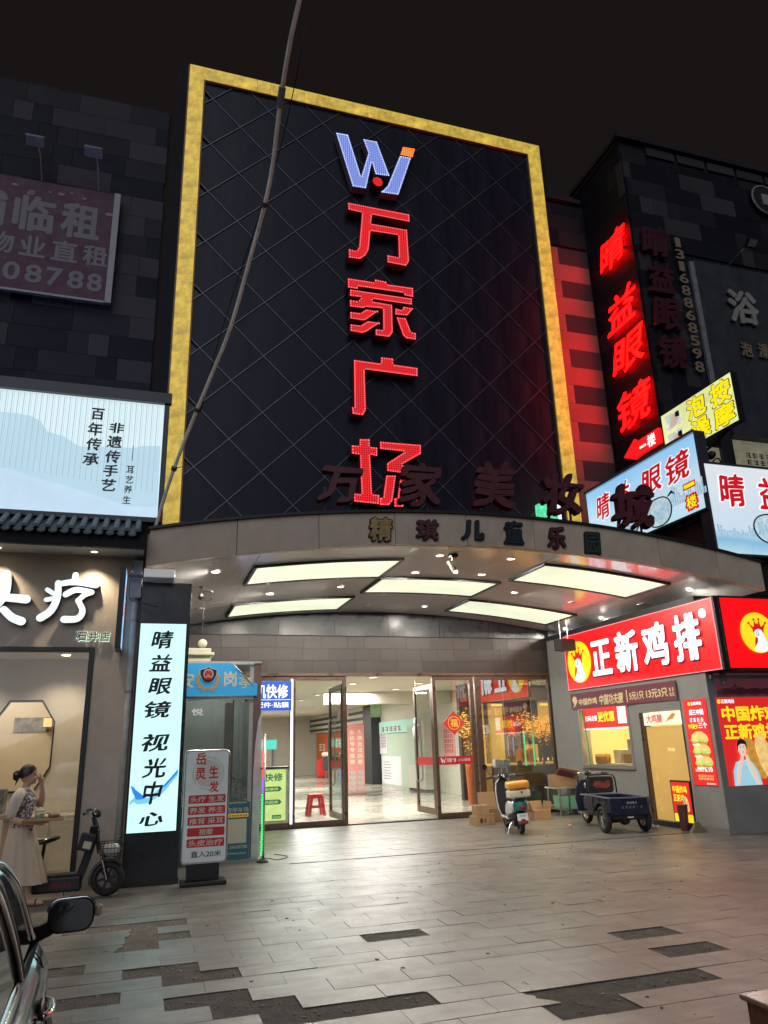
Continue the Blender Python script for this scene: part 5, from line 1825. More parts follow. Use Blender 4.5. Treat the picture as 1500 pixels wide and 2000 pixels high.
MB().box(XS + .25, 12.6, 16.55, 16.7, 0.0, 3.0).build('room_side_wall', 'kitchen', sh)
MB().box(XS + .25, 12.6, 11.45, 16.55, 0.0, 0.02).build('room_floor', 'kitchen', sh)
MB().box(XS - .01, 14.5, 11.19, 16.7, 4.0, 4.12).build('roof_slab', 'dark_metal', sh)
MB().rect(PX(XS), -16.2, -11.19, 0.0, 0.10, 0.0, 0.015).build('skirting', 'shop_grey_low', sh)
P1 = PX(XS)
fr_ = MB()
for a, b, c, d in ((-15.54, -15.49, 1.04, 2.30), (-13.67, -13.62, 1.04, 2.30), (-15.49, -13.67, 1.04, 1.08), (-15.49, -13.67, 2.26, 2.30)):
    fr_.rect(P1, a, b, c, d, -0.06, 0.02)
wn = fr_.build('serving_window', 'steel', sh)
MB().rect(P1, -15.49, -13.67, 1.08, 2.26, -0.04, -0.032).build('pane', 'pane_clear', wn)
MB().rect(P1, -15.56, -13.6, 1.0, 1.038, 0.0, 0.05).build('sill', 'steel', wn)
E('poster_red', (0.74, 0.022, 0.020), 0.85)
E('poster_yellow', (0.95, 0.72, 0.02), 0.95)
E('poster_white', (0.92, 0.93, 0.97), 0.95)
E('food_brown', (0.62, 0.30, 0.05), 0.75, noise=0.4, ns=9)
E('food_gold', (0.88, 0.58, 0.20), 0.85, noise=0.3, ns=8)
E('food_green', (0.50, 0.66, 0.14), 0.8, noise=0.3, ns=12)
E('food_cream', (0.90, 0.82, 0.64), 0.85, noise=0.2, ns=9)
t = thing('order_banner', 'red lit ordering banner with yellow characters atop the serving window', 'banner', (XS, 14.5, 1.84))
MB().rect(P1, -15.32, -13.66, 1.85, 2.29, 0.022, 0.03).build('sheet', 'poster_red', t)
MB().rect(P1, -15.32, -13.66, 1.815, 1.845, 0.022, 0.034).build('light_rail', 'poster_white', t)
text('扫码点餐', P1, -15.24, -14.76, 2.0, 2.12, 0.031, 'lettering', 'poster_white', t, bold=.02)
text('更优惠', P1, -14.73, -14.10, 1.97, 2.19, 0.031, 'lettering', 'poster_yellow', t, bold=.035, res=2)
MB().rect(P1, -13.98, -13.68, 1.92, 2.26, 0.031, 0.033).build('white_card', 'poster_white', t)
# kitchen things behind the window
M('box_plastic', (0.72, 0.62, 0.42), 0.4)
M('cardboard', (0.36, 0.22, 0.11), 0.75, noise=0.12, ns=6)
M('cardboard_dark', (0.22, 0.13, 0.07), 0.8, noise=0.15, ns=6)
kt = thing('kitchen_counter', 'kitchen counter with white tubs behind the serving window', 'counter', (10.4, 14.5, 0))
MB().box(10.0, 10.7, 13.4, 15.6, 0.02, 1.1).build('carcass', 'box_plastic', kt, bevel=.01)
for y, z, a, b, m_ in ((13.9, 1.1, .5, .30, 'box_plastic'), (14.45, 1.1, .42, .18, 'cardboard'), (14.5, 1.28, .5, .10, 'box_plastic'), (14.9, 1.1, .25, .28, 'box_plastic'), (14.3, 1.38, .35, .22, 'box_plastic'), (13.85, 1.4, .3, .12, 'cardboard')):
    MB().box(10.1, 10.5, y - a / 2, y + a / 2, z, z + b).build('tub', m_, kt, bevel=.015)
M('bottle_amber', (0.45, 0.24, 0.05), 0.3)
for i in range(9):
    for j in range(2):
        MB().lathe([(.025, 0), (.027, .12), (.012, .16), (.012, .19)], (9.98 + .07 * j, 15.1 + .055 * i, 1.1), seg=8).build('bottle', 'bottle_amber', kt)
t = thing('wall_oven', 'white wall oven on the kitchen rear wall', 'oven', (12.4, 14.6, 1.5))
MB().box(12.2, 12.58, 14.2, 15.2, 1.5, 2.2).build('case', 'box_plastic', t, bevel=.02)
MB().box(12.18, 12.2, 14.35, 15.05, 1.8, 2.0).build('vent', 'photo_grey', t)
d = bpy.data.lights.new('kitchen_lamp', 'AREA')
d.energy = 260
d.size = 1.6
d.color = (1.0, 0.74, 0.34)
o = bpy.data.objects.new('kitchen_lamp', d)
COL.objects.link(o)
o.location = (11.0, 14.4, 2.95)
# amber door
M('amber_film', (0.62, 0.40, 0.13), 0.25, emit=(0.62, 0.36, 0.09), es=0.42, noise=0.06, ns=1)
t = thing('amber_door', 'amber film covered glass door of the corner takeaway', 'door', (XS, 12.65, 0))
for a, b in ((-13.28, -13.24), (-13.22, -13.18), (-12.02, -11.99)):
    MB().rect(P1, a, b, 0.02, 2.12, -0.08, 0.01).build('jamb', 'bronze', t)
MB().rect(P1, -13.17, -12.03, 0.10, 1.82, -0.06, -0.045).build('leaf', 'amber_film', t)
MB().rect(P1, -13.24, -12.02, 0.0, 0.09, -0.1, 0.03).build('threshold', 'paint_black', t)
MB().rect(P1, -12.58, -12.38, 1.36, 1.42, -0.0445, -0.042).build('door_label', 'food_gold', t)
for z in (2.10, 2.16, 2.22, 2.28):
    MB().rect(P1, -13.3, -11.98, z, z + .055, 0.003, 0.02).build('shutter_slat', 'shop_grey', t)
t = thing('drumstick_light_box', 'cream lit menu box with red characters over the amber door', 'sign', (XS, 12.6, 1.84))
MB().rect(P1, -13.12, -12.0, 1.845, 2.09, -0.04, 0.025).build('lit_face', 'food_cream', t)
text('大鸡腿', P1, -13.03, -12.54, 1.89, 2.05, 0.027, 'lettering', 'optic_red', t, bold=.02)
MB().prism([(-12.45, 1.88), (-12.36, 1.98), (-12.2, 2.06), (-12.14, 2.02), (-12.22, 1.95), (-12.34, 1.93)], P1, 0.027, 0.03).build('drumstick', 'food_brown', t)
# price banner
M('price_maroon', (0.115, 0.028, 0.042), 0.5, emit=(0.115, 0.028, 0.042), es=0.5)
E('price_gold', (0.66, 0.50, 0.26), 0.65)
t = thing('price_banner', 'maroon price banner with gold digits under the big red sign', 'banner', (XS, 13.9, 2.28))
PB2 = PX(XS - .03)
MB().rect(PB2, -15.74, -11.99, 2.285, 2.64, 0.0, 0.02).build('sheet', 'price_maroon', t)
MB().prism([(-15.66, 2.31), (-15.60, 2.40), (-15.68, 2.50), (-15.6, 2.58), (-15.5, 2.56), (-15.46, 2.46), (-15.54, 2.38)], PB2, 0.021, 0.023).build('drumstick', 'price_gold', t)
text('中国炸鸡', PB2, -15.40, -14.66, 2.36, 2.51, 0.021, 'lettering', 'price_gold', t, bold=.03)
text('中国功夫腿', PB2, -14.56, -13.68, 2.32, 2.55, 0.021, 'lettering', 'price_gold', t, nib=(.035, .012, .7), wob=.02, shear=.12)
text('5元1只', PB2, -13.46, -12.98, 2.36, 2.52, 0.021, 'lettering', 'price_gold', t, bold=.03)
text('13元3只', PB2, -12.90, -12.24, 2.36, 2.53, 0.021, 'lettering', 'price_gold', t, bold=.03)
marks(PB2, -12.20, -12.03, 2.36, 2.54, 0.021, 2, 'price_gold', t, rows=2)
MB().rect(PB2, -13.56, -13.53, 2.33, 2.58, 0.021, 0.023).build('divider', 'price_gold', t)


# big red signs with the rooster head emblem
def rooster(P, cx, cz, r, d, root):
    s = r / 0.48
    q = lambda pts: [(cx + x * s, cz + z * s) for x, z in pts]
    MB().prism(q([(.48 * math.cos(a), .48 * math.sin(a)) for a in [2 * math.pi * k / 36 for k in range(36)]]), P, d, d + .03).build('emblem_disc', 'poster_yellow', root)
    e = d + .031
    MB().prism(q([(-.14, -.02), (-.17, .13), (-.235, .20), (-.11, .12), (-.075, .27), (0.0, .14), (.06, .28), (.10, .13), (.22, .21), (.17, .10), (.14, -.05)]), P, e, e + .008).build('comb', 'emblem_red', root)
    for x, z in ((-.25, .22), (-.08, .31), (.07, .32), (.245, .235), (-.01, .19)):
        MB().prism(q([(x + .028 * math.cos(a), z + .028 * math.sin(a)) for a in [2 * math.pi * k / 10 for k in range(10)]]), P, e, e + .008).build('comb_tip', 'emblem_red', root)
    for a, b in (((-.25, .22), (-.15, .08)), ((-.08, .31), (-.06, .1)), ((.07, .32), (.05, .1)), ((.245, .235), (.14, .08))):
        mb = MB()
        mb.stroke(P, q([a, b]), [.018 * s, .04 * s], e + .0085, e + .010)
        mb.build('comb_spike', 'emblem_red', root)
    MB().prism(q([(-.14, -.03), (-.10, .05), (0, .085), (.09, .05), (.14, -.06), (.20, -.22), (.27, -.37), (.15, -.44), (0, -.47), (-.13, -.45), (-.20, -.40), (-.10, -.27), (-.08, -.16)]), P, e + .0105, e + .016).build('head', 'poster_white', root)
    MB().prism(q([(-.13, .0), (-.24, -.06), (-.13, -.09)]), P, e + .0165, e + .02).build('beak', 'poster_yellow', root)
    MB().prism(q([(-.12, -.10), (-.06, -.14), (-.09, -.24), (-.18, -.34), (-.16, -.22)]), P, e + .0165, e + .02).build('wattle', 'emblem_red', root)
    MB().prism(q([(-.045 + .042 * math.cos(a), -.03 + .048 * math.sin(a)) for a in [2 * math.pi * k / 12 for k in range(12)]]), P, e + .0165, e + .019).build('eye', 'ink_black', root)
    MB().prism(q([(-.05 + .028 * math.cos(a), -.028 + .034 * math.sin(a)) for a in [2 * math.pi * k / 12 for k in range(12)]]), P, e + .0195, e + .021).build('eye_white', 'poster_white', root)


E('sign_red', (0.80, 0.0045, 0.008), 1.12)
E('emblem_red', (0.70, 0.008, 0.008), 0.9)
E('sign_pure', (0.90, 0.94, 1.0), 1.15)
M('letter_shadow', (0.03, 0.035, 0.05), 0.5)
PC = PX(9.60)
t = thing('chicken_sign', 'big red lit sign with four bold white characters and rooster emblem', 'sign', (9.75, 13.2, 2.7), 'red takeaway light boxes')
MB().box(9.602, 9.95, 10.66, 15.82, 2.715, 4.02).build('case', 'dark_metal', t, bevel=.005)
MB().rect(PC, -15.78, -10.72, 2.74, 3.98, -0.0006, 0.004).build('lit_face', 'sign_red', t)
ed = MB()
for a, b, c, d in ((-15.8, -10.70, 2.725, 2.74), (-15.8, -10.70, 3.98, 3.995), (-15.795, -15.78, 2.74, 3.98), (-10.72, -10.705, 2.74, 3.98)):
    ed.rect(PC, a, b, c, d, 0.0, 0.012)
E('edge_pink', (0.9, 0.30, 0.32), 0.9)
ed.build('lit_edge', 'edge_pink', t)
rooster(PC, -15.20, 3.335, 0.47, 0.004, t)
for c, b in (('正', (-14.63, -13.89, 2.95, 3.71)), ('新', (-13.71, -12.93, 2.93, 3.78)), ('鸡', (-12.76, -12.0, 2.95, 3.80)), ('排', (-11.80, -11.07, 2.95, 3.82))):
    text(c, PC, b[0] - .03, b[1] - .01, b[2] - .03, b[3] - .01, 0.005, 'letter_shadow', 'letter_shadow', t, bold=.030, thick=.03, res=3)
    text(c, PC, *b, 0.038, 'letter_face', 'sign_pure', t, bold=.030, thick=.012, res=3)
MB().prism([(-10.97 + .085 * math.cos(a), 3.75 + .085 * math.sin(a)) for a in [2 * math.pi * k / 20 for k in range(20)]], PC, 0.005, 0.03).build('mark_disc', 'sign_pure', t)
text('R', PC, -11.0, -10.94, 3.70, 3.80, 0.031, 'mark_letter', 'letter_shadow', t)
PC2 = PY(10.64)
t = thing('chicken_sign', 'second red lit sign with rooster emblem facing out at the right edge', 'sign', (12, 10.8, 2.7), 'red takeaway light boxes')
MB().box(9.68, 14.4, 10.642, 10.95, 2.715, 4.02).build('case', 'dark_metal', t, bevel=.005)
MB().rect(PC2, 9.72, 14.36, 2.74, 3.98, -0.0006, 0.004).build('lit_face', 'sign_red', t)
rooster(PC2, 10.42, 3.36, 0.36, 0.004, t)
for c, x in zip('正新鸡排', (11.1, 11.95, 12.8, 13.6)):
    text(c, PC2, x, x + .72, 2.95, 3.75, 0.005, 'letter_face', 'sign_pure', t, bold=.046, thick=.03, res=2)
# burger poster on the pillar
PP = PX(XS)
t = thing('burger_poster', 'narrow red poster of three stacked burgers on the corner pillar', 'poster', (XS, 11.6, 0.77))
MB().rect(PP, -11.89, -11.29, 0.78, 2.27, 0.0, 0.02).build('sheet', 'poster_red', t)
text('正新鸡排', PP, -11.68, -11.40, 2.16, 2.22, 0.021, 'lettering', 'poster_white', t, bold=.03, res=2)
MB().prism([(-11.73 + .035 * math.cos(a), 2.19 + .035 * math.sin(a)) for a in [2 * math.pi * k / 12 for k in range(12)]], PP, 0.021, 0.023).build('emblem', 'poster_yellow', t)
text('周三中国', PP, -11.76, -11.38, 1.985, 2.09, 0.021, 'lettering', 'poster_white', t, bold=.04, res=2)
marks(PP, -11.78, -11.38, 1.865, 1.96, 0.021, 4, 'poster_white', t)
text('9块9', PP, -11.83, -11.58, 1.74, 1.84, 0.021, 'lettering', 'poster_yellow', t, bold=.03)
text('三个', PP, -11.56, -11.33, 1.75, 1.86, 0.021, 'lettering', 'poster_white', t, bold=.03)
for i, z in enumerate((1.50, 1.30, 1.10)):
    c = -11.57 + .015 * i
    MB().prism([(c - .22, z + .06), (c - .19, z + .14), (c - .08, z + .20), (c + .06, z + .20), (c + .19, z + .13), (c + .22, z + .06)], PP, 0.021, 0.030).build('bun_top', 'food_gold', t)
    MB().prism([(c - .25, z + .055), (c - .1, z + .085), (c + .05, z + .07), (c + .24, z + .05), (c + .18, z + .01), (c, z + .03), (c - .18, z + .015)], PP, 0.031, 0.034).build('lettuce', 'food_green', t)
    MB().prism([(c - .2, z + .012), (c, z + .03), (c + .2, z + .01), (c + .17, z - .03), (c - .17, z - .03)], PP, 0.0345, 0.037).build('patty', 'food_brown', t)
    MB().prism([(c - .2, z - .02), (c - .02, z - .005), (c + .02, z - .04), (c - .16, z - .055)], PP, 0.0375, 0.04).build('bun_base', 'food_cream', t)
text('6.10', PP, -11.54, -11.34, 1.01, 1.09, 0.041, 'price', 'poster_white', t, bold=.03)
marks(PP, -11.78, -11.56, 1.01, 1.07, 0.041, 6, 'poster_white', t)
marks(PP, -11.75, -11.36, 0.87, 0.97, 0.021, 10, 'food_gold', t, rows=2)
marks(PP, -11.56, -11.33, 0.80, 0.83, 0.021, 12, 'poster_white', t)
# big poster on the front
P3 = PY(11.2)
t = thing('chicken_poster', 'big red poster of a person in blue eating fried chicken', 'poster', (10.8, 11.2, 0.76))
MB().rect(P3, 9.78, 11.9, 0.77, 2.27, 0.0, 0.02).build('sheet', 'poster_red', t)
text('正新鸡排', P3, 9.87, 10.16, 2.165, 2.24, 0.021, 'lettering', 'poster_white', t, bold=.03, res=2)
MB().prism([(9.82 + .04 * math.cos(a), 2.20 + .04 * math.sin(a)) for a in [2 * math.pi * k / 12 for k in range(12)]], P3, 0.021, 0.023).build('emblem', 'poster_yellow', t)
text('中国炸鸡', P3, 9.84, 11.10, 1.85, 2.12, 0.021, 'lettering', 'poster_yellow', t, bold=.04, res=2)
text('正新鸡排', P3, 9.84, 11.06, 1.54, 1.81, 0.021, 'lettering', 'poster_yellow', t, bold=.04, res=2)
def blob(cx, cz, rx, rz, tilt, sd):
    rn = random.Random(sd)
    pts = []
    for k in range(22):
        a = 2 * math.pi * k / 22
        q = 1 + rn.uniform(-.05, .05)
        x, z = rx * q * math.cos(a), rz * q * math.sin(a)
        pts.append((cx + x * math.cos(tilt) - z * math.sin(tilt), cz + x * math.sin(tilt) + z * math.cos(tilt)))
    return pts
MB().prism(blob(10.42, 1.22, .15, .37, .35, 1), P3, 0.021, 0.030).build('cutlet', 'food_brown', t)
MB().prism(blob(10.64, 1.24, .17, .40, .25, 2), P3, 0.031, 0.040).build('cutlet', 'food_gold', t)
E('shirt_blue', (0.38, 0.68, 0.80), 0.8, noise=0.08, ns=5)
E('print_skin', (0.86, 0.66, 0.54), 0.8)
E('print_hair', (0.02, 0.018, 0.02), 0.3)
MB().prism([(9.86, .775), (9.88, 1.02), (9.96, 1.16), (10.08, 1.20), (10.20, 1.20), (10.32, 1.15), (10.42, 1.0), (10.46, .775)], P3, 0.041, 0.046).build('shirt', 'shirt_blue', t)
MB().prism(blob(10.135, 1.38, .085, .12, 0, 3), P3, 0.047, 0.052).build('face', 'print_skin', t)
MB().prism([(10.03, 1.36), (10.035, 1.47), (10.08, 1.54), (10.16, 1.555), (10.235, 1.50), (10.245, 1.38), (10.21, 1.46), (10.12, 1.47), (10.06, 1.44)], P3, 0.0525, 0.056).build('hair', 'print_hair', t)
MB().prism([(9.90, .78), (9.96, .80), (10.03, 1.0), (10.12, 1.20), (10.14, 1.28), (10.09, 1.30), (10.02, 1.16), (9.94, .98)], P3, 0.0565, 0.06).build('arm', 'print_skin', t)
MB().prism([(10.40, .78), (10.34, .80), (10.24, 1.0), (10.18, 1.18), (10.17, 1.28), (10.22, 1.29), (10.27, 1.16), (10.36, .98)], P3, 0.0565, 0.06).build('arm', 'print_skin', t)
for sg in (-1, 1):
    MB().rect(P3, 10.135 + sg * .034 - .016, 10.135 + sg * .034 + .016, 1.405, 1.413, 0.0535, 0.055).build('printed_eye', 'print_hair', t)
    MB().rect(P3, 10.135 + sg * .034 - .020, 10.135 + sg * .034 + .020, 1.428, 1.434, 0.0535, 0.055).build('printed_brow', 'print_hair', t)
MB().rect(P3, 10.11, 10.16, 1.325, 1.333, 0.0535, 0.055).build('printed_mouth', 'optic_red', t)
# shutter box and clutter over the poster
t = thing('shutter_recess', 'dark shutter recess with stored clutter above the big poster', 'shutter', (11, 11.2, 2.3))
MB().rect(P3, 9.82, 14.3, 2.30, 2.70, 0.0, 0.012).build('recess', 'price_maroon', t)
MB().rect(P3, 9.7, 14.3, 2.60, 2.66, 0.013, 0.06).build('rail', 'galv', t)
M('cloth_maroon', (0.10, 0.03, 0.035), 0.8, noise=0.3, ns=9)
for i in range(5):
    MB().ell((10.0 + .32 * i, 11.16, 2.37), .20, .05, .06, 12, 8).build('folded_awning', 'cloth_maroon', t, smooth=True)
MB().obox((10.28, 11.13, 2.47), .18, .05, .03, Matrix.Rotation(.2, 3, 'Y')).build('box_lid', 'cardboard', t)
MB().obox((10.12, 11.12, 2.43), .12, .02, .03, Matrix.Rotation(-.3, 3, 'Y')).build('red_ribbon', 'red_return', t)
MB().box(9.93, 10.0, 11.1, 11.18, 2.5, 2.7).build('socket', 'galv', t)
# small menu board at the foot of the door
t = thing('floor_menu', 'small framed red menu board leaning at the amber door foot', 'menu board', (XS - .04, 12.25, 0))
MB().rect(P1, -12.56, -12.0, 0.10, 0.84, 0.012, 0.035).build('frame', 'black_trim', t)
MB().rect(P1, -12.53, -12.03, 0.27, 0.81, 0.036, 0.042).build('sheet', 'poster_red', t)
MB().rect(P1, -12.53, -12.03, 0.12, 0.26, 0.036, 0.044).build('lit_foot', 'poster_yellow', t)
text('中国炸鸡', P1, -12.50, -12.10, 0.62, 0.75, 0.043, 'lettering', 'poster_yellow', t, bold=.03, res=2)
text('正新鸡', P1, -12.50, -12.20, 0.47, 0.60, 0.043, 'lettering', 'poster_yellow', t, bold=.03, res=2)
MB().prism(blob(-12.16, .43, .07, .14, .2, 5), P1, 0.043, 0.046).build('cutlet', 'food_gold', t)
MB().prism(blob(-12.26, .35, .06, .07, 0, 6), P1, 0.0465, 0.048).build('person_print', 'shirt_blue', t)

# ================================================================ police booth beside the pillar
M('booth_white', (0.42, 0.43, 0.42), 0.5, noise=0.15, ns=5)
M('booth_brown', (0.16, 0.10, 0.08), 0.5, noise=0.15)
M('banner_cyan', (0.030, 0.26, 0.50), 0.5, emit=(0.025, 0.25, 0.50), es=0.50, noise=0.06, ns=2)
M('notice_teal', (0.030, 0.16, 0.24), 0.5)
M('cream_print', (0.66, 0.62, 0.48), 0.5)
M('navy', (0.012, 0.016, 0.055), 0.4)
M('badge_red', (0.42, 0.02, 0.035), 0.4)
M('badge_gold', (0.55, 0.42, 0.20), 0.35, metal=0.4)
glass('pane_lightened', (0.86, 0.90, 0.87), 0.07, 0.06)
_m = MATS['pane_lightened'].node_tree
_df = _m.nodes.new('ShaderNodeBsdfDiffuse')
_df.inputs[0].default_value = (0.50, 0.54, 0.50, 1)  # pale diffuse mixed into the glass to make the booth look brighter
_mx = _m.nodes.new('ShaderNodeMixShader')
_mx.inputs[0].default_value = 0.10
_out = _m.nodes['Material Output'].inputs[0]
_m.links.new(_out.links[0].from_socket, _mx.inputs[1])
_m.links.new(_df.outputs[0], _mx.inputs[2])
_m.links.new(_mx.outputs[0], _out)
bo = thing('police_booth', 'glass walled guard booth with blue police banner behind the black pillar', 'booth', (1.1, 12.9, 0))
MB().box(0.40, 1.80, 12.30, 13.5, 0.0, 0.06).build('floor_plate', 'booth_white', bo)
for x in (0.42, 1.62):
    for y in (12.32, 13.42):
        MB().box(x, x + .06, y, y + .06, 0.06, 2.95).build('corner_post', 'booth_white', bo)
MB().box(1.68, 1.80, 12.30, 12.42, 0.06, 2.97).build('side_post', 'booth_brown', bo)
MB().box(0.40, 1.80, 12.30, 13.5, 2.951, 3.0).build('roof', 'booth_white', bo)
MB().box(0.40, 1.70, 12.30, 12.40, 2.40, 2.45).build('lintel', 'booth_white', bo)
MB().box(0.48, 1.62, 12.33, 12.345, 0.86, 2.40).build('pane', 'pane_lightened', bo)
MB().box(1.645, 1.655, 12.38, 13.42, 0.86, 2.40).build('pane', 'pane_lightened', bo)
MB().box(0.48, 1.62, 13.44, 13.455, 0.86, 2.95).build('rear_panel', 'booth_white', bo)
MB().box(0.48, 1.66, 12.32, 12.36, 0.06, 0.86).build('lower_panel', 'booth_white', bo)
MB().box(1.66, 1.69, 12.38, 13.42, 0.06, 0.86).build('lower_panel', 'booth_white', bo)
MB().box(1.30, 1.42, 12.9, 13.0, 0.9, 2.38).build('inner_pole', 'booth_brown', bo)
MB().box(1.43, 1.45, 12.95, 13.0, 0.9, 2.9).build('cable_duct', 'dark_metal', bo)
P = PY(12.30)
bn = MB()
bn.prism([(0.42, 2.455), (1.735, 2.455), (1.735, 2.64), (1.62, 2.69), (1.34, 2.965), (0.42, 2.965)], P, 0.002, 0.02)
bn.build('banner', 'banner_cyan', bo)
pe = MB()
for k in range(5):
    a = k / 5
    pe.add([P(1.34 + .28 * a, 2.965 - .275 * a, .022), P(1.34 + .28 * (a + .2), 2.965 - .275 * (a + .2), .022), P(1.47 + .20 * (a + .2), 2.83 - .20 * (a + .2), .06 + .02 * a), P(1.38 + .29 * a, 2.90 - .27 * a, .05)], [(0, 1, 2, 3), (3, 2, 1, 0)])
pe.build('peeled_flap', 'cream_print', bo)
text('安', P, 0.52, 0.73, 2.58, 2.82, 0.022, 'character', 'cream_print', bo, bold=.025)
text('岗', P, 1.20, 1.40, 2.60, 2.84, 0.022, 'character', 'cream_print', bo, bold=.025)
text('亭', P, 1.44, 1.64, 2.57, 2.76, 0.022, 'character', 'cream_print', bo, bold=.02)
MB().prism([(1.50, 2.79), (1.66, 2.66), (1.60, 2.66), (1.44, 2.80)], P, 0.026, 0.03).build('flap_edge', 'cream_print', bo)
sh_ = [(.95, 2.915), (1.0, 2.885), (1.09, 2.865), (1.085, 2.78), (1.03, 2.68), (.95, 2.645), (.87, 2.68), (.815, 2.78), (.81, 2.865), (.90, 2.885)]
for s in (-1, 1):
    for k in range(6):
        a = R(-80 + 26 * k)
        c = (.95 + s * .15 * math.cos(a), 2.70 + .14 * math.sin(a))
        e = (.95 + s * .185 * math.cos(a + .35), 2.70 + .19 * math.sin(a + .35))
        mb = MB()
        mb.stroke(P, [c, e], [.05, .03], 0.022, 0.028 + .0005 * k)
        mb.build('wheat_ear', 'badge_gold', bo)
MB().prism(sh_, P, 0.0315, 0.036).build('badge_border', 'cream_print', bo)
MB().prism([(.95 + (x - .95) * .92, 2.78 + (z - 2.78) * .92) for x, z in sh_], P, 0.0365, 0.040).build('badge_shield', 'navy', bo)
cir = lambda r, n=20, cx=.95, cz=2.795: [(cx + r * math.cos(2 * math.pi * k / n), cz + r * math.sin(2 * math.pi * k / n)) for k in range(n)]
MB().prism(cir(.078), P, 0.0405, 0.043).build('badge_ring', 'cream_print', bo)
MB().prism(cir(.064), P, 0.0435, 0.046).build('badge_disc', 'badge_red', bo)
MB().prism([(.91, 2.745), (.99, 2.745), (.985, 2.765), (.97, 2.765), (.97, 2.785), (.93, 2.785), (.93, 2.765), (.915, 2.765)], P, 0.0465, 0.049).build('gate', 'badge_gold', bo)
for x, z, r in ((.95, 2.835, .014), (.92, 2.815, .008), (.98, 2.815, .008), (.935, 2.802, .007), (.965, 2.802, .007)):
    MB().prism([(x + (r if k % 2 == 0 else r * .4) * math.sin(2 * math.pi * k / 10), z + (r if k % 2 == 0 else r * .4) * math.cos(2 * math.pi * k / 10)) for k in range(10)], P, 0.0465, 0.049).build('star', 'badge_gold', bo)
MB().prism([(.89, 2.735), (1.01, 2.735), (1.0, 2.71), (.90, 2.71)], P, 0.0465, 0.049).build('ribbon', 'badge_red', bo)
text('悦', PY(12.345), 0.72, 0.90, 2.16, 2.27, 0.016, 'reflected_character', 'print_white', bo, nib=(.04, .015, .7))  # reflection of a character, drawn as pale flat strokes on the pane
MB().box(0.62, 1.0, 12.55, 13.0, 2.96, 3.12).build('roof_box', 'cream_print', bo, bevel=.01)
MB().box(0.58, 1.05, 12.50, 13.05, 3.121, 3.17).build('roof_box_cornice', 'cream_print', bo, bevel=.01)
MB().box(0.60, 1.0, 12.53, 13.0, 3.171, 3.24).build('roof_box_top', 'cream_print', bo, bevel=.01)
MB().lathe([(.001, -.02), (.07, -.02), (.075, 0), (.07, .02), (.001, .02)], (.86, 12.6, 3.32), axis='Y', seg=18, cap=False).build('horn', 'cream_print', bo, smooth=True)
d = MB().lathe([(.001, -.012), (.07, -.012), (.07, 0)], (1.05, 12.9, 2.95), seg=16, cap=False).build('booth_fill_disc', 'tube_white', bo)  # disc and spot added to brighten the inside of the booth
spot('booth_fill', (1.05, 12.9, 2.92), 26, (0.92, 1.0, 0.94), size=R(160), blend=0.5, parent=d, rad=.06)
# parking notice on the booth front (its square code is left blank)
t = thing('parking_notice', 'teal parking notice panel on the lower front of the booth', 'notice', (1.45, 12.29, 0.05))
MB().rect(P, 0.60, 1.655, 0.06, 0.84, 0.0, 0.022).build('sheet', 'notice_teal', t)
text('收费停车场', P, 1.22, 1.64, 0.715, 0.785, 0.0225, 'lettering', 'cream_print', t, bold=.01)
MB().rect(P, 1.28, 1.64, 0.645, 0.70, 0.0222, 0.0235).build('strip', 'lucky_gold', t)
marks(P, 1.30, 1.63, 0.655, 0.692, 0.024, 8, 'ink_black', t)
MB().rect(P, 1.32, 1.615, 0.28, 0.62, 0.0222, 0.0235).build('blank_square', 'cream_print', t)
text('020-38608788', P, 1.24, 1.63, 0.205, 0.25, 0.0225, 'lettering', 'cream_print', t)
marks(P, 1.33, 1.62, 0.125, 0.16, 0.0225, 8, 'cream_print', t)
M('torn_white', (0.50, 0.49, 0.50), 0.6, noise=0.2, ns=6)
MB().prism([(1.69, 0.05), (1.81, 0.05), (1.81, 2.2), (1.76, 2.05), (1.72, 1.7), (1.70, 1.3)], PY(12.29), 0.002, 0.008).build('torn_film', 'torn_white', bo)
# pot plant inside the booth
M('leaf_dark', (0.035, 0.075, 0.03), 0.5, rnd=0.2)
t = thing('pot_plant', 'bushy dark green pot plant standing inside the glass booth', 'plant', (1.5, 12.8, 0.06))
MB().lathe([(.09, 0), (.12, .22), (.13, .22), (.13, .25), (.11, .25)], (1.5, 12.8, .06), seg=14).build('pot', 'planter', t)
lf = MB()
for k in range(240):
    a, h = random.random() * 6.28, random.uniform(.28, 1.15)
    r = random.uniform(.02, .17) * (1 - abs(h - .7) * .6)
    c = Vector((1.5 + r * math.cos(a), 12.8 + r * math.sin(a), .06 + h))
    q = Matrix.Rotation(a, 3, 'Z') @ Matrix.Rotation(random.uniform(-.9, .6), 3, 'Y')
    L = random.uniform(.05, .09)
    lf.add([c + q @ Vector(v) for v in ((0, 0, 0), (L * .5, -.016, .004), (L, 0, -.01), (L * .5, .016, .004))], [(0, 1, 2, 3)])
o = lf.build('foliage', 'leaf_dark', t)
o['kind'] = 'stuff'
MB().tube([(1.5, 12.8, .28), (1.51, 12.8, 1.0)], [.014, .006], 6).build('stem', 'bark', t)
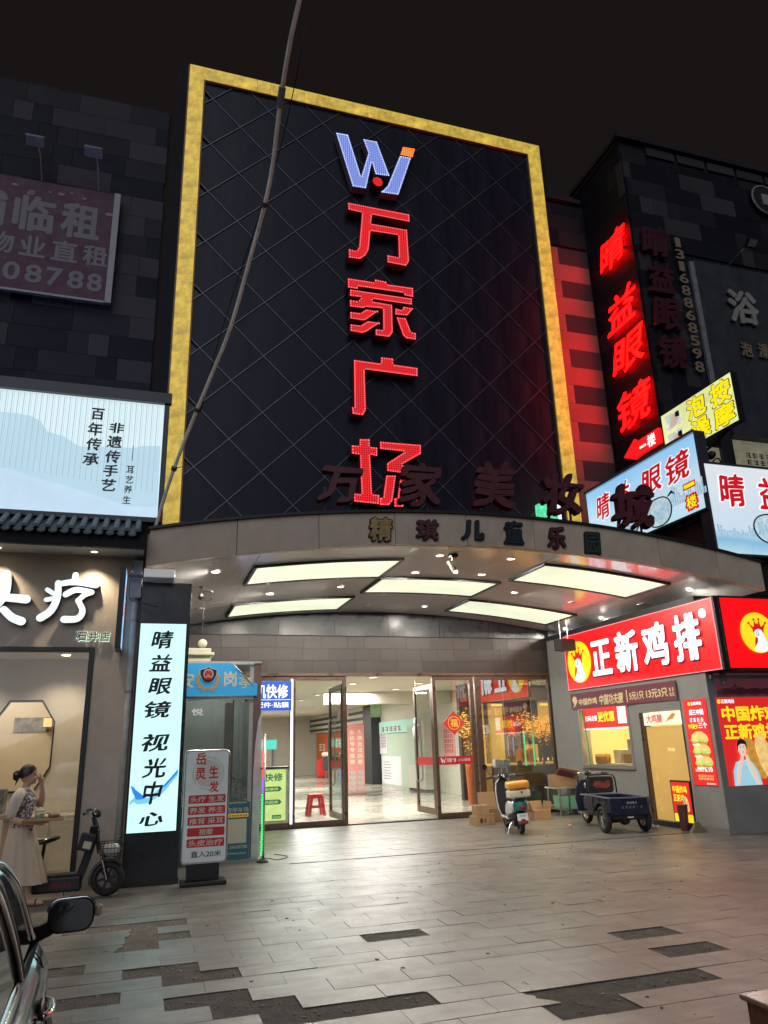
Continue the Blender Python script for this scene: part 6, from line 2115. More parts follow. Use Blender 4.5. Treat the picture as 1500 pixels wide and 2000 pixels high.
# ---------------------------------------------------------------- RGB light pole
t = thing('rgb_light_pole', 'thin white pole with red blue and green LEDs beside the booth', 'light pole', (1.86, 12.2, 0))
MB().tube([(1.86, 12.2, 0.0), (1.86, 12.2, 1.83)], .022, 10).build('pole', 'steel', t, smooth=True)
MB().ell((1.86, 12.2, 1.84), .024, .024, .02, 10, 6).build('cap', 'steel', t, smooth=True)
for nm, c in (('led_r', (1.0, 0.03, 0.08)), ('led_b', (0.25, 0.12, 1.0)), ('led_g', (0.02, 1.0, 0.25))):
    E(nm, c, 2.2)
for i in range(46):
    z = 0.10 + i * .037
    m_ = 'led_g' if i < 24 else ('led_b' if i < 30 else 'led_r')
    MB().ell((1.835 - .004 * (i % 2), 12.178, z), .011, .011, .013, 6, 4).build('led', m_, t)
MB().lathe([(.09, 0), (.09, .02), (.03, .05)], (1.86, 12.2, 0), seg=14).build('foot', 'dark_metal', t)
MB().tube(catmull([(1.86, 12.2, .06), (1.98, 12.1, .05), (2.1, 12.25, .012), (2.3, 12.5, .012), (2.15, 12.9, .012)], 5), .007, 5).build('cable', 'black_trim', t)

# ================================================================ standing board
M('board_mist', (0.50, 0.55, 0.53), 0.45, emit=(0.50, 0.56, 0.54), es=0.16, noise=0.08, ns=4)
M('board_red', (0.38, 0.022, 0.026), 0.45, emit=(0.4, 0.02, 0.02), es=0.15)
M('print_ivory', (0.72, 0.68, 0.60), 0.5)
M('ring_grey', (0.30, 0.36, 0.38), 0.5)
P = PY(10.62)
t = thing('standing_board', 'white floor board with red text bars on a black foot before the pillar', 'sign board', (0.9, 10.7, 0))
def rrect(x0, x1, z0, z1, r, n=5):
    out = []
    for cx, cz, a0 in ((x1 - r, z1 - r, 0), (x0 + r, z1 - r, 90), (x0 + r, z0 + r, 180), (x1 - r, z0 + r, 270)):
        for k in range(n + 1):
            a = R(a0 + 90 * k / n)
            out.append((cx + r * math.cos(a), cz + r * math.sin(a)))
    return out
S_ = 10.62 / 10.95
f_ = lambda x, z: (x * S_, 1.65 + (z - 1.65) * S_)
MB().prism(rrect(.570, 1.150, .255, 1.64, .05), P, -0.05, 0.0).build('panel', 'board_mist', t, bevel=.004)
rim = MB()
pts = rrect(.575, 1.145, .26, 1.635, .05)
rim.tube([P(x, z, .001) for x, z in pts + pts[:1]], .012, 6)
rim.build('rim', 'steel', t)
ring = [(.875 + .20 * math.cos(a), 1.345 + .20 * math.sin(a)) for a in [2 * math.pi * k / 30 for k in range(30)]]
MB().prism([(.875 + .175 * math.cos(a), 1.345 + .175 * math.sin(a)) for a in [2 * math.pi * k / 26 for k in range(26)]], P, 0.001, 0.002).build('pale_disc', 'print_ivory', t)
rb = MB()
rb.tube([P(*ring[k], .003) for k in range(-4, 9)], .004, 4)
rb.tube([P(*ring[k], .003) for k in range(11, 24)], .004, 4)
rb.build('ring_arc', 'ring_grey', t)
for c, b in zip('岳灵生发', ((.73, .87, 1.45, 1.61), (.73, .87, 1.26, 1.41), (.91, 1.04, 1.27, 1.43), (.92, 1.05, 1.09, 1.23))):
    (a0, z0), (a1, z1) = f_(b[0], b[2]), f_(b[1], b[3])
    text(c, P, a0, a1, z0, z1, 0.004, 'character', 'board_red' if c in '灵生发' else 'brown_line', t, nib=(.035, .012, .7), wob=.012)
for s_, (a, b, z0, z1) in (('头疗 生发', (.655, 1.145, .955, 1.06)), ('养发 养生', (.655, 1.145, .815, .92)), ('推背 采耳', (.655, 1.145, .68, .785)), ('按摩', (.655, 1.145, .545, .65)), ('头皮治疗', (.655, 1.145, .41, .515))):
    (a0, q0), (a1, q1) = f_(a, z0), f_(b, z1)
    MB().prism(rrect(a0, a1, q0, q1, .012, 2), P, 0.001, 0.004).build('bar', 'board_red', t)
    w_ = (a1 - a0)
    ii = .02 if len(s_) > 3 else .15
    text(s_, P, a0 + ii, a1 - ii, q0 + .014, q1 - .014, 0.005, 'lettering', 'print_ivory', t, bold=.016)
(a0, z0), (a1, z1) = f_(.715, .285), f_(1.11, .365)
text('直入20米', P, a0, a1, z0, z1, 0.004, 'lettering', 'ink_black', t, bold=.008)
MB().box(.645, 1.06, 10.63, 10.69, .06, .27).build('stem', 'black_trim', t)
MB().box(.575, 1.15, 10.52, 10.82, 0.0, .055).build('foot', 'black_trim', t, bevel=.015)

# ================================================================ ceiling spotlights and cameras
def cctv(x, y, z, lab, s=1.0, drop=.12):
    t = thing('security_camera', lab, 'camera', (x, y, z - drop), 'cameras under the canopy')
    MB().lathe([(.045 * s, 0), (.045 * s, -.02)], (x, y, z), seg=12).build('mount', 'dark_metal', t)
    MB().tube([(x, y, z - .02), (x, y, z - drop)], .012 * s, 6).build('stem', 'dark_metal', t)
    MB().lathe([(.03 * s, -.10 * s), (.045 * s, -.08 * s), (.045 * s, .08 * s), (.02 * s, .10 * s)], (x, y - .02, z - drop - .03), axis='Y', seg=14).build('body', 'dark_metal', t, smooth=True)
    MB().ell((x, y - .13 * s, z - drop - .03), .02 * s, .01, .02 * s, 8, 6).build('lens', 'crystal', t)
    return t
cctv(0.80, 12.6, zs(.80), 'small black camera under the canopy near the black pillar', 1.0, .14)
t = thing('track_spotlight', 'greenish spotlight hanging from the canopy ceiling near its front', 'spotlight', (4.8, 11.1, 4.3))
M('drab', (0.13, 0.12, 0.07), 0.5)
zc = zs(4.8)
MB().box(4.74, 4.86, 11.04, 11.16, zc - .05, zc - .001).build('mount', 'dark_metal', t)
MB().tube([(4.78, 11.1, zc - .05), (4.76, 11.1, zc - .16)], .012, 6).build('arm', 'drab', t)
MB().tube([(4.72, 11.12, zc - .12), (4.80, 11.06, zc - .30)], [.035, .05], 10).build('head', 'drab', t)
MB().ell((4.805, 11.055, zc - .31), .04, .03, .03, 10, 6).build('lamp', 'bulb_warm', t)
M('wood_black', (0.03, 0.028, 0.026), 0.6)
t = thing('wall_speaker', 'black box speaker hung from the canopy beside the red sign', 'speaker', (9.2, 15.3, 3.6))
MB().obox((9.25, 15.2, 3.72), .42, .28, .26, Matrix.Rotation(R(12), 3, 'Z')).build('cabinet', 'wood_black', t, bevel=.012)
MB().obox((9.22, 15.055, 3.72), .36, .01, .20, Matrix.Rotation(R(12), 3, 'Z')).build('grille', 'dark_metal', t)
for dx in (-.1, .1):
    MB().tube([(9.25 + dx, 15.2, 3.85), (9.25 + dx, 15.2, zs(9.25))], .008, 5).build('hanger', 'steel', t)
t = thing('hanging_hook', 'thin hanging wire hook under the canopy above the booth', 'hook', (0.9, 13.4, 3.5))
MB().tube([(0.9, 13.4, 4.3), (0.9, 13.4, 3.36)], .008, 5).build('wire', 'dark_metal', t)
MB().box(0.8, 1.05, 13.38, 13.42, 4.2, 4.23).build('bar', 'dark_metal', t)

# ================================================================ overhead cable
cab = [(585, 0, 5.3), (567, 80, 5.75), (549, 190, 6.25), (533, 320, 6.8), (517, 400, 7.15), (490, 500, 7.65), (450, 640, 8.3), (410, 740, 8.85), (385, 800, 9.2), (365, 850, 9.5), (340, 915, 9.9), (320, 975, 10.25), (304, 1030, 10.50)]
def unp(px, py, y):
    d = rt2 * ((px - 750) / 1438) - up2 * ((py - 1000) / 1438) + fwd
    return Vector((0, 0, 1.65)) + d * (y / d.y)
M('conduit', (0.92, 0.82, 0.72), 0.5, noise=0.2, ns=6)
t = thing('overhead_conduit', 'thick pale conduit sagging overhead to the left shop corner', 'cable', (0, 10.5, 4.6))
pts = [unp(*c) for c in cab]
pts = [pts[0] + (pts[0] - pts[1]) * 3.0] + [pts[0] + (pts[0] - pts[1]) * 1.2] + pts
MB().tube(catmull(pts, 6), .025, 10).build('conduit', 'conduit', t, smooth=True)
for k in (3, 5, 9, 11, 13):
    p = pts[k + 1]
    d_ = (pts[min(k + 2, len(pts) - 1)] - pts[k]).normalized()
    MB().tube([p - d_ * (.10 if k == 3 else .025), p + d_ * (.10 if k == 3 else .025)], .040, 10).build('coupling', 'galv' if k == 3 else 'rust_post', t)
    if k in (5, 9, 11):
        MB().tube([p, p + Vector((.12, 0, .04)), p + Vector((.16, 0, -.02))], .006, 4).build('tie', 'rust_post', t)
pts2 = [unp(px, py, y) for px, py, y in ((612, -60, 5.0), (590, 90, 5.9), (555, 260, 6.6), (520, 380, 7.2), (460, 560, 8.0), (420, 690, 8.7), (395, 790, 9.15), (392, 805, 9.2))]
t = thing('thin_overhead_wire', 'thin black wire running beside the pale conduit', 'wire', pts2[-1])
MB().tube(catmull(pts2, 5), .006, 5).build('wire', 'black_trim', t)

# ================================================================ red stool
M('plastic_red', (0.55, 0.016, 0.020), 0.3, noise=0.05)
st = thing('plastic_stool', 'red plastic stool standing just inside the doorway', 'stool', (4.25, 19.4, 0))
sx_, sy_ = 4.25, 19.4
MB().prism(rrect(sx_ - .16, sx_ + .16, sy_ - .16, sy_ + .16, .05), lambda x, y, z: Vector((x, y, z)), .47, .50).build('seat', 'plastic_red', st, bevel=.008)
for i, (a, b) in enumerate(((-1, -1), (1, -1), (1, 1), (-1, 1))):
    lo, hi = Vector((sx_ + a * .19, sy_ + b * .19, 0)), Vector((sx_ + a * .125, sy_ + b * .125, .468))
    q0 = [lo + Vector((u * .035, v * .035, 0)) for u, v in ((-1, -1), (1, -1), (1, 1), (-1, 1))]
    q1 = [hi + Vector((u * .042, v * .042, 0)) for u, v in ((-1, -1), (1, -1), (1, 1), (-1, 1))]
    MB().loft([q0, q1]).build('leg', 'plastic_red', st, bevel=.006)
for a, b in (((-1, -1), (1, -1)), ((1, -1), (1, 1)), ((1, 1), (-1, 1)), ((-1, 1), (-1, -1))):
    for z, h, k in ((.435, .06, .135), (.20, .045, .163)):
        MB().bar((sx_ + a[0] * k, sy_ + a[1] * k, z), (sx_ + b[0] * k, sy_ + b[1] * k, z), .02, h).build('apron', 'plastic_red', st)

# ================================================================ boxes and clutter at the glass
M('ink_print', (0.05, 0.035, 0.02), 0.7)
def carton(name, x0, x1, y0, y1, z0, z1, lab, flaps=False, rot=0, mt='cardboard', mark=False):
    t = thing(name, lab, 'box', ((x0 + x1) / 2, (y0 + y1) / 2, z0), 'cardboard boxes by the glass')
    MB().box(x0, x1, y0, y1, z0, z1).build('carton', mt, t, bevel=.004)
    MB().box(x0 + (x1 - x0) * .42, x0 + (x1 - x0) * .58, y0 - .001, y1 + .001, z1 + .0005, z1 + .002).build('tape', 'cardboard_dark', t)
    if flaps:
        h = (x1 - x0) * .45
        MB().obox((x0 - .05, (y0 + y1) / 2, z1 + h * .42), .006, y1 - y0, h, Matrix.Rotation(R(-24), 3, 'Y')).build('flap', mt, t)
        MB().obox((x1 + .02, (y0 + y1) / 2, z1 + h * .44), .006, y1 - y0, h, Matrix.Rotation(R(10), 3, 'Y')).build('flap', mt, t)
        MB().obox(((x0 + x1) / 2, y1 + .03, z1 + h * .44), x1 - x0, .006, h, Matrix.Rotation(R(-12), 3, 'X')).build('flap', mt, t)
    if mark:
        Pm = PY(y0)
        MB().prism([(x0 + .14 + .035 * math.cos(a), z0 + .10 + .05 * math.sin(a)) for a in [2 * math.pi * k / 12 for k in range(12)]], Pm, 0.001, 0.003).build('printed_mark', 'ink_print', t)
        marks(Pm, x0 + .19, x0 + .26, z0 + .06, z0 + .14, 0.001, 1, 'ink_print', t, rows=3)
    t.rotation_euler.z = 0
    return t
carton('cardboard_box', 6.56, 6.88, 14.85, 15.15, 0.0, 0.19, 'low cardboard box with black printed mark left of the scooter', mark=True)
carton('cardboard_box', 6.62, 6.90, 14.88, 15.13, 0.193, 0.39, 'plain cardboard box stacked on the marked low box')
carton('cardboard_box', 6.90, 7.04, 14.95, 15.2, 0.0, 0.21, 'narrow upright cardboard box between low stack and scooter')
carton('cardboard_box', 7.12, 7.60, 15.35, 15.75, 0.0, 0.27, 'wide brown cardboard box behind the scooter, with raised flap', mt='cardboard_dark')
t = thing('cardboard_sheet', 'tall cardboard sheet leaning on glass behind the scooter', 'cardboard', (7.3, 16.2, 0))
MB().obox((7.30, 15.85, .40), .42, .01, .36, Matrix.Rotation(R(-8), 3, 'X')).build('sheet', 'cardboard', t)
MB().obox((7.30, 15.80, .11), .42, .01, .22, Matrix.Rotation(R(-8), 3, 'X')).build('lower_sheet', 'cardboard', t)
carton('cardboard_box', 8.12, 8.52, 15.25, 15.6, 0.0, 0.19, 'open cardboard box with raised flaps right of the scooter', flaps=True)
# steel table with a printed carton
t = thing('steel_table', 'small steel table with shelf beside the takeaway wall', 'table', (9.3, 16.0, 0))
for x in (9.05, 9.56):
    for y in (15.75, 16.25):
        MB().box(x, x + .03, y, y + .03, 0, .56).build('leg', 'steel', t)
MB().box(9.0, 9.62, 15.7, 16.3, .56, .59).build('top', 'steel', t, bevel=.004)
MB().box(9.04, 9.58, 15.74, 16.26, .12, .14).build('shelf', 'steel', t)
t = thing('printed_carton', 'open printed carton with purple band on the steel table', 'box', (9.3, 16.0, .59), 'cardboard boxes by the glass')
MB().box(9.05, 9.58, 15.8, 16.2, .592, .86).build('carton', 'cardboard', t)
MB().obox((9.28, 15.70, .90), .58, .008, .22, Matrix.Rotation(R(38), 3, 'X') @ Matrix.Rotation(R(14), 3, 'Y')).build('flap', 'cardboard', t)
M('purple_print', (0.16, 0.035, 0.08), 0.6)
MB().obox((9.24, 15.688, .885), .46, .004, .14, Matrix.Rotation(R(38), 3, 'X') @ Matrix.Rotation(R(14), 3, 'Y')).build('printed_band', 'purple_print', t)
M('crate_green', (0.20, 0.42, 0.28), 0.45)
for i, x in enumerate((9.10, 9.36)):
    t = thing('green_tub', ('left' if i == 0 else 'right') + ' pale green tub on the steel table shelf', 'tub', (x + .1, 15.95, .14), 'green tubs under the table')
    MB().loft([[Vector((x + a * .02, 15.80 + b * .02, .142)) for a, b in ((0, 0), (10, 0), (10, 14), (0, 14))], [Vector((x - .015 + a * .0225, 15.785 + b * .0225, .40)) for a, b in ((0, 0), (10, 0), (10, 14), (0, 14))]], cap=True).build('tub', 'crate_green', t)
    MB().box(x - .02, x + .215, 15.78, 16.10, .401, .415).build('rim', 'crate_green', t)
# crumpled paper and litter
M('tissue', (0.62, 0.52, 0.44), 0.8)
def crumple(x, y, s, lab, mt='tissue'):
    bm = bmesh.new()
    bmesh.ops.create_icosphere(bm, subdivisions=2, radius=s)
    for v in bm.verts:
        v.co *= random.uniform(.6, 1.15)
        v.co.z = max(-s * .7, v.co.z * .75)
    me = bpy.data.meshes.new('litter')
    bm.to_mesh(me)
    bm.free()
    me.materials.append(MATS[mt])
    o = link('crumpled_paper', me, None, (x, y, s * .70))
    tag(o, lab, 'litter', 'crumpled paper on the ground')
crumple(9.20, 12.72, .055, 'crumpled tissue on the ground right of the cargo trike')
crumple(9.28, 12.68, .045, 'smaller crumpled tissue touching the bigger one by the amber door')
crumple(8.05, 13.7, .045, 'reddish scrap of paper between scooter and trike', 'banner_pink')
# broom and dust bin
M('straw', (0.16, 0.12, 0.08), 0.9)
t = thing('broom', 'broom with dark bristles leaning against the corner pillar', 'broom', (9.5, 11.85, 0))
MB().tube([(9.47, 11.80, .10), (9.61, 11.92, 1.15)], .011, 7).build('handle', 'steel', t)
MB().loft([[Vector((9.47 + a * .03, 11.80 + b * .02, .17)) for a, b in ((-1, -1), (1, -1), (1, 1), (-1, 1))], [Vector((9.46 + a * .16, 11.78 + b * .045, .0)) for a, b in ((-1, -1), (1, -1), (1, 1), (-1, 1))]]).build('bristles', 'straw', t)
t = thing('dark_bucket', 'slim dark bucket at the foot of the amber door', 'bucket', (9.45, 12.1, 0))
MB().lathe([(.07, 0), (.095, .42), (.10, .42), (.10, .44), (.085, .44)], (9.46, 12.12, 0), seg=14).build('body', 'counter_brown', t)
MB().tube(catmull([(9.37, 12.12, .40), (9.40, 12.10, .52), (9.50, 12.10, .54), (9.55, 12.12, .40)], 4), .006, 5).build('bail', 'steel', t)
# hose hanging on the serving window
t = thing('green_hose', 'green hose hanging down beside the serving window', 'hose', (9.6, 15.2, 1.0))
M('hose_green', (0.03, 0.22, 0.06), 0.4)
MB().tube(catmull([(9.59, 15.30, 2.25), (9.59, 15.25, 1.9), (9.60, 15.22, 1.5), (9.60, 15.20, 1.06)], 5), .012, 6).build('hose', 'hose_green', t)
# wooden box in the right foreground corner
M('wood_red', (0.22, 0.075, 0.042), 0.35, noise=0.25, ns=5, stretch=(1, 8, 8))
M('wood_top', (0.34, 0.20, 0.15), 0.3, noise=0.2, ns=5, stretch=(1, 8, 8))
t = thing('wooden_box', 'reddish brown wooden box at the bottom right corner', 'box', (3.2, 2.9, 0))
MB().box(2.73, 3.5, 2.5, 3.24, 0.02, .475).build('carcass', 'wood_red', t, bevel=.006)
MB().box(2.71, 3.52, 2.48, 3.26, .476, .50).build('lid', 'wood_top', t, bevel=.008)
for x in (2.76, 3.4):
    for y in (2.53, 3.15):
        MB().box(x, x + .06, y, y + .06, 0, .02).build('foot', 'wood_black', t)

# ================================================================ vehicles (built facing +Y at the origin, then placed)
M('rubber', (0.018, 0.018, 0.019), 0.75, noise=0.2, ns=20)
M('alloy', (0.36, 0.36, 0.37), 0.35, metal=0.8)
M('black_plastic', (0.016, 0.016, 0.018), 0.45)
M('black_gloss', (0.012, 0.012, 0.014), 0.15, coat=0.5)
M('chrome', (0.75, 0.75, 0.76), 0.12, metal=1.0)
M('white_gloss', (0.66, 0.64, 0.60), 0.25, coat=0.3, noise=0.06)
M('teal_gloss', (0.012, 0.20, 0.17), 0.18, coat=0.7)
M('orange_lid', (0.72, 0.30, 0.012), 0.22, coat=0.5)
M('box_white', (0.62, 0.54, 0.42), 0.35)
M('tail_red', (0.25, 0.012, 0.014), 0.2)
M('plate_white', (0.62, 0.62, 0.60), 0.4)
M('brown_seat', (0.09, 0.045, 0.03), 0.5)


def wheel(root, c, r, w, rim='alloy', spokes=5, hub=.05):
    c = Vector(c)
    pr_ = []
    for k in range(13):
        a = math.pi * (k / 12) - math.pi / 2
        pr_.append((r - w * .5 + w * .5 * math.cos(a), w * .5 * math.sin(a)))
    pr_ += [(r - w * .75, w * .36), (r - w * .75, -w * .36), pr_[0]]
    t = MB().lathe(pr_, c, 'X', 28, cap=False).build('tyre', 'rubber', root, smooth=True)
    m = MB()
    ro = r - w * .72
    m.lathe([(ro, -w * .3), (ro, w * .3), (ro - .018, w * .3), (ro - .018, -w * .3), (ro, -w * .3)], c, 'X', 24, cap=False)
    m.lathe([(hub, -w * .4), (hub, w * .4)], c, 'X', 14)
    for k in range(spokes):
        a = 2 * math.pi * k / spokes + .3
        d = Vector((0, math.cos(a), math.sin(a)))
        m.bar(c + d * hub * .8, c + d * (ro - .008), .022, w * .35)
    m.build('rim', rim, root)


# ---------------------------------------------------------------- delivery scooter
s = thing('delivery_scooter', 'teal and white scooter with orange lidded box parked before the glass', 'scooter', (0, 0, 0))
wheel(s, (0, .05, .195), .195, .085)
wheel(s, (0, 1.18, .195), .195, .08)
def sup(cx, y, cz, hw, hh, n=16, p=2.6):
    out = []
    for k in range(n):
        a = 2 * math.pi * k / n
        ca, sa = math.cos(a), math.sin(a)
        out.append(Vector((cx + hw * math.copysign(abs(ca) ** (2 / p), ca), y, cz + hh * math.copysign(abs(sa) ** (2 / p), sa))))
    return out
MB().loft([sup(0, y, z, w, h) for y, z, w, h in ((-.20, .50, .06, .05), (-.185, .505, .115, .085), (-.12, .50, .145, .105), (.05, .49, .155, .115), (.25, .48, .15, .11), (.36, .45, .12, .09))]).build('tail_shell', 'teal_gloss', s, smooth=True)
for sg in (-1, 1):
    MB().loft([sup(sg * .135, y, z, w, h) for y, z, w, h in ((-.14, .50, .02, .05), (-.05, .48, .035, .10), (.2, .46, .035, .12), (.40, .40, .03, .12), (.50, .34, .015, .06))]).build('side_panel', 'white_gloss', s, smooth=True)
MB().loft([sup(0, y, z, w, h) for y, z, w, h in ((0.02, .615, .06, .02), (.06, .62, .11, .035), (.3, .615, .12, .035), (.52, .61, .10, .03), (.58, .60, .05, .015))]).build('seat', 'brown_seat', s, smooth=True)
b_ = MB().box(-.195, .195, -.28, .06, .645, .78).build('box_base', 'box_white', s, bevel=.035, seg=3)
b_ = MB().box(-.20, .20, -.285, .065, .783, .935).build('box_lid', 'orange_lid', s, bevel=.055, seg=4)
MB().box(-.07, .12, -.291, -.284, .785, .805).build('box_reflector', 'tail_red', b_)
MB().lathe([(.018, 0), (.018, .008)], (.03, -.288, .74), 'Y', 12).build('box_lock', 'black_plastic', b_)
MB().box(-.10, .10, -.2, .02, .60, .645).build('rack', 'black_plastic', s)
MB().ell((0.03, -.205, .475), .07, .02, .032, 14, 8).build('tail_light', 'tail_red', s, smooth=True)
MB().obox((0.0, -.21, .315), .20, .006, .12, Matrix.Rotation(R(-12), 3, 'X')).build('licence_plate', 'plate_white', s)
PLt = Pl((0, -.215, .315), (1, 0, 0), (0, math.sin(R(12)) * -1, math.cos(R(12))))
marks(PLt, -.085, .085, -.048, -.002, .002, 6, 'navy', s, 'plate_print')
marks(PLt, -.06, .06, .012, .045, .002, 5, 'navy', s, 'plate_print')
MB().loft([sup(0, y, z, w, h, 12) for y, z, w, h in ((-.24, .22, .05, .03), (-.16, .33, .065, .06), (0, .41, .07, .04), (.2, .38, .08, .06))]).build('rear_fender', 'black_plastic', s, smooth=True)
MB().box(-.075, .075, -.26, -.22, .20, .255).build('reflector', 'tail_red', s, bevel=.008)
MB().box(-.15, .15, .36, .98, .235, .275).build('footboard', 'white_gloss', s, bevel=.015)
MB().box(-.12, .12, .38, .95, .276, .282).build('foot_mat', 'black_plastic', s)
MB().box(-.11, .11, .10, .9, .13, .234).build('chassis', 'black_plastic', s, bevel=.02)
Ps = Pl((0, .93, 0), (1, 0, 0), (0, .12, .993))
shp = [(-.11, .24), (.11, .24), (.155, .38), (.17, .55), (.165, .72), (.14, .86), (.08, .92), (-.08, .92), (-.14, .86), (-.165, .72), (-.17, .55), (-.155, .38)]
MB().prism([(x * 1.10, .58 + (z - .58) * 1.03) for x, z in shp], Ps, -.07, -.02).build('leg_shield', 'white_gloss', s, bevel=.015)
MB().prism(shp, Ps, -.019, .012).build('inner_shield', 'black_plastic', s, bevel=.01)
MB().loft([sup(0, y, z, w, h) for y, z, w, h in ((.86, .97, .06, .03), (.93, .985, .105, .05), (1.05, .97, .10, .06), (1.12, .93, .06, .05))]).build('handlebar_cowl', 'black_gloss', s, smooth=True)
MB().ell((0, .875, .965), .05, .02, .03, 12, 8).build('dash', 'chrome', s, smooth=True)
for sg in (-1, 1):
    MB().tube(catmull([(sg * .06, .97, .95), (sg * .17, .93, .99), (sg * .24, .88, .975)], 4), .013, 8).build('handlebar', 'chrome', s, smooth=True)
    MB().tube([(sg * .23, .885, .977), (sg * .37, .83, .965)], .019, 10).build('grip', 'black_plastic', s, smooth=True)
    MB().tube([(sg * .23, .91, .985), (sg * .35, .90, .955)], .006, 6).build('brake_lever', 'chrome', s)
    MB().tube([(sg * .22, .90, .99), (sg * .29, .91, 1.06), (sg * .345, .92, 1.15)], .007, 6).build('mirror_stem', 'black_plastic', s)
    m_ = MB().lathe([(.001, .012), (.05, .008), (.055, 0), (.05, -.008)], (sg * .36, .905, 1.18), 'Y', 16, cap=False).build('mirror', 'black_plastic', s, smooth=True)
    MB().lathe([(.001, 0), (.048, 0)], (sg * .36, .895, 1.18), 'Y', 16, cap=False).build('mirror_glass', 'chrome' if sg > 0 else 'black_gloss', m_)
    MB().tube([(sg * .07, 1.18, .195), (sg * .06, 1.10, .45), (sg * .03, 1.06, .6)], .016, 8).build('fork', 'chrome', s)
    MB().bar((sg * .10, .28, .24), (sg * .20, .26, .235), .025).build('foot_peg', 'black_plastic', s)
MB().loft([sup(0, y, z, w, h, 12) for y, z, w, h in ((.96, .30, .03, .03), (1.04, .385, .055, .03), (1.18, .42, .06, .025), (1.33, .36, .05, .025), (1.38, .28, .03, .02))]).build('front_fender', 'teal_gloss', s, smooth=True)
MB().tube([(-.09, .30, .20), (-.17, .27, .10), (-.22, .24, .0)], .012, 6).build('kickstand', 'chrome', s)
MB().box(-.25, -.19, .2, .28, 0, .015).build('kickstand_foot', 'black_plastic', s)
s.location = (6.74, 13.17, 0)
s.rotation_euler = (0, R(-4), R(-13.5))

# ---------------------------------------------------------------- cargo trike
M('trike_blue', (0.009, 0.014, 0.036), 0.35, noise=0.25, ns=5)
M('trike_rim', (0.10, 0.11, 0.16), 0.4, noise=0.2)
M('print_grey', (0.16, 0.17, 0.20), 0.5)
M('bag_red', (0.22, 0.045, 0.035), 0.5, noise=0.6, ns=14)
t = thing('cargo_trike', 'small dark blue electric cargo trike parked before the serving window', 'trike', (0, 0, 0))
for x in (-.38, .38):
    wheel(t, (x, 0, .235), .235, .12, 'alloy', 5, .06)
wheel(t, (0, 1.72, .235), .235, .10, 'alloy', 5, .05)
w = MB()
w.box(-.355, .355, -.25, .83, .30, .32)
w.box(-.355, -.335, -.25, .83, .321, .585)
w.box(.335, .355, -.25, .83, .321, .585)
w.box(-.334, .334, .81, .83, .321, .585)
w.build('cargo_tub', 'trike_blue', t, bevel=.006)
tg = MB().box(-.354, .354, -.272, -.251, .31, .585).build('tailgate', 'trike_blue', t, bevel=.006)
PTg = PY(-.272)
marks(PTg, -.05, .16, .50, .54, .001, 4, 'plate_white', tg, 'print')
marks(PTg, -.16, .26, .42, .48, .001, 6, 'print_grey', tg, 'print')
w = MB()
w.box(-.385, .385, -.29, -.24, .586, .612)
w.box(-.385, -.33, -.239, .85, .586, .612)
w.box(.33, .385, -.239, .85, .586, .612)
w.box(-.329, .329, .80, .85, .586, .612)
w.build('rim_flange', 'trike_rim', t, bevel=.006)
for x in (-.34, -.1, .14):
    MB().box(x, x + .02, -.28, -.272, .32, .58).build('rib', 'trike_blue', t)
for y in (-.1, .2, .5):
    for x in (-.366, .355):
        MB().box(x, x + .011, y, y + .03, .31, .58).build('rib', 'trike_blue', t)
MB().box(.36, .39, -.30, -.27, .36, .6).build('latch_bar', 'chrome', t)
w = MB()
w.box(-.30, .30, -.2, .95, .24, .299)
w.tube([(-.34, 0, .235), (.34, 0, .235)], .03, 8)
w.ell((0, 0, .22), .11, .10, .10, 12, 8)
w.build('chassis', 'black_plastic', t)
MB().box(-.06, .05, -.285, -.275, .265, .285).build('plate_lamp', 'plate_white', t)
MB().box(-.12, .12, .40, .95, .12, .24).build('battery_box', 'black_plastic', t, bevel=.02)
MB().box(-.28, .28, .86, 1.16, .32, .54).build('seat_base', 'trike_blue', t, bevel=.02)
MB().box(-.27, .27, .86, 1.18, .541, .60).build('seat', 'black_plastic', t, bevel=.025)
MB().prism(rrect(-.26, .26, .62, .92, .06), PY(.90), -.03, .02).build('seat_back', 'black_plastic', t, bevel=.01)
MB().tube([(-.30, .86, .58)] + [(x, .88, z) for x, z in ((-.30, .86), (-.27, .93), (-.22, .955), (.22, .955), (.27, .93), (.30, .86))] + [(.30, .86, .58)], .015, 8).build('back_rail', 'black_gloss', t, smooth=True)
MB().prism([(-.17, .76), (-.12, .84), (0, .83), (.06, .80), (.14, .85), (.19, .83), (.18, .74), (.1, .70), (-.1, .71)], PY(.88), .002, .012).build('rear_print', 'bag_red', t)
MB().box(-.26, .26, 1.16, 1.56, .235, .26).build('footboard', 'black_plastic', t, bevel=.01)
MB().box(-.40, -.27, 1.0, 1.2, .25, .27).build('step', 'alloy', t)
MB().prism([(-.24, .26), (.24, .26), (.27, .50), (.22, .72), (.10, .84), (-.10, .84), (-.22, .72), (-.27, .50)], Pl((0, 1.54, 0), (1, 0, 0), (0, .10, .995)), -.02, .01).build('front_shield', 'trike_blue', t, bevel=.01)
MB().tube([(0, 1.70, .48), (0, 1.50, .95)], .028, 8).build('steering_column', 'black_plastic', t)
for sg in (-1, 1):
    MB().tube([(sg * .075, 1.72, .235), (sg * .07, 1.66, .50)], .018, 8).build('fork', 'chrome', t)
    MB().tube(catmull([(0, 1.48, .93), (sg * .16, 1.47, .97), (sg * .27, 1.40, .965)], 4), .013, 8).build('handlebar', 'chrome', t, smooth=True)
    MB().tube([(sg * .26, 1.405, .965), (sg * .39, 1.33, .955)], .019, 8).build('grip', 'black_plastic', t, smooth=True)
    MB().tube([(sg * .30, .9, .60), (sg * .42, .95, .60)], .014, 6).build('arm_rest', 'chrome', t)
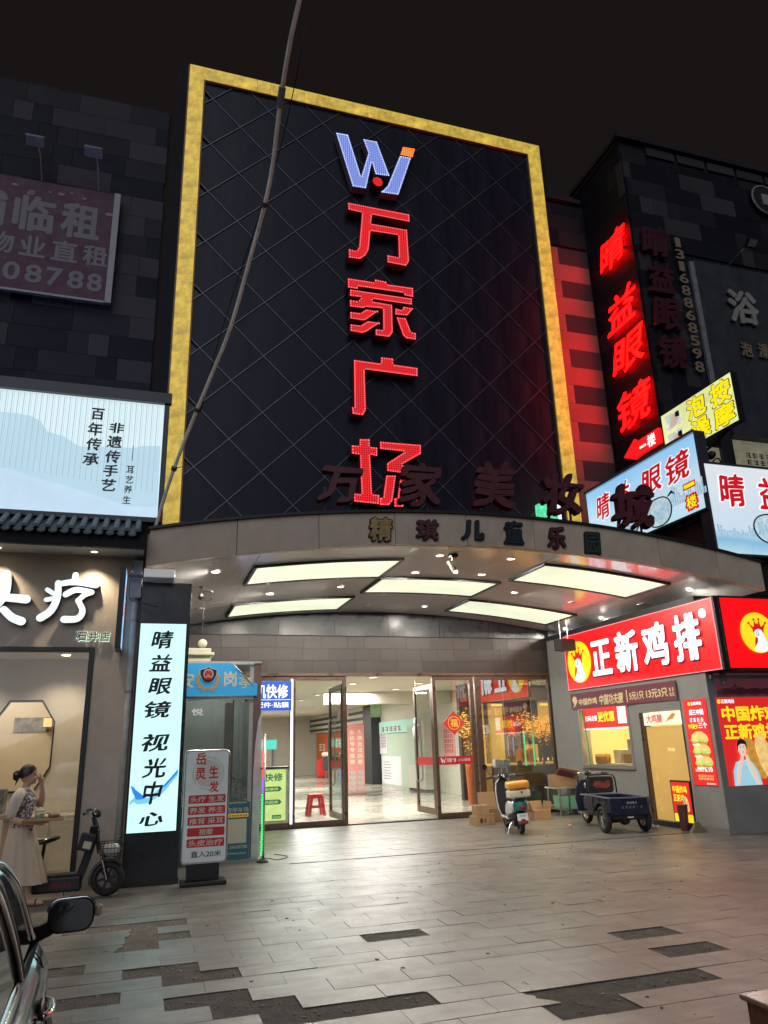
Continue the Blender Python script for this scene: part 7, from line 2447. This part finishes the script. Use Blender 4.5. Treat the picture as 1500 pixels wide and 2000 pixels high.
MB().ell((0, 1.49, .96), .08, .06, .05, 12, 8).build('instrument', 'black_gloss', t, smooth=True)
MB().loft([sup(0, y, z, w_, h, 12) for y, z, w_, h in ((1.44, .36, .05, .03), (1.54, .46, .075, .035), (1.72, .50, .08, .03), (1.90, .42, .07, .03), (1.96, .32, .04, .02))]).build('front_fender', 'trike_blue', t, smooth=True)
MB().ell((0, 1.62, .72), .07, .05, .07, 12, 8).build('headlamp', 'chrome', t, smooth=True)
for sg in (-1, 1):
    MB().loft([[Vector((sg * .38 + u * .075, .285 * math.cos(a), .235 + .285 * math.sin(a))) for u in (-1, 1)] + [Vector((sg * .38 + u * .075, .272 * math.cos(a), .235 + .272 * math.sin(a))) for u in (1, -1)] for a in [R(25 + 13 * k) for k in range(11)]]).build('mudguard', 'black_plastic', t)
t.location = (8.46, 12.48, 0)
t.rotation_euler.z = R(-9.7)

# ---------------------------------------------------------------- black e-bike (along X, facing right)
YB = 10.42
eb = thing('electric_bike', 'black electric bike with wire basket parked before the spa window', 'e-bike', (-.75, YB, 0))
def wheel_y(root, c, r, w_):
    c = Vector(c)
    pr_ = []
    for k in range(13):
        a = math.pi * (k / 12) - math.pi / 2
        pr_.append((r - w_ * .5 + w_ * .5 * math.cos(a), w_ * .5 * math.sin(a)))
    pr_ += [(r - w_ * .7, w_ * .36), (r - w_ * .7, -w_ * .36), pr_[0]]
    MB().lathe(pr_, c, 'Y', 28, cap=False).build('tyre', 'rubber', root, smooth=True)
    m = MB()
    ro = r - w_ * .68
    m.lathe([(ro, -w_ * .3), (ro, w_ * .3), (ro - .016, w_ * .3), (ro - .016, -w_ * .3), (ro, -w_ * .3)], c, 'Y', 24, cap=False)
    m.lathe([(.045, -w_ * .4), (.045, w_ * .4)], c, 'Y', 14)
    for k in range(6):
        a = 2 * math.pi * k / 6 + .2
        d = Vector((math.cos(a), 0, math.sin(a)))
        m.bar(c + d * .04, c + d * (ro - .006), .02, .03)
    m.build('rim', 'black_plastic', root)
wheel_y(eb, (-.29, YB, .195), .195, .10)
wheel_y(eb, (-1.36, YB, .195), .195, .10)
for sg in (-1, 1):
    MB().tube([(-.29, YB + sg * .075, .195), (-.37, YB + sg * .07, .45), (-.40, YB + sg * .05, .52)], .017, 8).build('fork', 'chrome', eb)
MB().tube([(-.40, YB, .48), (-.47, YB, .78), (-.50, YB, .90)], .028, 10).build('steering_tube', 'black_plastic', eb)
MB().loft([[Vector((x + dx, YB + dy, z)) for dx, dy in ((-.05, -.05), (.05, -.05), (.05, .05), (-.05, .05))] for x, z in ((-.62, .20), (-.56, .38), (-.50, .60), (-.48, .80))]).build('down_tube', 'black_gloss', eb, bevel=.01)
MB().box(-1.12, -.58, YB - .10, YB + .10, .09, .26).build('battery_deck', 'black_plastic', eb, bevel=.025)
MB().box(-1.06, -.60, YB - .105, YB + .105, .262, .282).build('foot_mat', 'rubber', eb)
marks(PY(YB - .10), -.92, -.68, .14, .21, .001, 5, 'tail_red', eb, 'side_print')
MB().tube([(-1.06, YB, .26), (-1.03, YB, .63)], .02, 8).build('seat_post', 'black_plastic', eb)
MB().loft([sup2 for sup2 in [[Vector((x, YB + .0 + hw * math.cos(a), z + hh * math.sin(a))) for a in [2 * math.pi * k / 12 for k in range(12)]] for x, z, hw, hh in ((-1.18, .665, .05, .02), (-1.14, .655, .11, .04), (-1.02, .655, .11, .04), (-.92, .675, .06, .03), (-.865, .685, .025, .015))]]).build('seat', 'black_gloss', eb, smooth=True)
for sg in (-1, 1):
    MB().tube(catmull([(-.50, YB, .90), (-.52, YB + sg * .12, .96), (-.56, YB + sg * .22, .965)], 4), .012, 8).build('handlebar', 'black_gloss', eb)
    MB().tube([(-.56, YB + sg * .22, .965), (-.60, YB + sg * .31, .955)], .018, 8).build('grip', 'black_plastic', eb)
    MB().tube([(-.50, YB + sg * .20, .975), (-.47, YB + sg * .29, .94)], .006, 5).build('brake_lever', 'chrome', eb)
MB().ell((-.46, YB, .93), .05, .06, .05, 10, 8).build('instrument', 'black_gloss', eb, smooth=True)
MB().tube(catmull([(-.48, YB - .05, .9), (-.42, YB - .09, .75), (-.44, YB - .06, .6)], 4), .007, 5).build('brake_cable', 'black_plastic', eb)
MB().obox((-.56, YB - .07, .62), .17, .08, .20, Matrix.Rotation(R(14), 3, 'Y')).build('handlebar_bag', 'cloth_black', eb, bevel=.02)
MB().obox((-.545, YB - .115, .59), .09, .01, .08, Matrix.Rotation(R(14), 3, 'Y')).build('bag_print', 'box_white', eb, bevel=.002)
bk = MB()
for z, k in ((.42, .85), (.48, .9), (.54, .95), (.60, 1.0)):
    hx, hy = .13 * k, .12 * k
    cx = -.27
    bk.tube([(cx - hx, YB - hy, z), (cx + hx, YB - hy, z), (cx + hx, YB + hy, z), (cx - hx, YB + hy, z), (cx - hx, YB - hy, z)], .005 if z < .59 else .008, 5)
for k in range(7):
    u = -1 + 2 * k / 6
    for sg in (-1, 1):
        bk.tube([(-.27 + u * .11, YB + sg * .102, .42), (-.27 + u * .13, YB + sg * .12, .60)], .0035, 4)
        bk.tube([(-.27 + sg * .11, YB + u * .10, .42), (-.27 + sg * .13, YB + u * .12, .60)], .0035, 4)
bk.build('basket', 'black_plastic', eb)
MB().ell((-.27, YB, .515), .105, .09, .085, 14, 8).build('white_bag', 'white_gloss', eb, smooth=True)
MB().box(-.36, -.32, YB - .03, YB + .03, .42, .55).build('basket_bracket', 'black_plastic', eb)
MB().loft([[Vector((-.29 + .215 * math.cos(a), YB + u * .06, .195 + .215 * math.sin(a))) for u in (-1, 1)] + [Vector((-.29 + .206 * math.cos(a), YB + u * .06, .195 + .206 * math.sin(a))) for u in (1, -1)] for a in [R(40 + 16 * k) for k in range(11)]]).build('mudguard', 'black_plastic', eb)
MB().loft([[Vector((-1.36 + .215 * math.cos(a), YB + u * .06, .195 + .215 * math.sin(a))) for u in (-1, 1)] + [Vector((-1.36 + .206 * math.cos(a), YB + u * .06, .195 + .206 * math.sin(a))) for u in (1, -1)] for a in [R(20 + 14 * k) for k in range(11)]]).build('mudguard', 'black_plastic', eb)
MB().tube([(-.78, YB - .08, .10), (-.74, YB - .16, .0)], .012, 6).build('kickstand', 'chrome', eb)

# ================================================================ car at the left picture edge (front +Y)
M('car_paint', (0.030, 0.036, 0.036), 0.18, metal=0.35, coat=1.0)
M('car_glass', (0.012, 0.016, 0.016), 0.04, spec=0.9, coat=1.0)
M('car_black', (0.010, 0.010, 0.011), 0.35)
M('indicator', (0.55, 0.40, 0.30), 0.2)
cr = thing('parked_car', 'dark grey car with big black mirror cut off at the left corner', 'car', (0, 0, 0))
secs = [(-2.25, .30, .62, .62, .55), (-2.15, .28, .80, .78, .60), (-1.6, .22, .86, .95, .70), (-.8, .20, .885, .97, .74), (0, .20, .89, .965, .74), (.7, .20, .885, .955, .74), (1.25, .21, .87, .93, .72), (1.7, .24, .83, .86, .68), (2.1, .28, .72, .76, .58), (2.28, .34, .52, .64, .50)]
rings = []
for y, z0, hw, zt_, ins in secs:
    zm = z0 + (zt_ - z0) * .62
    pts = [(hw * .80, z0), (hw * .97, z0 + .10), (hw, zm), (hw * .985, zt_ - .10), (hw * .93, zt_ - .02), (hw * .82, zt_ + .005), (hw * .3, zt_ + .03)]
    rings.append([Vector((x, y, z)) for x, z in pts] + [Vector((-x, y, z)) for x, z in pts[::-1]])
MB().loft(rings).build('body', 'car_paint', cr, smooth=True)
gs = [(-1.85, .955, .76, .97), (-1.4, .96, .79, 1.20), (-.9, .965, .80, 1.42), (-.3, .965, .80, 1.44), (.19, .965, .80, 1.385), (.55, .965, .80, 1.27), (.91, .962, .80, 1.04), (1.0, .962, .80, .985)]
rings = []
gs = [tuple(v) for v in [(p.x, .964, q.x, p.y) for p, q in zip(catmull([(a, d, 0) for a, b, c, d in gs], 4), catmull([(c, 0, 0) for a, b, c, d in gs], 4))]]
for y, zb_, hw, zt_ in gs:
    tw_ = hw - (zt_ - .97) * .19
    rings.append([Vector((hw, y, zb_)), Vector((tw_ + .012, y, zt_ - .05)), Vector((tw_ - .05, y, zt_)), Vector((tw_ * .4, y, zt_ + .012)), Vector((-tw_ * .4, y, zt_ + .012)), Vector((-tw_ + .05, y, zt_)), Vector((-tw_ - .012, y, zt_ - .05)), Vector((-hw, y, zb_))])
MB().loft(rings).build('cabin', 'car_paint', cr, smooth=True)
for sg in (1, -1):
    for nm, poly in (('front_window', [(.84, 1.0), (.53, 1.215), (.18, 1.33), (-.06, 1.365), (-.22, 1.38), (-.22, 1.0)]), ('rear_window', [(-.30, 1.0), (-.30, 1.345), (-.62, 1.345), (-1.08, 1.26), (-1.40, 1.0)])):
        def side(y, z, d=0, sg=sg):
            hw = .80
            x = hw - (z - .97) * .19 + .012 + d
            return Vector((sg * x, y, z))
        if nm == 'front_window':
            poly = [(p.x, p.y) for p in catmull([(y, z, 0) for y, z in poly[:5]], 4)] + poly[5:]
        g3 = MB()
        vs = [side(y, z, .004) for y, z in poly]
        g3.add(vs, [tuple(range(len(vs))) if sg > 0 else tuple(range(len(vs)))[::-1]])
        g3.build(nm, 'car_glass', cr)
        tr = MB()
        tr.tube([side(y, z, .006) for y, z in (poly[:-1] if nm == 'front_window' else poly[:5])], .011, 6)
        tr.build('window_trim', 'chrome', cr, smooth=True)
    qd = MB()
    qd.tube(catmull([side(.36, .985, .010), side(.26, 1.12, .010), side(.06, 1.27, .010), side(-.16, 1.365, .010)], 5), .013, 6)
    qd.build('quarter_divider', 'car_black', cr, smooth=True)
    qd = MB()
    qd.tube(catmull([side(.325, .985, .013), side(.225, 1.11, .013), side(.03, 1.255, .013), side(-.18, 1.35, .013)], 5), .008, 6)
    qd.build('window_frame', 'chrome', cr, smooth=True)
    bt = MB()
    bt.loft([[Vector((sg * (hx + .012), y, zc_ - .018)), Vector((sg * (hx + .020), y, zc_)), Vector((sg * (hx + .004), y, zc_ + .02)), Vector((sg * (hx - .03), y, zc_ + .018))] for y, hx, zc_ in ((-1.45, .80, .972), (-.6, .812, .976), (.2, .812, .973), (.92, .812, .968))])
    bt.build('belt_trim', 'chrome', cr, smooth=True)
    MB().tube(catmull([(sg * .81, -.26, .96), (sg * .86, -.26, .88), (sg * .892, -.26, .62), (sg * .87, -.24, .28)], 6), .004, 5).build('door_gap', 'car_black', cr)
    MB().tube(catmull([(sg * .81, .93, .94), (sg * .85, 1.0, .86), (sg * .885, 1.02, .60), (sg * .865, .95, .28)], 6), .004, 5).build('door_gap', 'car_black', cr)
    for yh in (.52, -.50):
        MB().tube(catmull([(sg * .885, yh + .10, .85), (sg * .908, yh + .05, .853), (sg * .910, yh - .05, .853), (sg * .888, yh - .10, .85)], 4), .011, 8).build('door_handle', 'chrome', cr, smooth=True)
        MB().ell((sg * .878, yh, .85), .012, .075, .03, 12, 8).build('handle_recess', 'car_black', cr, smooth=True)
    # mirror: arm, shell, glass, indicator
    MB().loft([[Vector((sg * x, y + dy, z + dz)) for dy, dz in ((-.03, -h), (.03, -h), (.03, h), (-.03, h))] for x, y, z, h in ((.78, .90, .99, .035), (.83, .92, 1.0, .028), (.88, .94, 1.02, .030))]).build('mirror_arm', 'car_black', cr, bevel=.006)
    ms = rrect(.855, 1.022, .992, 1.112, .042)
    ms = [(x * sg, z + .02 * (x - .9)) for x, z in ms]
    MB().loft([[Vector((.94 * sg + (x - .94 * sg) * k, y, 1.055 + (z - 1.055) * k)) for x, z in ms] for y, k in ((.90, 1.0), (.93, 1.02), (.99, .92), (1.03, .62))]).build('mirror_shell', 'black_gloss', cr, smooth=True)
    MB().prism([(.94 * sg + (x - .94 * sg) * .92, 1.055 + (z - 1.055) * .90) for x, z in ms], PY(.90), -.002, .003).build('mirror_glass', 'car_glass', cr)
    rimm = MB()
    rimm.tube([Vector((x, .905, z)) for x, z in ms[:12] + ms[:0]], .006, 5)
    rimm.build('mirror_trim', 'chrome', cr, smooth=True)
    MB().box(min(sg * 1.022, sg * 1.05), max(sg * 1.022, sg * 1.05), .93, .97, 1.035, 1.075).build('mirror_indicator', 'indicator', cr, bevel=.008)
    for yy in (1.42, -1.38):
        wheel(cr, (sg * .79, yy, .315), .315, .20, 'alloy', 7, .07)
ws = MB()
ws.add([Vector((.72, .98, .99)), Vector((-.72, .98, .99)), Vector((-.62, .19, 1.335)), Vector((.62, .19, 1.335))], [(0, 1, 2, 3), (3, 2, 1, 0)])
ws.v = [(x, y + .02, z + .015) for x, y, z in ws.v]
ws.build('windscreen', 'car_glass', cr)
ws = MB()
ws.add([Vector((.66, -1.80, 1.0)), Vector((-.66, -1.80, 1.0)), Vector((-.62, -1.0, 1.345)), Vector((.62, -1.0, 1.345))], [(0, 1, 2, 3), (3, 2, 1, 0)])
ws.v = [(x, y - .02, z + .015) for x, y, z in ws.v]
ws.build('rear_screen', 'car_glass', cr)
for sg in (-1, 1):
    MB().ell((sg * .58, 2.15, .64), .17, .10, .07, 12, 8).build('headlight', 'crystal', cr, smooth=True)
    MB().ell((sg * .60, -2.16, .70), .15, .06, .09, 12, 8).build('tail_lamp', 'tail_red', cr, smooth=True)
cr.location = (-1.115, 2.47, 0)
cr.rotation_euler.z = R(2.5)

# ================================================================ the woman carrying a tray (built facing +X at the origin)
M('skin', (0.56, 0.33, 0.24), 0.5, noise=0.05, ns=8)
M('hair', (0.014, 0.010, 0.010), 0.4, noise=0.3, ns=30)
M('skirt_tulle', (0.58, 0.46, 0.36), 0.75, noise=0.08, ns=12, stretch=(6, 6, .6))
M('blouse_white', (0.66, 0.58, 0.51), 0.7, noise=0.06, ns=14)
M('lip', (0.40, 0.09, 0.08), 0.4)
M('tooth', (0.7, 0.66, 0.6), 0.4)


def lace():
    m = M('lace_print', (0.66, 0.60, 0.55), 0.7)
    n = m.node_tree.nodes
    l = m.node_tree.links
    b = n['Principled BSDF']
    tc = n.new('ShaderNodeTexCoord')
    t = n.new('ShaderNodeTexNoise')
    t.inputs['Scale'].default_value = 34
    t.inputs['Detail'].default_value = 5
    l.new(tc.outputs['Object'], t.inputs['Vector'])
    r = n.new('ShaderNodeValToRGB')
    r.color_ramp.elements[0].position = 0.47
    r.color_ramp.elements[0].color = (0.10, 0.10, 0.13, 1)
    r.color_ramp.elements[1].position = 0.55
    r.color_ramp.elements[1].color = (0.66, 0.60, 0.55, 1)
    l.new(t.outputs[0], r.inputs[0])
    l.new(r.outputs[0], b.inputs['Base Color'])


lace()
wm = thing('person', 'woman in white lace dress holding a tray and raising one hand', 'person', (0, 0, 0))
b = MB()
# legs and feet (weight on the front foot)
b.tube([(.02, -.075, .82), (.06, -.075, .46), (.10, -.075, .40)], [.085, .056, .050], 12)
b.tube([(.10, -.075, .42), (.13, -.08, .30), (.17, -.08, .10), (.175, -.08, .06)], [.050, .052, .030, .030], 12)
b.tube([(.15, -.08, .045), (.22, -.085, .04), (.30, -.085, .028), (.335, -.085, .022)], [.034, .034, .030, .018], 10)
b.tube([(-.03, .075, .82), (-.04, .075, .46), (-.06, .075, .40)], [.085, .056, .050], 12)
b.tube([(-.06, .075, .42), (-.10, .075, .30), (-.16, .075, .12), (-.165, .075, .07)], [.050, .052, .030, .030], 12)
b.tube([(-.185, .075, .05), (-.11, .08, .04), (-.03, .08, .028), (.0, .08, .022)], [.034, .034, .030, .018], 10)
# trunk and neck
b.loft([[Vector((cx + hx * math.cos(a), hy * math.sin(a), z)) for a in [2 * math.pi * k / 16 for k in range(16)]] for z, cx, hx, hy in ((.76, -.01, .10, .14), (.86, -.01, .105, .145), (.96, 0, .085, .115), (1.04, .005, .09, .12), (1.13, .01, .105, .14), (1.20, 0, .085, .15), (1.245, -.01, .05, .10))])
b.tube([(-.015, 0, 1.22), (.0, 0, 1.28), (.02, 0, 1.34)], [.052, .043, .045], 12)
# head: skull, jaw, nose, ears
b.ell((.015, 0, 1.425), .092, .075, .105, 18, 14)
b.ell((.055, 0, 1.375), .058, .056, .068, 14, 10)
b.ell((.085, 0, 1.335), .026, .024, .020, 10, 8)
b.tube([(.098, 0, 1.425), (.125, 0, 1.390), (.112, 0, 1.383)], [.010, .014, .010], 8)
b.ell((.098, .030, 1.378), .018, .02, .018, 8, 6)
b.ell((.098, -.030, 1.378), .018, .02, .018, 8, 6)
for sg in (-1, 1):
    b.ell((.005, sg * .076, 1.405), .018, .010, .028, 8, 6)
# near arm (right): down from the shoulder, forearm forward under the tray
b.ell((-.015, -.16, 1.185), .052, .05, .05, 12, 8)
b.tube([(-.015, -.165, 1.19), (-.06, -.19, 1.05), (-.085, -.20, .935)], [.046, .042, .036], 12)
b.tube([(-.085, -.20, .945), (.03, -.20, .905), (.15, -.17, .890), (.19, -.155, .888)], [.037, .036, .027, .022], 12)
b.tube([(.18, -.155, .888), (.235, -.14, .886), (.275, -.13, .886)], [.024, .034, .030], 10)
for k in range(4):
    y0 = -.155 + k * .018
    b.tube([(.262, y0, .884), (.30, y0 + .004, .886), (.335 - .012 * abs(k - 1.4), y0 + .006, .894)], [.0095, .009, .0075], 8)
b.tube([(.225, -.165, .89), (.25, -.19, .903), (.285, -.195, .909)], [.012, .0105, .009], 8)
# far arm (left): elbow forward, forearm up, hand by the face
b.ell((-.01, .16, 1.185), .052, .05, .05, 12, 8)
b.tube([(-.01, .165, 1.19), (.07, .19, 1.12), (.155, .17, 1.055)], [.046, .042, .036], 12)
b.tube([(.150, .17, 1.050), (.165, .14, 1.15), (.160, .10, 1.28), (.155, .095, 1.31)], [.037, .036, .026, .022], 12)
b.tube([(.155, .095, 1.30), (.150, .085, 1.345), (.146, .08, 1.38)], [.024, .034, .030], 10)
for k in range(4):
    y0 = .052 + k * .018
    b.tube([(.148, y0, 1.375), (.140, y0 - .004, 1.415), (.118, y0 - .010, 1.438 - .006 * abs(k - 1.5))], [.0095, .009, .0075], 8)
b.tube([(.135, .065, 1.335), (.125, .045, 1.365), (.120, .040, 1.395)], [.012, .0105, .009], 8)
o = b.build('body', 'skin', wm, origin=(0, 0, 0))
md = o.modifiers.new('remesh', 'REMESH')
md.mode = 'VOXEL'
md.voxel_size = 0.0065
md.use_smooth_shade = True
md = o.modifiers.new('smooth', 'SMOOTH')
md.iterations = 4
md.factor = 0.5
# face
for sg in (-1, 1):
    MB().ell((.098, sg * .030, 1.418), .008, .013, .006, 8, 6).build('eye', 'hair', wm)
    MB().tube([(.098, sg * .014, 1.437), (.101, sg * .03, 1.441), (.092, sg * .048, 1.436)], .0035, 5).build('eyebrow', 'hair', wm)
MB().ell((.104, 0, 1.358), .012, .020, .009, 10, 6).build('mouth', 'lip', wm)
MB().ell((.109, 0, 1.359), .009, .015, .004, 8, 6).build('teeth', 'tooth', wm)
# hair: cap, fringe, bun
h = MB()
for i in range(1):
    rings = []
    for j in range(9):
        a = math.pi * .56 * j / 8
        ring = []
        for k in range(24):
            t_ = 2 * math.pi * k / 24
            front = max(0, math.cos(t_))
            aa = a * (1.0 - .42 * front ** 2) * (1.12 if math.cos(t_) < 0 else 1)
            ring.append(Vector((.008 + .106 * math.sin(aa) * math.cos(t_), .088 * math.sin(aa) * math.sin(t_), 1.430 + .112 * math.cos(aa))))
        rings.append(ring)
    h.loft(rings, cap=False)
h.ell((-.105, 0, 1.425), .055, .052, .052, 14, 10)
h.ell((-.125, .01, 1.400), .035, .036, .045, 10, 8)
h.tube([(-.09, -.02, 1.38), (-.11, -.02, 1.33), (-.115, -.02, 1.30)], [.014, .008, .002], 6)
h.build('hair', 'hair', wm, smooth=True)
MB().ell((-.115, -.05, 1.435), .008, .006, .008, 8, 6).build('hair_pin', 'tooth', wm)
# dress
MB().loft([[Vector((cx + hx * math.cos(a), hy * math.sin(a), z)) for a in [2 * math.pi * k / 20 for k in range(20)]] for z, cx, hx, hy in ((.84, -.005, .125, .165), (.93, 0, .108, .138), (.98, 0, .102, .130), (1.05, .01, .112, .138), (1.12, .022, .128, .158), (1.185, .005, .108, .170), (1.225, -.005, .078, .130), (1.255, -.005, .058, .075))], cap=False).build('bodice', 'lace_print', wm, smooth=True)
rings = []
for j in range(13):
    f_ = j / 12
    z = .90 - .66 * f_
    ring = []
    for k in range(72):
        a = 2 * math.pi * k / 72
        pl = .014 * f_ * math.sin(a * 14 + 2 * f_) + .010 * f_ * math.sin(a * 5)
        hx = .118 + .150 * f_ ** .9 + pl
        hy = .150 + .105 * f_ ** .9 + pl
        ring.append(Vector((.0 + .075 * f_ ** 1.3 + hx * math.cos(a), hy * math.sin(a), z - .03 * f_ * math.cos(a) * .5)))
    rings.append(ring)
MB().loft(rings, cap=False).build('skirt', 'skirt_tulle', wm, smooth=True)
MB().loft([[Vector((.012 * j / 6 + (.124 + .02 * j / 6) * math.cos(a), (.155 + .02 * j / 6) * math.sin(a), .905 - .11 * j / 6 * max(0, math.cos(a)) ** 2 - .03 * j / 6)) for a in [2 * math.pi * k / 24 for k in range(24)]] for j in range(7)], cap=False).build('lace_peplum', 'lace_print', wm, smooth=True)
for sg, pts in ((-1, [(-.01, -.135, 1.225), (-.025, -.185, 1.19), (-.055, -.205, 1.10), (-.075, -.21, 1.01), (-.082, -.205, .965)]), (1, [(-.005, .135, 1.225), (.01, .185, 1.18), (.06, .205, 1.125), (.10, .20, 1.095)])):
    n = len(pts)
    MB().tube(catmull(pts, 4), [.046 + .020 * math.sin(math.pi * min(1, .25 + .75 * i / ((n - 1) * 4))) for i in range((n - 1) * 4 + 1)], 16).build('sleeve', 'blouse_white', wm, smooth=True)
MB().lathe([(.056, 0), (.060, .02), (.050, .045)], (-.004, 0, 1.235), seg=18, cap=False).build('collar', 'blouse_white', wm, smooth=True)
# sandals
for x, y in ((.16, -.083), (-.17, .078)):
    MB().loft([[Vector((x + dx, y + dy, z)) for dx, dy in ((-.03, -.03), (.06, -.038), (.16, -.042), (.185, 0), (.16, .040), (.06, .034), (-.03, .03))] for z in (0.0, .016)]).build('sandal_sole', 'bark', wm)
    MB().tube([(x + .10, y - .045, .015), (x + .10, y - .02, .065), (x + .10, y + .02, .065), (x + .10, y + .045, .015)], .010, 6).build('sandal_strap', 'brown_seat', wm)
wm.location = (-1.29, 10.28, 0)
wm.rotation_euler.z = R(-6)
# tray, bowl, jar
M('wood_tray', (0.46, 0.26, 0.12), 0.4, noise=0.2, ns=6, stretch=(1, 8, 8))
M('bowl_grey', (0.10, 0.10, 0.10), 0.5)
t = thing('wooden_tray', 'light wooden tray balanced on the woman\'s hand', 'tray', (-1.0, 10.13, .905))
MB().box(-1.26, -.81, 9.99, 10.25, .908, .920).build('base', 'wood_tray', t, bevel=.003)
for a in ((-1.26, -.81, 9.985, 9.999), (-1.26, -.81, 10.241, 10.255)):
    MB().box(a[0], a[1], a[2], a[3], .9205, .938).build('rim', 'wood_tray', t, bevel=.003)
for a in (-1.26, -.822):
    MB().box(a, a + .012, 10.0, 10.24, .9205, .936).build('rim', 'wood_tray', t)
t = thing('grey_bowl', 'small dark grey bowl with spoon on the wooden tray', 'bowl', (-.93, 10.12, .921))
MB().lathe([(.035, 0), (.062, .022), (.068, .05), (.063, .05), (.055, .022), (.001, .008)], (-.93, 10.12, .921), seg=20, cap=False).build('bowl', 'bowl_grey', t, smooth=True)
MB().tube([(-.92, 10.12, .945), (-.99, 10.10, .985), (-1.01, 10.095, .992)], [.012, .009, .008], 7).build('spoon', 'wood_tray', t)
glass('jar_glass', (0.75, 0.85, 0.80), 0.08)
t = thing('glass_jar', 'greenish glass jar with pale lid on the wooden tray', 'jar', (-1.09, 10.15, .921))
MB().lathe([(.05, 0), (.055, .01), (.055, .085), (.05, .09)], (-1.09, 10.15, .921), seg=18).build('jar', 'pane_lightened', t, smooth=True)
MB().lathe([(.05, .091), (.057, .092), (.055, .108), (.015, .115), (.012, .13)], (-1.09, 10.15, .921), seg=18).build('lid', 'box_white', t, smooth=True)
MB().lathe([(.045, .008), (.045, .05)], (-1.09, 10.15, .921), seg=14).build('contents', 'crate_green', t)
# table behind the spa glass with a dark chest
t = thing('tea_table', 'wooden tea table with dark chest behind the spa window at left', 'table', (-2.1, 11.8, 0))
MB().box(-2.9, -1.55, 11.55, 12.05, .84, .90).build('top', 'wood_tray', t, bevel=.008)
for x in (-2.8, -1.7):
    MB().box(x, x + .07, 11.7, 11.9, .04, .84).build('leg', 'wood_tray', t)
MB().box(-2.3, -1.72, 11.65, 11.98, .902, 1.22).build('chest', 'paint_ink', t, bevel=.02)
